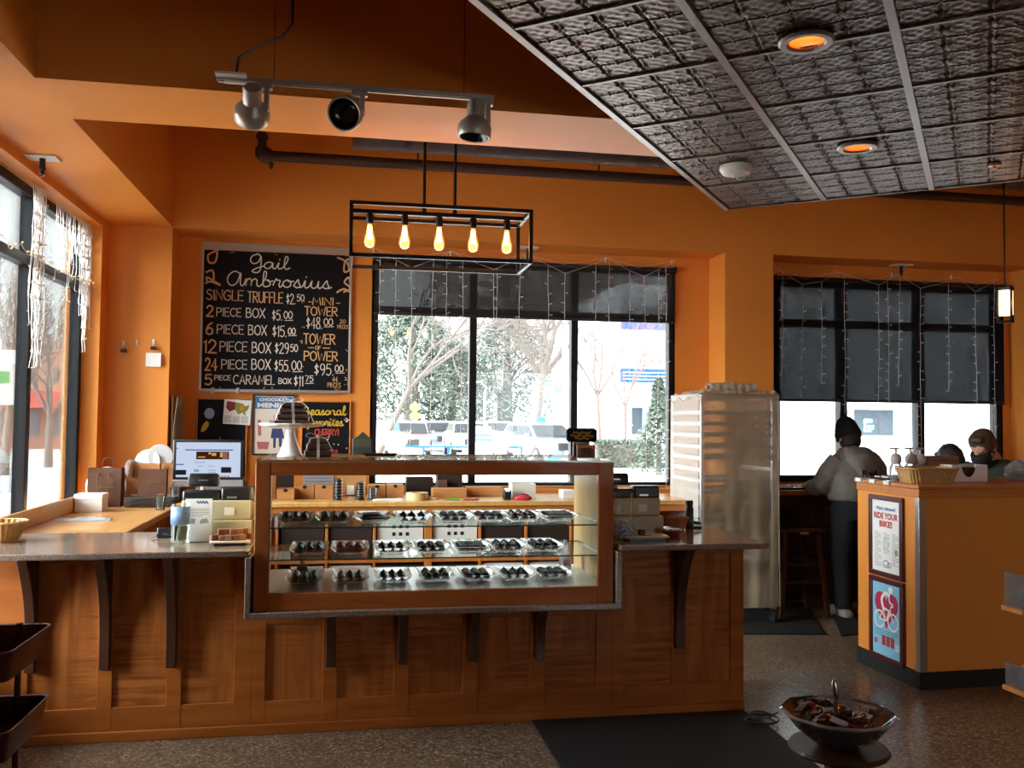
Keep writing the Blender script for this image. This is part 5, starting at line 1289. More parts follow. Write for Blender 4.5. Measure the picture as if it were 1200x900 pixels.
def scr(name, rects, col, st, dz=0):
    m = MB()
    for x0_, x1_, z0_, z1_ in rects: m.add([(-sw+2*sw*x0_, -.0006-dz, s0+(s1-s0)*z0_), (-sw+2*sw*x1_, -.0006-dz, s0+(s1-s0)*z0_), (-sw+2*sw*x1_, -.0006-dz, s0+(s1-s0)*z1_), (-sw+2*sw*x0_, -.0006-dz, s0+(s1-s0)*z1_)], [(0, 1, 2, 3)])
    return m.build(name, lamp_mat('screen '+name, col, st), im, smooth=False)
scr('screen', [(0, 1, 0, 1)], '#cfdcf2', .9)
scr('blue_bar', [(.14, .88, .77, .8), (0, .12, .36, .39), (0, .03, .82, .84), (0, 1, 0, .02)], '#3b5fa8', .8, .0004)
scr('banner', [(.31, .82, .52, .74)], '#4a2312', .8, .0004)
scr('banner_picture', [(.55, .62, .62, .7), (.68, .72, .58, .72), (.5, .54, .66, .72), (.34, .45, .57, .6)], '#d9b56a', .8, .0008)
scr('banner_face', [(.72, .8, .53, .73)], '#a06a58', .8, .0008)
scr('page_blocks', [(.28, .36, .16, .24), (.34, .42, .32, .34), (.5, .6, .32, .34), (.28, .45, .42, .44), (.5, .62, .2, .22), (.5, .62, .14, .16)], '#8fb0d8', .8, .0004)
scr('dark_picture', [(.7, .86, .14, .3)], '#22252b', .8, .0004); scr('dark_panel', [(0, .16, .08, .22)], '#22252c', .8, .0004)
scr('icon_row', [(.2+.05*k, .235+.05*k, .02, .06) for k in range(13)], '#d98a8a', .8, .0008)
# keyboard hidden low, phone-like black set to the right of the screen
p = at(292, 552, Y=7.1)
ph = thing('desk_phone', 'black desk phone partly hidden behind the display case post', 'phone', (-.72, 7.15, BC))
m = MB(); m.prism([(-.1, 0), (.1, 0), (.1, .09), (-.1, .03)], 'x', -.09, .09); m.build('phone_body', M['blackplastic'], ph, bevel=.008); m = MB(); m.tube([(-.06, -.06, .05), (-.065, .0, .085), (-.06, .09, .105)], [.024, .016, .024], 10); m.build('handset', M['blackplastic'], ph)
for px, nm in ((193, 'clear plastic cup nearest the brown bags by the computer'), (206, 'clear plastic cup in front of the computer stand')):
    p = at(px, 590, Y=6.72 if px < 200 else 6.86)
    c = thing('plastic_cup', nm, 'cup', (p.x if px > 200 else -1.27, 6.85 if px > 200 else 6.6, BC if px > 200 else .9))
    m = MB(); m.lathe([(.001, 0), (.028, 0), (.038, .1), (.036, .1), (.026, .004), (.001, .003)], 18); m.build('cup_wall', M['clear'], c); m = MB(); m.lathe([(.039, .1), (.041, .104), (.036, .106), (.02, .112), (.001, .113)], 18); m.build('lid', M['clear'], c)

# ---- street bench
BZ = .9
be = thing('street_bench', 'butcher block bench top with raised edge along the street window', 'worktop', (-1.52, 6.25, 0))
m = MB(); m.box((-.308, -1.0, BZ-.045), (.308, 1.03, BZ)); m.build('bench_top', M['bench'], be, bevel=.005)
m = MB(); m.box((-.308, -1.0, BZ), (-.285, 1.03, BZ+.1)); m.build('raised_edge', M['bench'], be, bevel=.003)
m = MB(); m.box((-.29, -.95, .1), (.28, 1.0, BZ-.045)); m.build('cabinet', M['maple'], be, bevel=.003); m = MB(); m.box((-.29, -.9, 0), (.22, .95, .1)); m.build('plinth', M['rubber'], be)
p0 = at(78, 600, Z=BZ)
wbx = thing('white_box', 'plain white cake box on the bench by the street window', 'box', (-1.712, 6.5, BZ), .0)
m = MB(); m.box((-.088, 0, 0), (.088, .15, .115)); m.build('box_body', M['paper'], wbx, bevel=.003); m = MB(); m.box((-.09, -.003, .085), (.09, .153, .119)); m.build('lid', M['paper'], wbx, bevel=.003)
pb = thing('plastic_pack', 'flat clear plastic pack lying on the bench', 'pack', (-1.6, 5.98, BZ), .05); rnd = random.Random(5)
m = MB(); g = [(-.16+.32*i/10, -.05+.1*j/4, .008+rnd.uniform(0, .014)) for j in range(5) for i in range(11)]; g = [(x, y, z if 0 < (k//11) < 4 else .001) for k, (x, y, z) in enumerate(g)]
m.add(g, [(j*11+i, j*11+i+1, (j+1)*11+i+1, (j+1)*11+i) for j in range(4) for i in range(10)]); m.add([(x, y, 0) for x, y, z in g], [(j*11+i, j*11+i+1, (j+1)*11+i+1, (j+1)*11+i) for j in range(4) for i in range(10)]); m.build('film', glass('crinkled pack film', '#ffffff', .6, .15, .85), pb, smooth=False)
m = MB(); m.loft([rr(.12, .035, .001, .01), rr(.12, .035, .006, .01)]); m.build('white_insert', M['paper'], pb)
def paper_bag(name, label, loc, w, d, h, rz, handles=True, lettering=True):
    b = thing(name, label, 'bag', loc, rz, None); m = MB()
    m.loft([[(sx*w*k, sy*d*k2, z) for sx, sy in ((-1, -1), (0, -1.05*k3), (1, -1), (1, 1), (0, 1), (-1, 1))] for z, k, k2, k3 in ((0, 1, 1, 1), (h*.4, 1.0, .98, .98), (h*.8, 1.01, .92, .9), (h, 1.0, .85, .85))], cap=False)
    m.f.append(tuple(range(5, -1, -1))); m.mi.append(0)
    o = m.build('bag_body', M['brownbag'], b, smooth=False); o.modifiers.new('t', 'SOLIDIFY').thickness = .002
    if handles:
        for sy in (-1, 1):
            m = MB(); m.tube(cr_3([(-w*.35, sy*d*.9, h*.88), (-w*.38, sy*(d+.018), h*.75), (-w*.25, sy*(d+.025), h*.45), (w*.15, sy*(d+.025), h*.42), (w*.3, sy*(d+.018), h*.72), (w*.3, sy*d*.9, h*.88)]) if sy < 0 else cr_3([(-w*.35, d*.88, h*.9), (-w*.3, d*.8, h*1.2), (w*.2, d*.8, h*1.22), (w*.3, d*.88, h*.9)]), .0035, 7); m.build('handle', M['brownbag'], b)
    if lettering:
        m = MB(); write(m, '@gail', -w*.35, h*.5, h*.06, .0014, lambda a, c, dd: (a, -d*1.02-.004-dd, c), maxw=w*.3); write(m, '@Ambrosius', -w*.0, h*.5, h*.06, .0014, lambda a, c, dd: (a, -d*1.02-.004-dd, c), maxw=w*.6); m.build('lettering', M['gold'], b, smooth=False)
    return b
def cr_3(pts, n=5):
    a = cr([(p[0], p[1]) for p in pts], n); b = cr([(p[0], p[2]) for p in pts], n); return [(x, y, z[1]) for (x, y), z in zip(a, b)]
paper_bag('shopping_bag', 'brown paper shopping bag with loop handles beside the white cake box', (-1.7, 6.9, BZ), .112, .06, .275, .0)
# tray stack with small bag on it
a = at(142, 594, Y=6.8); b = at(206, 594, Y=6.8)
for k in range(6):
    t = None
    m = MB(); m.T = Matrix.Translation(((a.x+b.x)/2+.004*(k % 3), 6.9, BZ+k*.0125)); w_ = (b.x-a.x)/2
    m.loft([rr(w_-.02, .1, 0, .03), rr(w_, .125, .012, .03), rr(w_-.004, .121, .0118, .03), rr(w_-.024, .096, .002, .03)])
    o = m.build('plastic_tray', M['clear'] if False else glass('clear tray', '#f6f8f8', 1.6, .08, .7) if k == 0 else bpy.data.materials['clear tray']); tag(o, 'clear plastic tray, %s from the bottom of the stack by the shopping bag' % ordinal(k), 'tray', 'stacked clear trays')
paper_bag('gift_bag', 'small brown gift bag standing on the stack of clear trays', ((a.x+b.x)/2+.015, 6.86, BZ+.077), .094, .03, .19, 0, False)
cbx = thing('cardboard_box', 'open kraft box of white discs behind the gift bag', 'box', (-1.44, 7.14, BZ))
m = MB(); w_, d_, h_ = .165, .075, .3
for q in (((-w_, -d_, 0), (w_, d_, .004)), ((-w_, -d_, 0), (w_, -d_+.004, h_)), ((-w_, d_-.004, 0), (w_, d_, h_+.02)), ((-w_, -d_, 0), (-w_+.004, d_, h_)), ((w_-.004, -d_, 0), (w_, d_, h_))): m.box(*q)
m.build('box_body', M['kraft'], cbx, bevel=.002); m = MB(); m.loft([[(w_, -.05, h_), (w_, .05, h_), (w_+.003, .05, h_), (w_+.003, -.05, h_)], [(w_+.04, -.05, h_-.09), (w_+.04, .05, h_-.09), (w_+.043, .05, h_-.09), (w_+.043, -.05, h_-.09)]]); m.build('flap', M['kraft'], cbx)
dm = MB(); dm.lathe([(.001, -.003), (.088, -.003), (.092, 0), (.088, .003), (.001, .003)], 36)
dm.v = [(x, z, y) for x, y, z in dm.v]
disc = None
for k, (px, py, s_, rz, tilt, nm) in enumerate(((188, 535, 1., .25, .15, 'white card disc standing highest in the kraft box'), (173, 541, 1., -.1, .2, 'white card disc in the middle of the kraft box'), (170, 547, .95, 0, .3, 'white card disc leaning at the front of the kraft box'), (152, 549, .7, 1.2, .05, 'white card disc turned edge-on in the kraft box, beside the others'), (156, 549, .7, 1.3, .0, 'white card disc second edge-on in the kraft box'), (125, 552, 1.5, .1, .1, 'large white card disc standing behind the shopping bag'))):
    if disc is None: disc = dm.build('card_disc', pm('white card disc', '#efeeee', .5)); o = disc
    else: o = disc.copy(); COL.objects.link(o)
    y_ = 7.13-.014*k if px > 140 else 7.03
    p = at(px, py, Y=y_); o.location = (p.x, y_, p.z if px > 140 else BZ+.092*1.5*.99); o.rotation_euler = (-tilt, 0, rz); o.scale = (s_,)*3
    tag(o, nm, 'disc', 'white discs in the kraft box')
hd = thing('wooden_spoon', 'small orange brown figure clipped beside the highest disc', 'ornament', (at(187, 547, Y=7.02).x, 7.03, at(187, 547, Y=7.02).z)); 
m = MB(); m.lathe([(.001, -.03), (.012, -.02), (.01, .0), (.014, .012), (.008, .028), (.001, .03)], 10); m.build('figure_body', pm('orange brown', '#9a5a30', .5), hd); m = MB(); m.box((-.004, .006, -.03), (.004, .02, .01)); m.build('clip', M['blackplastic'], hd)
hd.name = 'hanging_clip_figure'

# ================================================================== baking rack
RX0, RX1, RY0, RY1, RTOP = 2.655, 3.27, 6.56, 7.2, 1.755
rk = thing('baking_rack', 'tall aluminium baking rack on casters beside the counter', 'rack', ((RX0+RX1)/2, (RY0+RY1)/2, 0))
hw, hd_ = (RX1-RX0)/2, (RY1-RY0)/2
for sx in (-1, 1):
    for sy in (-1, 1):
        m = MB(); m.box((sx*hw, sy*hd_, .1), (sx*(hw-.03), sy*(hd_-.03), RTOP)); m.build('post', M['aluminium'], rk, bevel=.003)
        m = MB(); m.tube([(sx*(hw-.015)-.014, sy*(hd_-.015), .055), (sx*(hw-.015)+.014, sy*(hd_-.015), .055)], .055, 18); c = m.build('caster', M['rubber'], rk)
        m = MB(); m.box((sx*(hw-.015)-.02, sy*(hd_-.015)-.02, .06), (sx*(hw-.015)-.016, sy*(hd_-.015)+.02, .11)); m.box((sx*(hw-.015)+.016, sy*(hd_-.015)-.02, .06), (sx*(hw-.015)+.02, sy*(hd_-.015)+.02, .11)); m.box((sx*(hw-.015)-.02, sy*(hd_-.015)-.02, .105), (sx*(hw-.015)+.02, sy*(hd_-.015)+.02, .115)); m.build('fork', M['steel'], c)
m = MB()
for z in (.12, RTOP-.03):
    for sy in (-1, 1): m.box((-hw+.03, sy*hd_, z), (hw-.03, sy*(hd_-.025), z+.03))
    for sx in (-1, 1): m.box((sx*hw, -hd_+.03, z), (sx*(hw-.025), hd_-.03, z+.03))
m.build('cross_rail', M['aluminium'], rk, bevel=.002)
zs = [.3+.088*k for k in range(16)]
for sx in (-1, 1):
    m = MB()
    for z in zs: m.box((sx*(hw-.005), -hd_+.01, z-.014), (sx*(hw-.008), hd_-.01, z+.014)); m.box((sx*(hw-.006), -hd_+.01, z-.014), (sx*(hw-.045), hd_-.01, z-.011))
    m.build('runner_set', M['aluminium'], rk, smooth=False)
# sheet pans
pan = None
for k, i in enumerate((15, 14, 13, 12, 11, 9, 8, 7, 6, 5, 4, 2)):
    if pan is None:
        pan = thing('sheet_pan', 'x', 'baking tray', (0, 0, 0)); m = MB()
        a_, b_ = hw-.02, hd_-.02
        m.loft([rr(a_-.02, b_-.02, 0, .02), rr(a_-.004, b_-.004, .024, .02), rr(a_, b_, .025, .02), rr(a_-.002, b_-.002, .027, .02), rr(a_-.008, b_-.008, .024, .02), rr(a_-.022, b_-.022, .002, .02)]); m.build('pan_body', M['aluminium'], pan)
        m = MB(); m.box((-a_+.04, -b_+.04, .002), (a_-.04, b_-.04, .003)); m.build('parchment', M['paper'], pan, smooth=False); o = pan
    else: o = copy_tree(pan)
    o.location = (rk.location.x, rk.location.y, zs[i]-.0105)
    tag(o, 'aluminium sheet pan, %s from the top of the baking rack' % (['first', 'second', 'third', 'fourth', 'fifth', 'sixth', 'seventh', 'eighth', 'ninth', 'tenth', 'eleventh', 'twelfth'][k]), 'baking tray', 'sheet pans in the baking rack')
# cover
cv = thing('rack_cover', 'milky plastic cover draped over the front of the baking rack', 'cover', (rk.location.x, rk.location.y, 0))
def sheet(pts_fn, nu, nv): 
    m = MB(); m.add([pts_fn(i/nu, j/nv) for j in range(nv+1) for i in range(nu+1)], [(j*(nu+1)+i, j*(nu+1)+i+1, (j+1)*(nu+1)+i+1, (j+1)*(nu+1)+i) for j in range(nv) for i in range(nu)]); return m
rnd = random.Random(11)
def front(u, v):
    x = -hw-.004+(2*hw+.01)*u; z = RTOP+.01-v*(RTOP-.12)
    w_ = .012*v*math.sin(u*9+1.2)+.007*math.sin(u*23+v*3)*v+.004*math.sin(v*31+u*5)+.02*v*math.exp(-((u-.72)/.08)**2)
    return (x+.01*v*math.sin(v*4), -hd_-.016-abs(w_)-.01*v, z+.006*math.sin(u*12))
m = sheet(front, 48, 60); o = m.build('front_sheet', M['cover'], cv, ang=180)
def side(u, v):
    y = -hd_-.012+(2*hd_)*u; z = RTOP+.01-v*(RTOP-.12); return (hw+.012+.012*abs(math.sin(u*14+v*3))*v+.006*math.sin(v*20), y, z)
m = sheet(side, 40, 50); m.build('side_sheet', M['cover'], cv, ang=180)
def topf(u, v):
    x = -hw-.012+(2*hw+.026)*u; y = -hd_-.02+(2*hd_+.03)*v
    return (x, y, RTOP+.012+.02*math.sin(u*17+v*9)*math.sin(v*13+u*3)+.02*math.sin(u*31-v*7)**2-.05*max(0, (.05-u)/.05)-.03*max(0, (.04-v)/.04))
def back(u, v):
    x = -hw-.004+(2*hw+.01)*u; z = RTOP+.01-v*(RTOP-.12); return (x, hd_+.014+.01*v*abs(math.sin(u*11+2))+.004*math.sin(v*27), z)
def left(u, v):
    y = -hd_+.03+(2*hd_-.03)*u; return (-hw-.006-.008*v*abs(math.sin(u*9)), y, RTOP+.01-v*(RTOP-.75))
m = sheet(left, 40, 40); m.build('left_sheet', veil('thin milky sheet', '#f2ece2', .6, .3), cv, ang=180)
m = sheet(back, 40, 50); m.build('back_sheet', M['cover'], cv, ang=180)
m = sheet(topf, 50, 50); m.build('top_sheet', M['cover'], cv, ang=180)
m = MB()
for y in (-hd_-.022, ): m.tube([(-hw-.014, y, RTOP+.008), (hw+.014, y, RTOP+.008)], .006, 6)
m.tube([(hw+.014, -hd_-.02, RTOP), (hw+.016, -hd_-.022, .9), (hw+.02, -hd_-.03, .13)], .005, 6)
m.build('seam', pm('cover seam', '#8d8171', .6), cv)
fl = thing('plastic_roll', 'rolled up clear plastic lying across the top of the baking rack', 'roll', (rk.location.x+.02, rk.location.y-.12, RTOP+.035), .08)
m = MB(); ring = []
for k in range(25):
    x = -.2+.42*k/24; r_ = .046*(1+.12*math.sin(k*1.7)); ring.append([(x, (r_*(1+.1*math.sin(i*2.1+k)))*math.cos(2*PI*i/16), .03+(r_*.85*(1+.1*math.cos(i*1.3+k)))*math.sin(2*PI*i/16)) for i in range(16)])
m.loft(ring, cap=False); m.build('roll_body', veil('roll film', '#e6dccd', .85, .4, gloss=.5), fl, ang=60)
m = MB(); m.tube([(-.21, 0, .03), (.225, 0, .03)], .016, 12); m.build('core', M['kraft'], fl)

# ================================================================== yellow service box with posters
BXC = Vector((3.306, 4.82, 0)); BW, BD, BH = 1.75, .63, 1.19; RZ = math.radians(1.2)
yb = thing('order_counter', 'yellow panelled counter box with wooden top and steel corner guard', 'counter', BXC, RZ)
m = MB(); m.box((.0, 0, .1), (BW, BD, BH-.07)); m.build('panel_body', M['box'], yb, bevel=.002)
m = MB(); m.box((-.008, -.008, 0), (BW, BD+.008, .1)); m.build('kick_base', M['rubber'], yb, bevel=.004)
m = MB(); m.box((-.006, -.006, BH-.075), (BW, BD+.006, BH-.025)); m.build('apron', M['sill'], yb, bevel=.003)
m = MB(); m.box((-.014, -.014, BH-.025), (BW, BD+.02, BH)); m.build('wooden_top', M['sill'], yb, bevel=.005)
m = MB(); m.prism([(-.0035, .035), (-.0035, -.0035), (.045, -.0035), (.045, .0), (.0, .0), (.0, .035)], 'z', .1, BH-.075); m.build('corner_guard', M['steel'], yb, bevel=.001)
# posters on the face that looks towards the display case
def box_poster(z0, z1, name, label, pmat):
    y0, y1 = .135, .48
    b = thing(name, label, 'poster', BXC, RZ); fx = -.0015
    m = MB(); f = .03
    for q in (((fx-.02, y0, z0), (fx, y1, z0+f)), ((fx-.02, y0, z1-f), (fx, y1, z1)), ((fx-.02, y0, z0+f), (fx, y0+f, z1-f)), ((fx-.02, y1-f, z0+f), (fx, y1, z1-f))): m.box(*q)
    m.build('frame', M['maroon'], b, bevel=.003)
    m = MB(); m.box((fx-.01, y0+f, z0+f), (fx, y1-f, z1-f)); m.build('print', pmat, b, smooth=False)
    # writing on a face that looks towards -x: reading direction runs to -y
    return b, (lambda a, c, d: (fx-.01-d, y1-f-a, z0+f+c)), y1-y0-2*f, z1-z0-2*f
b, put, w_, h_ = box_poster(.6, 1.1, 'framed_notice', 'maroon framed white notice about riding your bike on the yellow counter', M['paper'])
m = MB(); settext(m, 'RIDE YOUR', w_/2, h_-.115, .05, put, w_*.86, .0022, True); settext(m, 'BIKE!', w_/2, h_-.165, .05, put, w_*.46, .0022, True); m.build('red_lettering', M['redprint'], b, smooth=False)
m = MB(); settext(m, 'Want a discount?', w_/2, h_-.06, .03, put, w_*.7, .001, True); settext(m, 'BCYCLE', w_*.7, .03, .02, put, w_*.34, .001, True) if False else None; m.build('blue_lettering', M['blue'], b, smooth=False)
m = MB()
for c in range(3):
    for k in range(20):
        if (c, k//6) in ((1, 2), (2, 3)): continue
        ribbon(m, [(.03+c*w_*.31, h_-.2-k*.011), (.03+c*w_*.31+w_*(.22 if k % 4 else .12), h_-.2-k*.011)], .0035, put)
m.build('fine_print', M['greyprint'], b, smooth=False)
m = MB(); ci = [(w_*.5+.028*math.cos(i*PI/12), h_*.4+.035*math.sin(i*PI/12)) for i in range(25)]; ribbon(m, ci, .003, put)
for x_, z_, r_ in ((w_*.5, .05, .03), (w_*.62, .045, .02)): ribbon(m, [(x_+r_*math.cos(i*PI/8), z_+r_*.7*math.sin(i*PI/8)) for i in range(17)], .005, put)
m.build('blue_marks', M['blue'], b, smooth=False)
m = MB(); m.add([put(w_*.86+.015*math.cos(i*PI/5), h_*.3+.022*math.sin(i*PI/5), .001) for i in range(10)], [tuple(range(10))]); m.build('green_mark', pm('green print', '#7a9a3a', .7), b, smooth=False)
b, put, w_, h_ = box_poster(.085, .59, 'framed_poster', 'maroon framed blue poster of a white cyclist on a magenta heart', M['lightblue'])
m = MB(); hx, hz = w_*.5, h_*.66
he = [(hx+.0088*16*math.sin(t)**3*.85, hz+.0088*(13*math.cos(t)-5*math.cos(2*t)-2*math.cos(3*t)-math.cos(4*t))*.9) for t in [2*PI*i/48 for i in range(48)]]
m.add([put(x_, z_, .0008) for x_, z_ in he], [tuple(range(48))]); m.build('heart', M['pink'], b, smooth=False)
put2 = lambda a, c, d: put(a, c, d+.0012)
m = MB()
for x_ in (hx-.068, hx+.068): ribbon(m, [(x_+.05*math.cos(i*PI/12), hz-.075+.05*math.sin(i*PI/12)) for i in range(25)], .011, put2)
for l in ([(hx-.068, hz-.075), (hx-.03, hz-.01), (hx+.04, hz-.01), (hx+.068, hz-.075)], [(hx-.03, hz-.01), (hx, hz-.075), (hx+.045, hz-.005)], [(hx-.068, hz-.075), (hx, hz-.075)], [(hx+.04, hz-.01), (hx+.05, hz+.02), (hx+.07, hz+.02)]): ribbon(m, l, .009, put2)
ribbon(m, cr([(hx-.03, hz+.0), (hx-.045, hz+.05), (hx-.01, hz+.09), (hx+.03, hz+.085)], 6), .022, put2); ribbon(m, [(hx+.025, hz+.085), (hx+.035, hz+.045), (hx+.065, hz+.03)], .012, put2); ribbon(m, [(hx-.03, hz+.0), (hx+.03, hz-.01), (hx+.005, hz-.07)], .015, put2)
m.add([put2(hx+.045+.022*math.cos(i*PI/8), hz+.118+.022*math.sin(i*PI/8), .001) for i in range(16)], [tuple(range(16))])
m.build('cyclist', M['paper'], b, smooth=False)
m = MB()
for k in range(3): ribbon(m, [(.03, h_*.34-k*.014), (w_-.03-.04*(k == 2), h_*.34-k*.014)], .003, put2)
m.build('fine_print', M['navy'], b, smooth=False)
m = MB()
for k, x_ in enumerate((.2, .4, .56, .72)): m.box(put(w_*x_-.017 if k else w_*.12-.012, h_*.14, .0005), put(w_*x_+.017 if k else w_*.12+.012, h_*.14+(.06 if k else .03), .002))
m.build('red_badges', M['redprint'], b, smooth=False)
m = MB()
for k in range(4): ribbon(m, [(w_*.82, h_*.13+k*.012), (w_*.98, h_*.13+k*.012)], .006, put2)
m.build('white_blocks', M['paper'], b, smooth=False)

# on the box top
TZ_ = BH
def top_at(px, py): p_ = at(px, py, Z=TZ_); return p_
p = at(1097, 567, Z=TZ_)
wk = thing('wicker_basket', 'woven wicker basket on the yellow counter top', 'basket', (p.x, p.y+.09, TZ_), RZ)
a = at(1068, 567, Y=p.y); b_ = at(1124, 567, Y=p.y); w_ = (b_.x-a.x)/2*.98
def wick(z, k): return rr(w_*k, .1*k, z, .04, 8)
m = MB(); rings = []
for j in range(15):
    z = .088*j/14; k = .84+.16*j/14; r0_ = wick(z, k)
    rings.append([(x*(1+.012*math.sin(i*PI+j*PI)), y*(1+.02*math.sin(i*PI+j*PI)), z) for i, (x, y, z) in enumerate(r0_)])
m.loft(rings, cap=False); m.f.append(tuple(range(len(rings[0])))); m.mi.append(0); o = m.build('weave', M['wicker'], wk, smooth=False); o.modifiers.new('t', 'SOLIDIFY').thickness = .006
m = MB(); m.tube([(x, y, .089+.003*math.sin(i*2)) for i, (x, y, z) in enumerate(wick(0, 1.02)+[wick(0, 1.02)[0]])], .008, 7); m.build('rim', M['wicker'], wk)
m = MB()
for i in range(0, 32, 2): q0, q1 = wick(.0, .85)[i], wick(.088, 1.01)[i]; m.tube([q0, q1], .005, 6)
m.build('stake', M['wicker'], wk)
def pump(px, label, y_=.0):
    p_ = at(px, 563, Z=TZ_)
    if px == 1050: t = thing('pump_dispenser', label, 'bottle', (p_.x, min(p_.y, 5.3)+y_, TZ_), 0, 'pump bottles on the yellow counter')
    else: return dup(PUMP[0], (p_.x, min(p_.y, 5.3)+y_, TZ_), None, label)
    m = MB(); m.lathe([(.001, 0), (.032, 0), (.034, .008), (.034, .07), (.024, .088), (.018, .09)], 20); m.build('bottle_body', glass('cloudy bottle', '#d9d9dd', 1.2, .1, .4), t)
    m = MB(); m.lathe([(.02, .088), (.024, .09), (.03, .105), (.03, .125), (.02, .14), (.008, .145), (.006, .16), (.006, .17), (.001, .171)], 16); m.build('foam_head', pm('grey pump', '#b5aaa5', .5), t)
    m = MB(); m.box((-.035, -.008, .165), (.018, .008, .176)); m.build('spout', pm('grey pump spout', '#a59a95', .5), t, bevel=.003)
    return t
PUMP = [None]; PUMP[0] = pump(1050, 'pale pump dispenser nearest the standing woman on the yellow counter'); PUMP[0].scale = (1.18,)*3; pump(1072, 'pale pump dispenser behind the near end of the wicker basket', .04); pump(1081, 'pale pump dispenser behind the middle of the wicker basket', .02)
# small wooden blocks by the pumps
p = at(1053, 562, Z=TZ_)
for k, (dx, dy, s_, nm) in enumerate(((-.03, 0, (.05, .05, .035), 'little pale wooden block beside the first pump dispenser'), (.02, .0, (.05, .05, .028), 'little pale wooden block next to the basket'), (.045, .05, (.06, .05, .075), 'little dark wooden caddy block behind the pale ones'))):
    c_ = thing('wooden_block', nm, 'block', (p.x+dx, min(p.y, 5.15)-.04+dy, TZ_)); m = MB(); m.box((-s_[0]/2, -s_[1]/2, 0), (s_[0]/2, s_[1]/2, s_[2])); m.build('block_body', M['sill'] if k < 2 else M['bracket'], c_, bevel=.003); m = MB(); m.box((-s_[0]/4, -s_[1]/2-.001, s_[2]*.3), (s_[0]/4, -s_[1]/2+.002, s_[2]*.7)); m.build('inset', M['kraft'], c_, smooth=False)
# white tissue box with scoop front, brown box behind
p = at(1140, 565, Z=TZ_)
a = at(1122, 563, Y=p.y+.03); b_ = at(1158, 563, Y=p.y+.03)
tb = thing('open_box', 'white open box with a curved scoop cut out of its front', 'box', ((a.x+b_.x)/2, p.y+.06, TZ_), RZ); w_ = (b_.x-a.x)/2+.02; h_ = .105
m = MB(); pr = [(-w_, 0), (w_, 0), (w_, h_), (w_*.3, h_)]+[(w_*.3*math.cos(t)-w_*.1+.0, h_-.085*math.sin(t)) for t in [PI*i/14 for i in range(0, 15)]][0:15]+[(-w_, h_)]
pr = [(-w_, 0), (w_, 0), (w_, h_)]+[(w_*.4*math.cos(t)-w_*.05, h_-.078*math.sin(t)) for t in [PI*i/14 for i in range(15)]]+[(-w_, h_)]
m.prism(pr, 'y', -.002, .002); m.box((-w_, 0, 0), (w_, .12, .003)); m.box((-w_, .118, 0), (w_, .121, h_)); m.box((-w_, 0, 0), (-w_+.003, .12, h_)); m.box((w_-.003, 0, 0), (w_, .12, h_)); m.build('box_body', M['paper'], tb, smooth=False)
m = MB(); m.box((-w_+.01, .05, .003), (w_-.01, .11, .085)); m.build('contents', M['brownbag'], tb)
p2 = at(1108, 548, Y=5.2)
bb2 = thing('brown_carton', 'flat brown carton standing behind the wicker basket', 'box', (p2.x, 5.22, TZ_), RZ)
a = at(1090, 548, Y=5.22); b_ = at(1127, 548, Y=5.22); ht_ = at(1108, 534.5, Y=5.22).z-TZ_
m = MB(); m.box((-(b_.x-a.x)/2, 0, 0), ((b_.x-a.x)/2, .1, ht_)); m.build('carton_body', pm('brown carton', '#8a5f45', .7), bb2, bevel=.003); m = MB(); m.box((-(b_.x-a.x)/2, -.002, ht_-.03), ((b_.x-a.x)/2, 0, ht_-.026)); m.build('lid_seam', M['brownbag'], bb2, smooth=False)
# tags along the near edge
tg = None
for k, px in enumerate((1013, 1021.5, 1031)):
    p_ = at(px, 567, X=BXC.x-.03)
    if tg is None:
        tg = thing('tag_holder', 'x', 'tag holder', (0, 0, 0), RZ, 'clear tag holders on the edge of the yellow counter'); m = MB(); m.box((0, -.035, .002), (.035, .035, .006)); m.box((-.004, -.035, -.022), (0, .035, .006)); m.build('clear_clip', glass('cloudy acrylic', '#dddddd', 1.5, .1, .5), tg, bevel=.001); m = MB(); m.box((-.006, -.026, -.018), (-.004, .026, .002)); m.build('tag_card', M['paper'], tg, smooth=False); o = tg
    else: o = copy_tree(tg)
    yy = .59-.15*k
    o.location = (BXC.x-.016-yy*math.sin(RZ), BXC.y+yy, TZ_); o['label'] = 'clear tag holder on the counter edge, %s from the standing woman' % ordinal(k)
# dark tray of samples + bag of mints
p = at(1025, 563, Z=TZ_)
st = thing('sample_tray', 'black tray with small things at the near end of the yellow counter', 'tray', (3.42, 5.33, TZ_), RZ)
m = MB(); m.loft([rr(.06, .1, 0, .015), rr(.07, .11, .014, .015), rr(.066, .106, .014, .015), rr(.056, .096, .004, .015)]); m.build('tray_body', M['blackplastic'], st); m = MB(); rnd = random.Random(2)
for k in range(6): m.cbox((rnd.uniform(-.035, .035), rnd.uniform(-.07, .07), .012), (.03, .02, .014), rnd.uniform(0, 3))
m.build('sachet', M['paper'], st, smooth=False); st.children[-1]['kind'] = 'stuff'
p = at(1180, 563, Z=TZ_)
bg2 = thing('plastic_bag', 'crumpled clear bag of sweets at the far end of the yellow counter', 'bag', (p.x+.12, p.y+.06, TZ_)); rnd = random.Random(9)
m = MB(); m.ball((0, 0, .055), .08, 22, 14, (1.15, .8, .85)); m.v = [(x*(1+rnd.uniform(-.12, .12))+z*.25, y*(1+rnd.uniform(-.12, .12)), max(0, z*(1+rnd.uniform(-.1, .1)))) for x, y, z in m.v]; m.build('bag_film', glass('crinkled sweet bag', '#ececec', 1.6, .12, .45), bg2, smooth=False)
m = MB()
for k in range(10): m.ball((rnd.uniform(-.05, .05), rnd.uniform(-.03, .03), .02+rnd.uniform(0, .04)), .016, 8, 6)
o = m.build('sweets', pm('olive sweets', '#6a6a50', .5), bg2); o['kind'] = 'stuff'

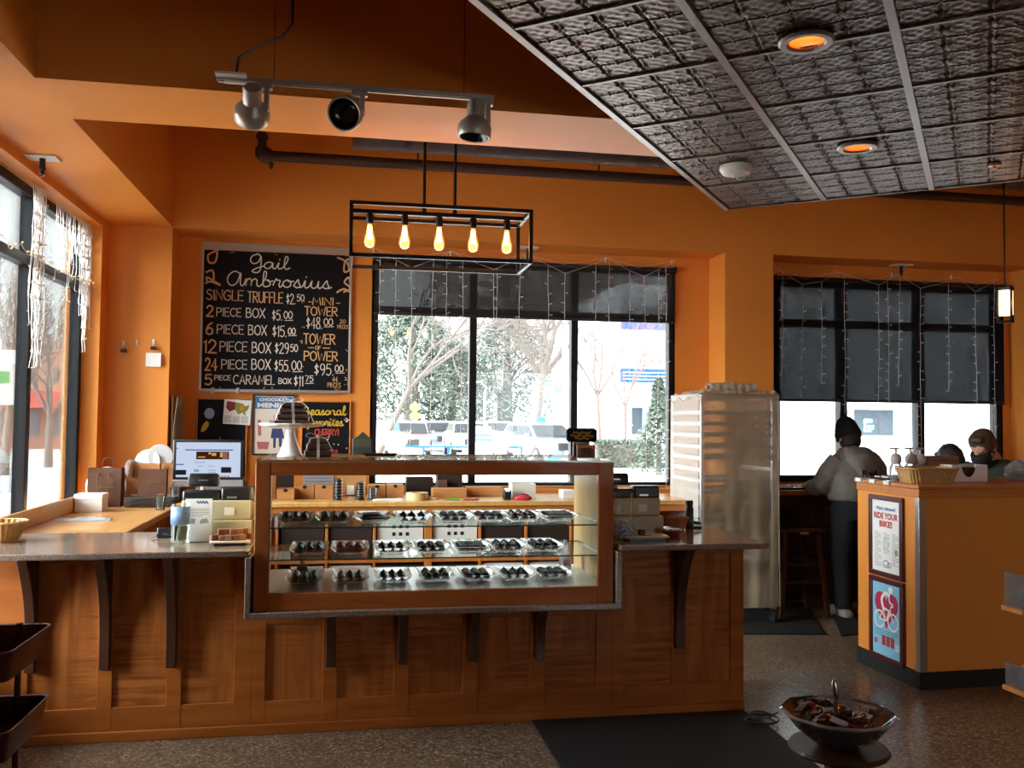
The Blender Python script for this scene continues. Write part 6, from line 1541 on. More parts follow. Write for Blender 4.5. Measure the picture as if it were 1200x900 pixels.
# ================================================================== work table under the far window, stool, mats
WT = .985
wt = thing('work_table', 'dark wooden work table with open shelf under the window by the people', 'table', (4.75, 7.05, 0))
m = MB(); m.box((-1.35, -.05, WT-.04), (1.42, .4, WT)); m.build('table_top', M['sill'], wt, bevel=.004)
m = MB(); m.box((-1.3, -.02, WT-.14), (1.4, .01, WT-.04)); m.build('apron', M['bracket'], wt, bevel=.002)
for x in (-1.3, -.1, 1.3):
    for y in (-.02, .34): m = MB(); m.box((x, y, 0), (x+.06, y+.06, WT-.04)); m.build('leg', M['bracket'], wt, bevel=.003)
m = MB(); m.box((-1.3, .0, .38), (1.4, .38, .405)); m.box((-1.3, .37, .0), (1.4, .385, WT-.04)); m.build('lower_shelf', M['bracket'], wt, bevel=.002)
p = at(945, 578, Z=WT)
wtr = thing('work_tray', 'flat tray of small white pieces in front of the standing woman', 'tray', (3.78, 7.22, WT))
m = MB(); m.loft([rr(.24, .15, 0, .02), rr(.26, .165, .018, .02), rr(.256, .161, .018, .02), rr(.236, .146, .004, .02)]); m.build('tray_body', M['blackplastic'], wtr)
m = MB(); rnd = random.Random(13)
for k in range(90): m.cbox((rnd.uniform(-.22, .22), rnd.uniform(-.13, .13), .012+rnd.uniform(0, .012)), (rnd.uniform(.015, .04), rnd.uniform(.01, .03), .008), rnd.uniform(0, 3))
o = m.build('white_pieces', M['paper'], wtr, smooth=False); o['kind'] = 'stuff'
p = at(940, 614, Z=.7)
so_ = thing('bar_stool', 'dark wooden bar stool tucked at the work table beside the rack', 'stool', (3.58, 6.86, 0), .0)
SH = .705
m = MB(); m.box((-.19, -.16, SH-.03), (.19, .16, SH)); m.build('seat', pm('worn black seat', '#3a3230', .35), so_, bevel=.01)
for sx in (-1, 1):
    for sy in (-1, 1): m = MB(); m.bar((sx*.14, sy*.12, SH-.03), (sx*.2, sy*.17, 0.003), .035); m.build('leg', M['bracket'], so_, bevel=.002)
for z, k in ((.28, .86), (.42, .78)):
    m = MB(); a_, b_ = .2*k, .17*k
    for s_ in (-1, 1): m.bar((-a_, s_*b_, z), (a_, s_*b_, z), .025); m.bar((s_*a_, -b_, z), (s_*a_, b_, z), .025)
    m.build('stretcher', M['bracket'], so_, bevel=.002)
m = MB(); m.lathe([(.001, -.002), (.03, -.002), (.03, .001), (.001, .001)], 14, (.02, -.17, SH-.02)) if False else m.box((-.03, -.163, SH-.045), (.04, -.158, SH-.025)); m.build('sticker', pm('white sticker', '#a8a5a0', .6), so_, smooth=False)
def mat(pts, label):
    m = MB(); m.prism(pts, 'z', .0005, .012); return tag(m.build('floor_mat', M['rubber'], bevel=.003), label, 'mat')
mat([(2.5, 6.3), (3.45, 6.15), (3.86, 7.25), (2.85, 7.6)], 'black rubber mat on the floor under the baking rack')
mat([(3.55, 6.1), (4.6, 6.2), (4.6, 6.75), (3.85, 6.75)], 'black rubber mat on the floor behind the yellow counter')
mat([(.95, 3.75), (2.1, 3.75), (2.13, 4.44), (2.1, 4.6), (.95, 4.6)], 'dark floor mat lying along the foot of the service counter')
# coil of black cord on the floor
m = MB(); pp = []
for k in range(90): t = k*.21; r_ = .07+.02*math.sin(t*.37); pp.append((r_*math.cos(t), r_*.8*math.sin(t), .008+.0018*k*.35))
m.tube(pp, .005, 6); p = at(893, 848, Z=0); tag(m.build('cord', M['blackplastic'], loc=(p.x, p.y, 0)), 'coiled black cord on the floor at the corner of the service counter', 'cord')

# ================================================================== cart, bowl, display stand at the near edge
ct = thing('utility_cart', 'burgundy metal cart with open trays at the street end', 'cart', (-1.27, 3.385, 0))
def cart_tray(z):
    m = MB(); a_, b_ = .21, .21
    m.loft([rr(a_-.012, b_-.012, z-.095, .03), rr(a_, b_, z, .035), rr(a_+.005, b_+.005, z+.002, .037), rr(a_+.005, b_+.005, z+.006, .037), rr(a_-.004, b_-.004, z+.004, .033), rr(a_-.016, b_-.016, z-.091, .028)]); m.build('tray', M['burgundy'], ct)
for z in (.78, .523, .2): cart_tray(z)
for x in (-.1, .1):
    for y in (.208, -.208): m = MB(); m.tube([(x, y, .06), (x, y, .79)], .011, 10); m.build('post', M['burgundy'], ct)
for sx in (-1, 1):
    for sy in (-1, 1): m = MB(); m.tube([(sx*.17-.01, sy*.17, .032), (sx*.17+.01, sy*.17, .032)], .032, 16); m.tube([(sx*.17, sy*.17, .035), (sx*.17, sy*.17, .11)], .008, 8); m.build('caster', M['rubber'], ct)
# sweets bowl on a pedestal table
p = at(978, 832, Z=.75); BX, BY = p.x, p.y-.02
ft = thing('pedestal_table', 'small round dark pedestal table under the bowl of sweets', 'table', (BX, BY, 0))
m = MB(); m.lathe([(.001, .645), (.13, .645), (.135, .652), (.13, .66), (.001, .66)], 32); m.build('table_top', M['bracket'], ft); m = MB(); m.lathe([(.001, .02), (.03, .02), (.022, .1), (.025, .4), (.04, .645), (.001, .645)], 20); m.build('column', M['bracket'], ft); m = MB(); m.lathe([(.001, 0), (.15, 0), (.15, .02), (.001, .025)], 28); m.build('foot', M['bracket'], ft)
bw = thing('glass_bowl', 'clear glass bowl with wavy rim, filled with wrapped sweets', 'bowl', (BX, BY, .66), .2)
m = MB(); m.lathe([(.001, .0), (.05, .0), (.06, .006), (.108, .04), (.146, .085), (.152, .09), (.147, .092), (.096, .046), (.055, .014), (.001, .01)], 72, wob=lambda a: 1+.018*math.cos(10*a)); m.build('bowl_wall', glass('bowl glass', '#f4f8f6', 1.4, .03, .1), bw)
m = MB(); m.lathe([(.146, .084), (.154, .09), (.147, .095)], 72, cap=False, wob=lambda a: 1+.018*math.cos(10*a)); m.build('rim', glass('bowl rim', '#f2f2f0', 3., .05, .6), bw)
rnd = random.Random(21)
foil = {'gold': pm('gold foil', '#b9853a', .25, metal=.9), 'brown': pm('brown foil', '#4a2a20', .3, metal=.4), 'redf': pm('red foil wrap', '#a03020', .35, spec=.6), 'silver': pm('silver foil', '#c4c4ca', .22, metal=.95)}
kinds = ['brown', 'gold', 'brown', 'silver', 'brown', 'redf']
protos = {}
def sweet(k):
    m = MB(); m.box((-.02, -.012, -.007), (.02, .012, .007)) if k != 'gold' else m.ball((0, 0, 0), .014, 12, 8)
    if k == 'gold': m.v = [(x*(1+.06*math.sin(i*7)), y*(1+.06*math.cos(i*5)), z) for i, (x, y, z) in enumerate(m.v)]
    else:
        for s_ in (-1, 1): m.loft([[(s_*.02, -.006, -.003), (s_*.02, .006, -.003), (s_*.02, .006, .003), (s_*.02, -.006, .003)], [(s_*.034, -.012, -.004), (s_*.034, .012, .002), (s_*.034, .012, .004), (s_*.034, -.012, .0)]])
    return m.build('wrapped_sweet', foil[k], bevel=.003 if k != 'gold' else 0)
nm = {'brown': 'brown foil wrapped sweet in the glass bowl', 'gold': 'round gold foil sweet in the glass bowl', 'silver': 'silver foil wrapped sweet in the glass bowl', 'redf': 'red wrapped sweet in the glass bowl'}
for i in range(46):
    k = kinds[i % 6]
    lay = 0 if i < 14 else 1 if i < 30 else 2
    r_ = math.sqrt(rnd.random())*(.055, .082, .108)[lay]; a_ = i*2.4
    if k not in protos: protos[k] = sweet(k); o = protos[k]
    else: o = protos[k].copy(); COL.objects.link(o)
    o.location = (BX+r_*math.cos(a_), BY+r_*math.sin(a_), .66+(.03, .056, .082)[lay]+r_*.13); o.rotation_euler = (rnd.uniform(-.4, .4), rnd.uniform(-.4, .4), rnd.uniform(0, 6.28))
    if k == 'redf': o.scale = (1.25, 1.25, 1.2)
    tag(o, nm[k], 'candy', nm[k].replace(' sweet in', ' sweets in'))
tg_ = thing('serving_tongs', 'silver spoon handle standing upright in the bowl of sweets', 'spoon', (BX+.0, BY+.01, .675))
m = MB(); m.tube([(0, .005, .0), (0, .002, .06), (-.002, 0, .11)], [.006, .0055, .006], 10); m.build('shaft', M['steel'], tg_)
m = MB(); m.T = Matrix.Translation((-.003, 0, .135)) @ Matrix.Rotation(-.15, 4, 'Y'); m.ball((0, 0, 0), .03, 14, 10, (.38, .3, .95)); m.build('handle_end', M['steel'], tg_)
tg_.name = 'serving_spoon'
# display stand cut by the picture edge
dsx, dsy = 2.425, 2.9
ds = thing('display_stand', 'wooden display stand with clear bins at the edge of the room', 'display stand', (dsx, dsy, 0))
m = MB(); m.box((.15, .0, .0), (.5, .11, .04)); m.box((.15, .1, .04), (.5, .115, 1.1)); m.build('stand_back', M['sill'], ds, bevel=.003)
for z in (.575, .865):
    m = MB(); m.box((-.035, -.01, z), (.5, .1, z+.018)); m.build('shelf', M['sill'], ds, bevel=.003)
    m = MB()
    for q in (((-.02, .0, z+.018), (-.016, .1, z+.14 if z > .6 else z+.1)), ((-.02, .0, z+.018), (.4, .004, z+.06))): m.box(*q)
    m.build('acrylic_bin', glass('bin acrylic', '#f2f4f6', .8, .03, .15) if z < .6 else bpy.data.materials['bin acrylic'], ds, smooth=False)
rnd = random.Random(31)
for z in (.594, .884):
    for k in range(4):
        m = MB(); m.ball((0, 0, .04), .045, 14, 10, (.9, .75, 1.)); m.v = [(x*(1+rnd.uniform(-.12, .12)), y*(1+rnd.uniform(-.12, .12)), max(0, z_)) for x, y, z_ in m.v]
        tag(m.build('sweet_bag', bpy.data.materials['crinkled sweet bag'], loc=(dsx+.04+.1*k, dsy+.05, z), smooth=False), 'small clear cellophane bag in the %s bin of the wooden display stand' % ('upper' if z > .8 else 'lower'), 'bag', 'cellophane bags in the %s bin' % ('upper' if z > .8 else 'lower'))
# ================================================================== people
TEX = bpy.data.textures.new('cloth folds', 'CLOUDS'); TEX.noise_scale = .09
def soften(o, vox, folds=0., it=4):
    r = o.modifiers.new('skin', 'REMESH'); r.mode = 'VOXEL'; r.voxel_size = vox; r.use_smooth_shade = True
    s = o.modifiers.new('soft', 'SMOOTH'); s.factor = .5; s.iterations = it
    if folds:
        d = o.modifiers.new('folds', 'DISPLACE'); d.texture = TEX; d.strength = folds; d.mid_level = .5; d.texture_coords = 'LOCAL'
def ring(c, rx, ry, n=20, pw=.9): return MB().ell(c, Vector((1, 0, 0)), Vector((0, 1, 0)), rx, ry, n, pw)
def hand(m, wrist, fwd, side, up, s=1., curl=.3):
    """palm, four fingers and a thumb; fwd = direction of the fingers, side = towards the thumb"""
    f, d, u = Vector(fwd).normalized(), Vector(side).normalized(), Vector(up).normalized(); w = Vector(wrist)
    m.tube([w-f*.02, w+f*.03*s, w+f*.085*s], [.024*s, .03*s, .032*s], 10)
    for i, (o, l) in enumerate(((-.026, .058), (-.009, .07), (.009, .075), (.026, .066))):
        b = w+f*.075*s+d*o*s; m.tube([b, b+f*l*.5*s+u*.012*s, b+f*l*.85*s-u*.01*s*curl*3, b+f*l*s*.95-u*.03*s*curl], [.0095*s, .009*s, .0085*s, .007*s], 8)
    b = w+f*.02*s+d*.02*s; m.tube([b, b+d*.035*s+f*.02*s, b+d*.045*s+f*.055*s-u*.01*s], [.013*s, .011*s, .008*s], 8)
def head(m, T, s=1.):
    old = m.T; m.T = T @ Matrix.Scale(s, 4)
    m.ball((0, -.01, .03), .1, 20, 14, (.79, .98, .98)); m.ball((0, .02, -.045), .075, 16, 10, (.82, .95, 1.)); m.ball((0, .055, -.085), .034, 12, 8, (1.1, .8, .7))
    m.tube([(0, .088, .025), (0, .108, -.02), (0, .096, -.032)], [.01, .016, .012], 8)
    for s_ in (-1, 1):
        m.ball((s_*.079, -.012, -.008), .026, 10, 8, (.4, .7, 1.15)); m.ball((s_*.032, .072, .032), .018, 8, 6, (1.4, .8, .6)); m.ball((s_*.03, .078, .008), .012, 8, 6)
    m.tube([(-.024, .082, -.058), (0, .092, -.056), (.024, .082, -.058)], .008, 6)
    m.T = old
def eyes(T, parent, s=1.):
    m = MB(); m.T = T @ Matrix.Scale(s, 4)
    for s_ in (-1, 1): m.ball((s_*.03, .087, .01), .0055, 8, 6, (1.4, .7, .8))
    m.build('eyes', pm('dark eye', '#1c1512', .2) if 'dark eye' not in bpy.data.materials else bpy.data.materials['dark eye'], parent)
def limb(m, pts, rs, n=12): m.tube(pts, rs, n)

# ---- the standing woman, seen from behind
wx, wy = 4.03, 6.72
W1 = thing('person', 'person with back turned in black knit hat and grey hoodie at the window table', 'person', (wx, wy, 0), .12)
HT = Matrix.Translation((0.005, .085, 1.425)) @ Matrix.Rotation(-.38, 4, 'X')
m = MB(); head(m, HT)
limb(m, [(0, .02, 1.26), (0, .045, 1.33), (0, .075, 1.39)], [.07, .056, .055])
m.loft([ring((0, 0, z), rx, ry) for z, rx, ry in ((.8, .16, .12), (.9, .16, .115), (1.02, .145, .1), (1.15, .165, .115), (1.24, .175, .11), (1.3, .11, .08))])
for s_ in (-1, 1):
    limb(m, [(s_*.17, .0, 1.26), (s_*.24, .05, 1.05), (s_*.22, .17, 1.015), (s_*.19, .3, 1.02)], [.055, .045, .038, .026])
    hand(m, (s_*.19, .315, 1.022), (-s_*.25, 1, -.1), (-s_, 0, 0), (0, 0, 1))
    limb(m, [(s_*.085, 0, .84), (s_*.095, .03, .46), (s_*.1, -.01, .1)], [.09, .06, .042]); limb(m, [(s_*.1, -.03, .06), (s_*.105, .12, .04)], [.045, .035])
soften(m.build('body', M['skin'], W1), .0075)
m = MB()
m.loft([ring((0, y, z), rx, ry, 28, .85) for z, rx, ry, y in ((.925, .205, .15, 0), (.94, .215, .16, 0), (.965, .225, .17, 0), (1.03, .235, .18, 0), (1.12, .235, .175, 0), (1.21, .222, .155, .005), (1.275, .18, .13, .015), (1.32, .11, .1, .03), (1.345, .08, .08, .04))])
for s_ in (-1, 1):
    limb(m, [(s_*.155, .0, 1.25), (s_*.225, .01, 1.17), (s_*.275, .045, 1.05), (s_*.255, .15, 1.02), (s_*.215, .26, 1.025), (s_*.2, .295, 1.025)], [.08, .084, .078, .07, .058, .046], 16)
# hood lying on the back
m.loft([ring((0, y, z), rx, ry, 20) for z, rx, ry, y in ((1.13, .03, .02, -.175), (1.18, .09, .035, -.17), (1.24, .14, .06, -.14), (1.3, .145, .075, -.1), (1.335, .12, .07, -.05), (1.36, .09, .06, -.01))])
hoodie = pm('grey hoodie fabric', '#7c756f', .9, var=.08, vscale=30, spec=.15)
soften(m.build('hoodie', hoodie, W1), .011, .016, 5)
hp = lambda a, b, d: (a, -.19*math.sqrt(max(0, 1-(abs(a)/.27)**2.2))-.013-d, b)
m = MB()
for txt, z in (('Rad', 1.125), ('Rai', 1.045)):
    v, f, w_ = text_mesh(txt, .075, .13, .002); m.add([hp(-.085+a, z+b, .012) for a, b in v], f)
m.build('back_lettering', M['blackplastic'], W1, smooth=False)
m = MB(); m.loft([ring((0, 0, z), rx, ry, 20) for z, rx, ry in ((.78, .175, .14), (.86, .185, .145), (.95, .17, .13))])
for s_ in (-1, 1): limb(m, [(s_*.09, .0, .86), (s_*.1, .01, .66), (s_*.105, .03, .46), (s_*.108, .005, .25), (s_*.11, -.005, .07)], [.115, .098, .08, .072, .07], 14)
soften(m.build('trousers', pm('dark navy trousers', '#17191f', .9), W1), .011, .008, 4)
for s_ in (-1, 1):
    m = MB(); m.loft([[(s_*.11+x, y, z) for x, y, z in rr(.045*k, .13*kk, z, .03)] for z, k, kk in ((.0, 1, 1), (.03, 1.03, 1.02), (.06, .9, .85), (.085, .75, .55))]); m.v = [(x, y+.04, z) for x, y, z in m.v]; m.build('shoe', pm('grey trainer', '#9d968e', .7) if s_ < 0 else bpy.data.materials['grey trainer'], W1)
m = MB(); m.T = HT; m.ball((0, -.03, .0), .094, 18, 12, (.86, .95, .9)); m.lathe([(.07, -.085), (.082, -.06), (.086, -.03), (.075, .0)], 18, (0, -.025, 0), wob=lambda a: 1+.06*math.sin(9*a))
m.v = [v for v in m.v]; soften(m.build('hair', pm('dark hair', '#1d1613', .7), W1), .009, .012, 2)
m = MB(); m.T = HT; m.lathe([(.09, -.03), (.1, -.028), (.105, 0), (.104, .025), (.1, .03), (.094, .06), (.08, .105), (.058, .14), (.032, .158), (.001, .164)], 28, (0, -.015, .02), wob=lambda a: 1+.012*math.cos(28*a)); hat = m.build('knit_hat', pm('black knit', '#0e0d0e', .95, bump=.6, bscale=300), W1)
m = MB(); m.T = HT; m.ball((0, -.02, .19), .026, 14, 10); rnd = random.Random(3); m.v = [tuple(Vector(v)+Vector((rnd.uniform(-.005, .005) for _ in range(3)))) for v in m.v]; m.build('pompom', bpy.data.materials['black knit'], hat)
eyes(HT, W1)

# ---- people sitting behind the yellow counter
def seated(loc, rz, label, hair_col, top_col, mask, head_pitch, seat, head_turn=0., ho=(.06, .66)):
    P_ = thing('person', label, 'person', loc, rz)
    z0 = seat; HT = Matrix.Translation((0, ho[0], z0+ho[1])) @ Matrix.Rotation(head_turn, 4, 'Z') @ Matrix.Rotation(head_pitch, 4, 'X')
    m = MB(); head(m, HT); limb(m, [(0, -.02, z0+.47), (0, ho[0]*.3, z0+.54), (0, ho[0]*.75, z0+ho[1]-.05)], [.075, .06, .055])
    m.loft([ring((0, 0, z), rx, ry) for z, rx, ry in ((z0, .165, .13), (z0+.1, .155, .115), (z0+.22, .15, .105), (z0+.36, .17, .11), (z0+.46, .165, .1), (z0+.52, .1, .07))])
    for s_ in (-1, 1):
        limb(m, [(s_*.165, 0, z0+.47), (s_*.225, .06, z0+.24), (s_*.15, .24, z0+.24)], [.05, .042, .028]); hand(m, (s_*.14, .26, z0+.245), (-s_*.4, 1, 0), (-s_, 0, 0), (0, 0, 1))
        limb(m, [(s_*.09, 0, z0+.06), (s_*.11, .36, z0+.05), (s_*.11, .38, z0-.36)], [.085, .062, .042]); limb(m, [(s_*.11, .36, z0-.4), (s_*.11, .5, z0-.42)], [.04, .034])
    soften(m.build('body', M['skin'], P_), .008)
    m = MB()
    m.loft([ring((0, 0, z), rx, ry, 24) for z, rx, ry in ((z0+.0, .185, .15), (z0+.05, .195, .155), (z0+.2, .185, .14), (z0+.36, .2, .138), (z0+.45, .195, .122), (z0+.505, .125, .09), (z0+.52, .09, .075))])
    for s_ in (-1, 1): limb(m, [(s_*.15, 0, z0+.465), (s_*.215, .04, z0+.34), (s_*.24, .075, z0+.235), (s_*.2, .16, z0+.235)], [.07, .068, .06, .052], 14)
    mt = pm('shirt '+top_col, top_col, .9, spec=.15)
    soften(m.build('shirt', mt, P_), .011, .012, 4)
    m = MB()
    for s_ in (-1, 1): limb(m, [(s_*.09, -.03, z0+.065), (s_*.11, .2, z0+.065), (s_*.115, .38, z0+.045), (s_*.112, .385, z0-.15), (s_*.11, .38, z0-.38)], [.105, .095, .078, .065, .058], 14)
    soften(m.build('trousers', bpy.data.materials['dark navy trousers'], P_), .012, .006)
    for s_ in (-1, 1):
        m = MB(); m.loft([[(s_*.11+x, .43+y, z0-.455+z) for x, y, z in rr(.042*k, .12*kk, z, .03)] for z, k, kk in ((0, 1, 1), (.03, 1.03, 1.02), (.06, .9, .85), (.085, .75, .55))]); m.build('shoe', M['blackplastic'], P_)
    m = MB(); m.T = HT; m.ball((0, -.024, .044), .106, 22, 14, (.84, .98, .95)); m.ball((0, -.05, .0), .085, 16, 10, (.95, .8, 1.)); m.ball((.0, .055, .1), .042, 12, 8, (1.3, .8, .55))
    soften(m.build('hair', pm('hair '+hair_col, hair_col, .6, bump=.8, bscale=120), P_), .009, .03, 2)
    if mask:
        mk = MB(); mk.T = HT
        mk.loft([[(.066*k*math.sin(t), .02+(.108*kk)*math.cos(t), z) for t in [(-1.35+2.7*i/14) for i in range(15)]] for z, k, kk in ((.0, .95, .82), (-.02, 1.08, 1.0), (-.05, 1.1, 1.05), (-.085, .98, .97), (-.115, .7, .7))], cap=False)
        o = mk.build('face_mask', M['blackplastic'] if False else pm('black cloth mask', '#101114', .8), P_); s2 = o.modifiers.new('t', 'SOLIDIFY'); s2.thickness = .004; s2.offset = 1
        mk = MB(); mk.T = HT
        for s_ in (-1, 1): mk.tube([(s_*.066, .04, -.015), (s_*.08, .005, .005), (s_*.086, -.02, .0), (s_*.078, -.012, -.03), (s_*.066, .035, -.07)], .0025, 6)
        mk.build('ear_loop', bpy.data.materials['black cloth mask'], o)
    eyes(HT, P_)
    return P_, z0
s1 = .775
d2 = math.atan2(-.35, -.94)-PI/2
P2, z0 = seated((4.75, 6.02, 0), d2, 'person with short brown hair and black face mask looking down behind the yellow counter', '#42301f', '#33382f', True, -.5, s1, .1, (.14, .6))
m = MB(); rnd = random.Random(17)
for k in range(26):
    a, b, r_ = rnd.uniform(-.1, .1), z0+.2+rnd.uniform(0, .14), rnd.uniform(.008, .024)
    yy = .153*math.sqrt(1-(a/.22)**2)
    m.add([(a+r_*math.cos(i*PI/4)*(1.3 if k % 2 else .8), yy+.006, b+r_*math.sin(i*PI/4)) for i in range(8)], [tuple(range(8))])
m.build('shirt_print', pm('grey shirt print', '#7d8577', .8), P2, smooth=False)
s3 = .58
P3, _ = seated((4.97, 6.72, 0), .5, 'seated dark-haired person of whom only the crown shows behind the brown carton', '#1a1311', '#2a2a30', False, -.55, s3)
for (x, y), sh, rz, nm in (((4.75, 6.02), s1, d2, 'dark wooden bar stool under the masked person'), ((4.97, 6.7), s3, .5, 'dark wooden bar stool under the person whose crown shows')):
    o = dup(so_, (x, y, 0), rz, nm); o.scale = (1, 1, (sh-.045)/SH)
so_['group'] = 'wooden bar stools'
for o in COL.objects:
    if o.get('category') == 'stool': o['group'] = 'wooden bar stools'

# ================================================================== outside
GZ = -.06
def grow(m, p, d, L, r, depth, rnd, spread, up):
    q = p+d*L*.5+Vector((rnd.uniform(-1, 1), rnd.uniform(-1, 1), rnd.uniform(-.4, .4)))*L*.06; e = p+d*L
    m.tube([p, q, e], [r, r*.85, r*.68], 7 if depth > 4 else 4 if depth > 1 else 3, cap=False)
    if depth == 0: return
    n = 3 if rnd.random() < .45 or depth > 4 else 2
    for k in range(n):
        u, v = basis(d); a = rnd.uniform(0, 2*PI); t = rnd.uniform(.35, 1.)*spread
        nd_ = (d*math.cos(t)+(u*math.cos(a)+v*math.sin(a))*math.sin(t)+Vector((0, 0, up))).normalized()
        s = e if k < 2 else q
        grow(m, s, nd_, L*rnd.uniform(.66, .86), r*rnd.uniform(.5, .68), depth-1, rnd, spread, up)
bark = pm('grey bark', '#4a423c', .9, var=.15, vscale=4); bark3 = pm('pale street bark', '#8d837a', .9); bark2 = pm('reddish twigs', '#5f4e48', .9)
def bare_tree(px, Y, h, seed, label, lean=(0, 0), depth=7, r=.2, spread=.75, up=.06, mat_=None, group='bare trees outside'):
    x = at(px, 500, Y=Y).x; rnd = random.Random(seed)
    t = thing('bare_tree', label, 'tree', (x, Y, GZ), 0, group)
    m = MB(); d = Vector((lean[0], lean[1], 1)).normalized(); T0 = Vector((0, 0, 0)); e = d*h*.26
    m.tube([T0, e*.5, e], [r*1.35, r, r*.85], 10, cap=False); m.build('trunk', mat_ or bark, t)
    m = MB()
    for k in range(4):
        a = k*1.7+rnd.uniform(-.4, .4); ds = (d+Vector((math.cos(a), math.sin(a), 0))*rnd.uniform(.3, .75)).normalized(); grow(m, e, ds, h*.19, r*.62, depth, rnd, spread, up)
    m.build('branches', mat_ or bark, t, smooth=False); return t
bare_tree(623, 44, 14, 5, 'big bare tree behind the parked cars, framed by the middle pane', (.12, 0), 8, .26, .72)
bare_tree(437, 30, 11, 8, 'leaning bare tree by the chalkboard end of the middle window', (.45, 0), 8, .1, .8, -.03)
bare_tree(585, 62, 12, 21, 'farther bare tree between the two evergreens', (0, 0), 6, .2, .7)
bare_tree(704, 31, 9.5, 33, 'reddish bare tree beside the white and blue building', (-.05, 0), 8, .07, .85, .02, bark2)
bare_tree(733, 31.5, 8., 41, 'reddish bare bush tree in front of the white and blue building', (0, 0), 8, .06, .95, .02, bark2)
bare_tree(668, 48, 11, 47, 'reddish bare tree just past the big one', (0, 0), 6, .1, .9, .03, bark2)
bare_tree(500, 66, 13, 53, 'tall thin bare tree above the evergreens', (.1, 0), 6, .16, .8)
bare_tree(58, 30, 6, 61, 'bare street tree outside the pane nearest the corner', (0, 0), 7, .1, .6, .06, bark3)
bare_tree(6, 26, 6.5, 67, 'bare street tree outside the pane farther from the corner', (.05, 0), 7, .1, .6, .06, bark3)
needle = pm('evergreen needles', '#3c4439', .9, var=.3, vscale=2); needle2 = pm('blue green needles', '#48534c', .9, var=.25, vscale=2)
def evergreen(px, Y, h, w, seed, label, mat_, n=2600, low=.12, blob=False, leaf=.26):
    x = at(px, 500, Y=Y).x; rnd = random.Random(seed); t = thing('evergreen_tree', label, 'tree', (x, Y, GZ), 0, 'evergreens outside')
    m = MB(); m.tube([(0, 0, 0), (0, 0, h*.9)], [w*.07, w*.02], 8); m.build('trunk', bark, t)
    m = MB()
    for k in range(n):
        z = rnd.random()**(.8); a = rnd.uniform(0, 2*PI); lob = 1+.25*math.sin(a*3+z*9+seed)+.18*math.sin(z*23+a*2)
        R = (math.sin(min(1, (1-z)*1.5+.12)*PI*.5)*w*.5 if blob else (1-z)*w*.5+.06)*lob*math.sqrt(rnd.uniform(.25, 1))
        c = Vector((R*math.cos(a), R*math.sin(a), h*(low+(1-low)*z))); u = Vector((rnd.gauss(0, 1), rnd.gauss(0, 1), rnd.gauss(-.3, .7))).normalized(); v = u.orthogonal().normalized(); l = leaf*rnd.uniform(.6, 1.4)
        m.add([c-u*l, c+v*l*.3, c+u*l, c-v*l*.3], [(0, 1, 2, 3)])
    m.build('foliage', mat_, t, smooth=False); return t
evergreen(482, 56, 8.2, 8.4, 3, 'broad dark evergreen behind the parked cars at the chalkboard end', needle, 6500, .18, True, .2)
evergreen(530, 58, 6.5, 5., 4, 'smaller dark evergreen right beside the first mullion', needle, 4000, .15, True, .19)
evergreen(594, 60, 8.6, 7.2, 6, 'grey green evergreen seen behind the big bare tree', needle2, 6000, .1, True, .2)
evergreen(772, 26, 2.9, 1.5, 9, 'small pointed spruce in front of the white and blue building', needle, 1800, .02, False, .12)
# hedge
hx0, hx1 = at(697, 530, Y=30).x, at(764, 530, Y=30).x
hg = thing('hedge', 'low clipped hedge beside the small spruce', 'hedge', ((hx0+hx1)/2, 30, GZ)); rnd = random.Random(14)
m = MB()
for k in range(3500):
    c = Vector((rnd.uniform(hx0-hx1, hx1-hx0)/2, rnd.uniform(-.4, .4), rnd.uniform(0, .95))); u = Vector((rnd.gauss(0, 1), rnd.gauss(0, 1), rnd.gauss(0, 1))).normalized(); v = u.orthogonal().normalized(); m.add([c-u*.07, c+v*.04, c+u*.07, c-v*.04], [(0, 1, 2, 3)])
m.build('foliage', needle, hg, smooth=False); m = MB(); m.box(((hx0-hx1)/2, -.3, 0), ((hx1-hx0)/2, .3, .8)); m.build('inner_branches', bark, hg)
# white and blue building
by = 34; bx0 = at(728, 450, Y=by).x
wbld = thing('white_building', 'white building with blue bands across the street', 'building', (bx0, by, GZ))
wh = pm('white render', '#e9ecef', .8); bb_ = pm('blue fascia', '#1d4f9f', .7, spec=.1)
zz = lambda y_: at(740, y_, Y=by).z-GZ
m = MB(); m.box((0, 0, zz(476)), (40, 12, 7)); m.box((2.2, .8, 0), (40, 12, zz(476))); m.box((0, 3.5, 0), (2.4, 12, zz(476))); m.build('wall', wh, wbld, smooth=False)
m = MB(); m.box((-.05, -.06, zz(448)), (6, 0, zz(432))); m.box((-.05, -.06, zz(432)-.02), (-.0, 6, zz(448)-.03)) if False else None; m.build('blue_band', bb_, wbld, smooth=False)
m = MB(); m.box((-.05, -.06, zz(386)), (6, 0, zz(378))); m.build('upper_blue_band', bb_, wbld, smooth=False)
for k in range(3): m = MB(); m.box((.05, -.09, zz(437+k*4)), (3.0+k*.2, -.06, zz(436+k*4))); m.build('white_stripe', wh, wbld, smooth=False)
m = MB(); m.box((.9, -.03, zz(425)), (2.6, 0, zz(392))); m.build('panel_recess', pm('pale panel', '#d4d8dc', .8), wbld, smooth=False)
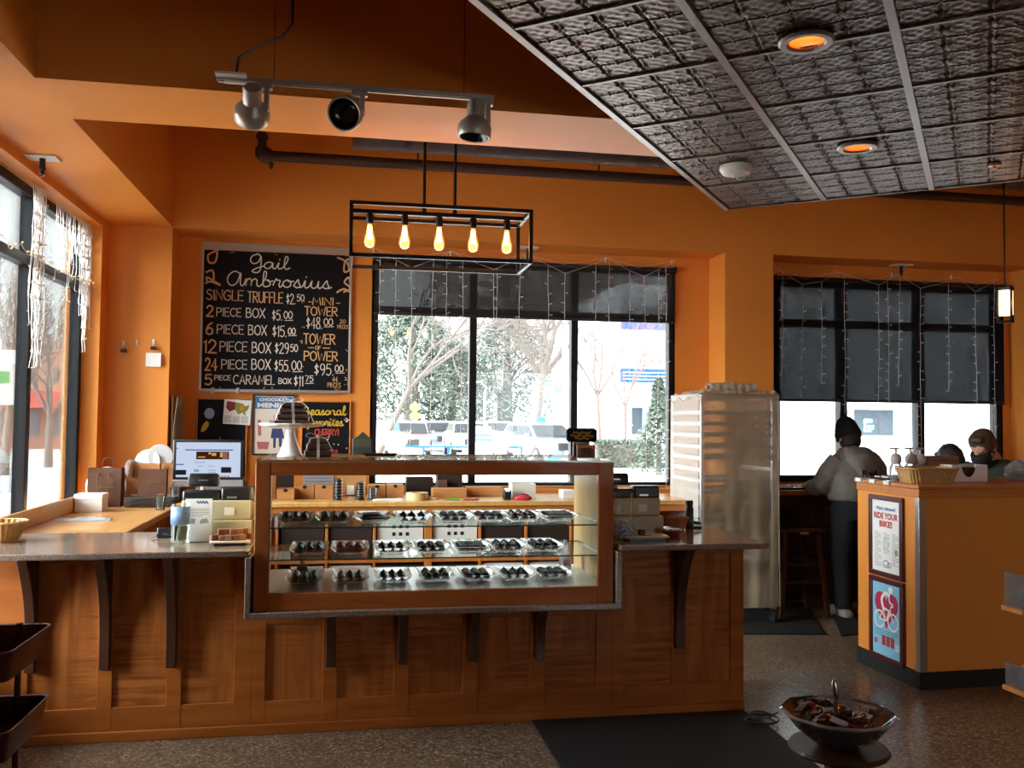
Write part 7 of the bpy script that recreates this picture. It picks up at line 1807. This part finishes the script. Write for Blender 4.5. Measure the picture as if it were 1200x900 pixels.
for px0, px1, y0, y1, nm in ((1001, 1045, 510, 474, 'window'), (740, 752, 509, 478, 'window')):
    a = at(px0, y0, Y=by+.8); b_ = at(px1, y1, Y=by+.8); m = MB(); m.box((a.x-bx0, .72, a.z-GZ), (b_.x-bx0, .8, b_.z-GZ)); wi = m.build('window', pm('grey shop glass', '#3a4046', .6, spec=.1), wbld, smooth=False)
    m = MB(); t = .12
    m.box((b_.x-bx0, .68, a.z-GZ), (b_.x-bx0+t*1.6, .76, b_.z-GZ)); m.build('window_frame', pm('blue window frame', '#7fb2d9', .5), wi, smooth=False)
a = at(1012, 506, Y=by+.7)
m = MB(); put = lambda p_, q_, d: (a.x-bx0+p_*.65, .71-d, a.z-GZ+q_*.7)
for pts in ([(0, 0), (.55, 0), (.55, .08), (0, .08)], [(0, .08), (.16, .08), (.18, .5), (.04, .5)], [(.0, .5), (.62, .55), (.66, .75), (.1, .8), (.0, .7)], [(.28, .12), (.7, .12), (.76, .4), (.22, .4)]): m.add([put(x_, z_, .004) for x_, z_ in pts], [tuple(range(len(pts)))])
m.build('mixer_emblem', pm('teal emblem', '#6fd0c8', .6), wbld, smooth=False)
# brick building across the side street
bky = 46; bkx0, bkx1 = at(-60, 450, Y=bky).x, at(84, 450, Y=bky).x
bk_ = thing('brick_building', 'brick shop with a red awning across the side street', 'building', (bkx1, bky, GZ)); w_ = bkx1-bkx0
bkh = at(40, 402, Y=bky).z-GZ
def brickmat():
    m_, nt_, out = new_mat('brick'); b = nd(nt_, 'ShaderNodeBsdfPrincipled', Roughness=.9); tc = nd(nt_, 'ShaderNodeTexCoord'); br_ = nd(nt_, 'ShaderNodeTexBrick', Scale=4.)
    br_.inputs['Color1'].default_value = lin('#b98670'); br_.inputs['Color2'].default_value = lin('#a87762'); br_.inputs['Mortar'].default_value = lin('#b9a79c')
    mp_ = nd(nt_, 'ShaderNodeMapping'); mp_.inputs['Rotation'].default_value = (PI/2, 0, 0); nt_.links.new(tc.outputs['Object'], mp_.inputs[0]); nt_.links.new(mp_.outputs[0], br_.inputs[0]); nt_.links.new(br_.outputs[0], b.inputs['Base Color']); nt_.links.new(b.outputs[0], out.inputs[0]); return m_
m = MB(); m.box((-w_, 0, 0), (0, 9, bkh)); m.build('wall', brickmat(), bk_, smooth=False)
m = MB(); m.box((-w_-.1, -.15, bkh), (.1, 9, bkh+.3)); m.build('cornice', pm('pale cornice', '#cfc6bb', .8), bk_)
z_ = lambda y_: at(30, y_, Y=bky).z-GZ
m = MB(); m.prism([(-1.3, z_(478)), (0, z_(458)), (0, z_(478))], 'x', -w_*.75, -.3); m.build('awning', pm('red awning', '#b85a50', .8), bk_)
for x0_, x1_ in ((-w_*.72, -w_*.5), (-w_*.45, -w_*.25), (-w_*.2, -.4)):
    m = MB(); m.box((x0_, -.05, .6), (x1_, 0, z_(480))); f_ = m.build('shop_window', pm('dim shop glass', '#6b7076', .2) if 'dim shop glass' not in bpy.data.materials else bpy.data.materials['dim shop glass'], bk_, smooth=False)
    m = MB(); m.box((x0_+.2, -.03, z_(448)), (x1_-.2, 0, z_(430))); m.build('upper_window', bpy.data.materials['dim shop glass'], bk_, smooth=False)
# street sign for the side street
p = at(2, 438, Y=16)
ss = thing('street_sign', 'white and green street sign on a post outside the street window', 'sign', (p.x, 16, GZ))
m = MB(); m.tube([(0, 0, 0), (0, 0, p.z+.6)], .035, 10); m.build('post', M['steel'], ss); m = MB(); m.box((-.22, -.05, p.z-.45), (.22, -.035, p.z+.45)); m.build('sign_plate', M['paper'], ss, bevel=.01); m = MB(); m.box((-.15, -.055, p.z-.1), (.15, -.05, p.z+.1)); m.build('green_mark', pm('sign green', '#3f9a62', .6), ss, smooth=False)
# cars
tyre = M['rubber']
def car(px, Y, rz, col, label, first=[None]):
    x = at(px, 500, Y=Y).x
    c = thing('car', label, 'car', (x, Y, GZ), rz, 'parked cars outside')
    pt = pm('car paint '+col, col, .25, coat=.6) if 'car paint '+col not in bpy.data.materials else bpy.data.materials['car paint '+col]
    prof = [(-2.2, .35), (2.2, .35), (2.25, .6), (2.2, .85), (1.2, .98), (.95, 1.0), (-1.9, 1.05), (-2.2, .95), (-2.28, .6)]
    m = MB(); rings = []
    for xx, k in ((-.9, .96), (-.8, 1), (.8, 1), (.9, .96)): rings.append([(xx, y*k, .65+(z-.65)*k) for y, z in prof])
    m.loft(rings); m.build('car_body', pt, c, bevel=.04)
    m = MB(); m.loft([[(sx*w_, y0 if sy < 0 else y1, z) for sx, sy in ((-1, -1), (1, -1), (1, 1), (-1, 1))] for z, w_, y0, y1 in ((1.0, .82, -1.95, 1.1), (1.45, .68, -1.6, .35), (1.52, .6, -1.4, .15))]); m.build('cabin', pt, c, bevel=.05)
    gm = bpy.data.materials.get('car glass') or pm('car glass', '#14181c', .2, spec=.2)
    m = MB(); m.loft([[(sx*w_, y+.03, z) for sx, y, z in ((-1, 1.06-.0, 1.04), (1, 1.06, 1.04), (.84, .42, 1.42), (-.84, .42, 1.42))] for w_ in (.76,)]+[[(sx*.76, y-.03, z) for sx, y, z in ((-1, 1.06, 1.04), (1, 1.06, 1.04), (.84, .42, 1.42), (-.84, .42, 1.42))]]); m.build('windscreen', gm, c, smooth=False)
    for sx in (-1, 1):
        m = MB(); m.loft([[(sx*(.83-.15*(z-1.04)/.4+dx), y, z) for y, z in ((-1.7, 1.05), (.85, 1.05), (.3, 1.4), (-1.45, 1.4))] for dx in (-.02, .008)]); m.build('side_window', gm, c, smooth=False)
        m = MB(); m.box((sx*.5, 2.15, .66), (sx*.82, 2.28, .82)); m.build('headlight', M['white'], c, bevel=.02)
        m = MB(); m.box((sx*.92, .7, 1.0), (sx*1.05, .85, 1.12)); m.build('wing_mirror', pt, c, bevel=.02)
        for y in (-1.35, 1.35): m = MB(); m.tube([(sx*.7, y, .33), (sx*.92, y, .33)], .33, 20); w__ = m.build('wheel', tyre, c); m = MB(); m.tube([(sx*.9, y, .33), (sx*.93, y, .33)], .2, 14); m.build('hub', M['steel'], w__)
    m = MB(); m.box((-.45, 2.2, .55), (.45, 2.29, .8)); m.build('grille', M['blackplastic'], c, bevel=.01); m = MB(); m.box((-.22, 2.24, .42), (.22, 2.3, .53)); m.build('number_plate', M['paper'], c, smooth=False)
    return c
car(635, 33, PI+.25, '#5d646c', 'silver grey car facing the shop below the big bare tree')
car(480, 38, PI-.1, '#7d5f5d', 'pale red car parked nearest the chalkboard end')
car(513, 45, PI+.1, '#4d555d', 'grey car parked behind the pale red one')
car(549, 39, PI, '#a8aaac', 'white car half hidden by the first mullion')
car(640, 43, PI, '#85888e', 'light grey car parked farthest toward the white building')
car(584, 47, PI, '#999ca0', 'white car partly behind the silver grey one')
# railing
r0, r1 = at(467, 525, Y=30), at(611, 525, Y=30)
rl = thing('railing', 'low blue two-rail railing at the kerb outside', 'railing', (r0.x, 30, GZ)); L_ = r1.x-r0.x
m = MB(); m.tube([(0, 0, .68), (L_, 0, .68)], .035, 8); m.build('top_rail', bb_, rl); m = MB(); m.tube([(0, 0, .4), (L_, 0, .4)], .03, 8); m.build('lower_rail', M['white'], rl)
for k in range(6): m = MB(); m.tube([(L_*k/5, 0, 0), (L_*k/5, 0, .7)], .035, 8); m.build('post', bb_, rl)
# kiosk, signs
p = at(567, 520, Y=27)
kb = thing('utility_box', 'white street box with blue stripes just past the first mullion', 'utility box', (p.x, 27, GZ))
m = MB(); m.box((-.28, 0, 0), (.28, .5, 1.25)); m.prism([(-.28, 1.25), (.28, 1.25), (.2, 1.4), (-.2, 1.4)], 'y', 0, .5); m.build('cabinet', M['paper'], kb, bevel=.02)
for z in (.95, 1.1): m = MB(); m.box((-.285, -.006, z), (.285, .506, z+.06)); m.build('blue_stripe', bb_, kb, smooth=False)
p = at(650, 455, Y=40)
s1_ = thing('street_sign', 'small teal street name sign on a thin pole outside the middle pane', 'sign', (p.x, 40, GZ)); m = MB(); m.tube([(0, 0, 0), (0, 0, p.z+.3)], .03, 8); m.build('post', M['steel'], s1_); m = MB(); m.box((-.35, -.04, p.z-.12), (.35, -.02, p.z+.12)); m.build('name_plate', pm('teal sign', '#49a9a0', .6), s1_, smooth=False)
p = at(486, 481, Y=45)
s2_ = thing('road_sign', 'small yellow road sign among the evergreens', 'sign', (p.x, 45, GZ)); m = MB(); m.tube([(0, 0, 0), (0, 0, p.z+.5)], .035, 8); m.build('post', M['steel'], s2_)
for k, dz in enumerate((.22, -.22)): m = MB(); m.prism([(.26*math.cos(i*PI/4+PI/8), p.z+dz+.22*math.sin(i*PI/4+PI/8)) for i in range(8)], 'y', -.05, -.035); m.build('yellow_plate', pm('road yellow', '#e2c23a', .6) if k == 0 else bpy.data.materials['road yellow'], s2_, smooth=False)
p = at(634, 500, Y=38)
ho = thing('mascot_statue', 'small blue and white street sculpture beside the big bare tree', 'sculpture', (p.x, 38, GZ)); ho.name = 'street_sculpture'
m = MB(); m.lathe([(.001, .2), (.3, .2), (.34, .6), (.26, 1.0), (.2, 1.3), (.24, 1.5), (.16, 1.7), (.001, 1.75)], 16); m.build('figure_body', bb_, ho); m = MB(); m.box((-.4, -.4, 0), (.4, .4, .2)); m.build('plinth', M['white'], ho); m = MB(); m.ball((0, -.2, .95), .17, 12, 8); m.build('white_belly', M['white'], ho)
# lamp post
p = at(568, 470, Y=36)
lp = thing('lamp_post', 'thin street lamp with a curved arm beside the first mullion', 'street lamp', (p.x, 36, GZ)); m = MB(); m.tube([(0, 0, 0), (0, 0, 2.6), (.05, 0, 2.9), (-.15, 0, 3.1), (-.5, 0, 3.1)], .04, 8); m.build('pole', M['steel'], lp); m = MB(); m.ball((-.55, 0, 3.08), .12, 10, 6, (1.6, 1, .6)); m.build('lantern', M['white'], lp)
# ornamental grass
for k, (px, nm) in enumerate(((586, 'dry tan ornamental grass clump by the utility box'), (463, 'dry pale grass clump in front of the pale red car'))):
    p = at(px, 520, Y=29); gg = thing('ornamental_grass', nm, 'grass', (p.x, 29, GZ)); rnd = random.Random(70+k); m = MB()
    for i in range(260):
        a = rnd.uniform(0, 2*PI); t = rnd.uniform(.05, .5); h = rnd.uniform(.7, 1.25); m.tube([(.05*math.cos(a), .05*math.sin(a), 0), (math.cos(a)*h*t*.4, math.sin(a)*h*t*.4, h*.6), (math.cos(a)*h*t, math.sin(a)*h*t, h)], [.012, .01, .003], 3, cap=False)
    m.build('blades', pm('dry grass', '#c9ae86', .9) if k == 0 else bpy.data.materials['dry grass'], gg, smooth=False); m = MB(); m.lathe([(.001, 0), (.12, 0), (.08, .1), (.001, .12)], 10); m.build('crown', bark, gg)
# passer-by
p = at(463, 510, Y=33)
pb_ = thing('person', 'person in a blue jacket and grey cap walking outside past the pale red car', 'person', (p.x, 33, GZ), 1.2)
m = MB(); HT2 = Matrix.Translation((0, .02, 1.6)); head(m, HT2); limb(m, [(0, 0, 1.4), (0, .01, 1.52)], [.06, .055]); m.loft([ring((0, 0, z), rx, ry) for z, rx, ry in ((.85, .16, .12), (1.1, .15, .11), (1.38, .18, .11), (1.46, .1, .08))])
for s_ in (-1, 1):
    limb(m, [(s_*.17, 0, 1.4), (s_*.24, -.04*s_, 1.12), (s_*.22, .12*s_, .9)], [.05, .042, .03]); hand(m, (s_*.22, .13*s_, .88), (0, .3*s_, -1), (-s_*.3, 1, 0), (s_, 0, 0)); limb(m, [(s_*.09, 0, .88), (s_*.1, .12*s_, .48), (s_*.1, .1*s_, .09)], [.09, .06, .045]); limb(m, [(s_*.1, .1*s_-.04, .05), (s_*.1, .1*s_+.14, .04)], [.045, .035])
soften(m.build('body', M['skin'], pb_), .012)
m = MB(); m.loft([ring((0, 0, z), rx, ry) for z, rx, ry in ((.8, .2, .16), (1.1, .19, .15), (1.38, .215, .14), (1.47, .12, .1))])
for s_ in (-1, 1): limb(m, [(s_*.17, 0, 1.4), (s_*.25, -.04*s_, 1.12), (s_*.23, .11*s_, .93)], [.07, .065, .055])
soften(m.build('jacket', pm('blue jacket', '#4a6db0', .8), pb_), .015)
m = MB()
for s_ in (-1, 1): limb(m, [(s_*.09, 0, .88), (s_*.1, .12*s_, .48), (s_*.1, .1*s_, .08)], [.105, .08, .065])
soften(m.build('trousers', bpy.data.materials['dark navy trousers'], pb_), .015)
m = MB(); m.T = HT2; m.ball((0, -.012, .055), .102, 16, 10, (.84, 1, .85)); m.build('cap', pm('grey cap', '#5d5f66', .8), pb_)
for s_ in (-1, 1): m = MB(); m.loft([[(s_*.1+x, .1*s_+.04+y, z) for x, y, z in rr(.045*k, .13*kk, z, .03)] for z, k, kk in ((0, 1, 1), (.04, 1.03, 1.02), (.08, .8, .7))]); m.build('shoe', M['blackplastic'], pb_)
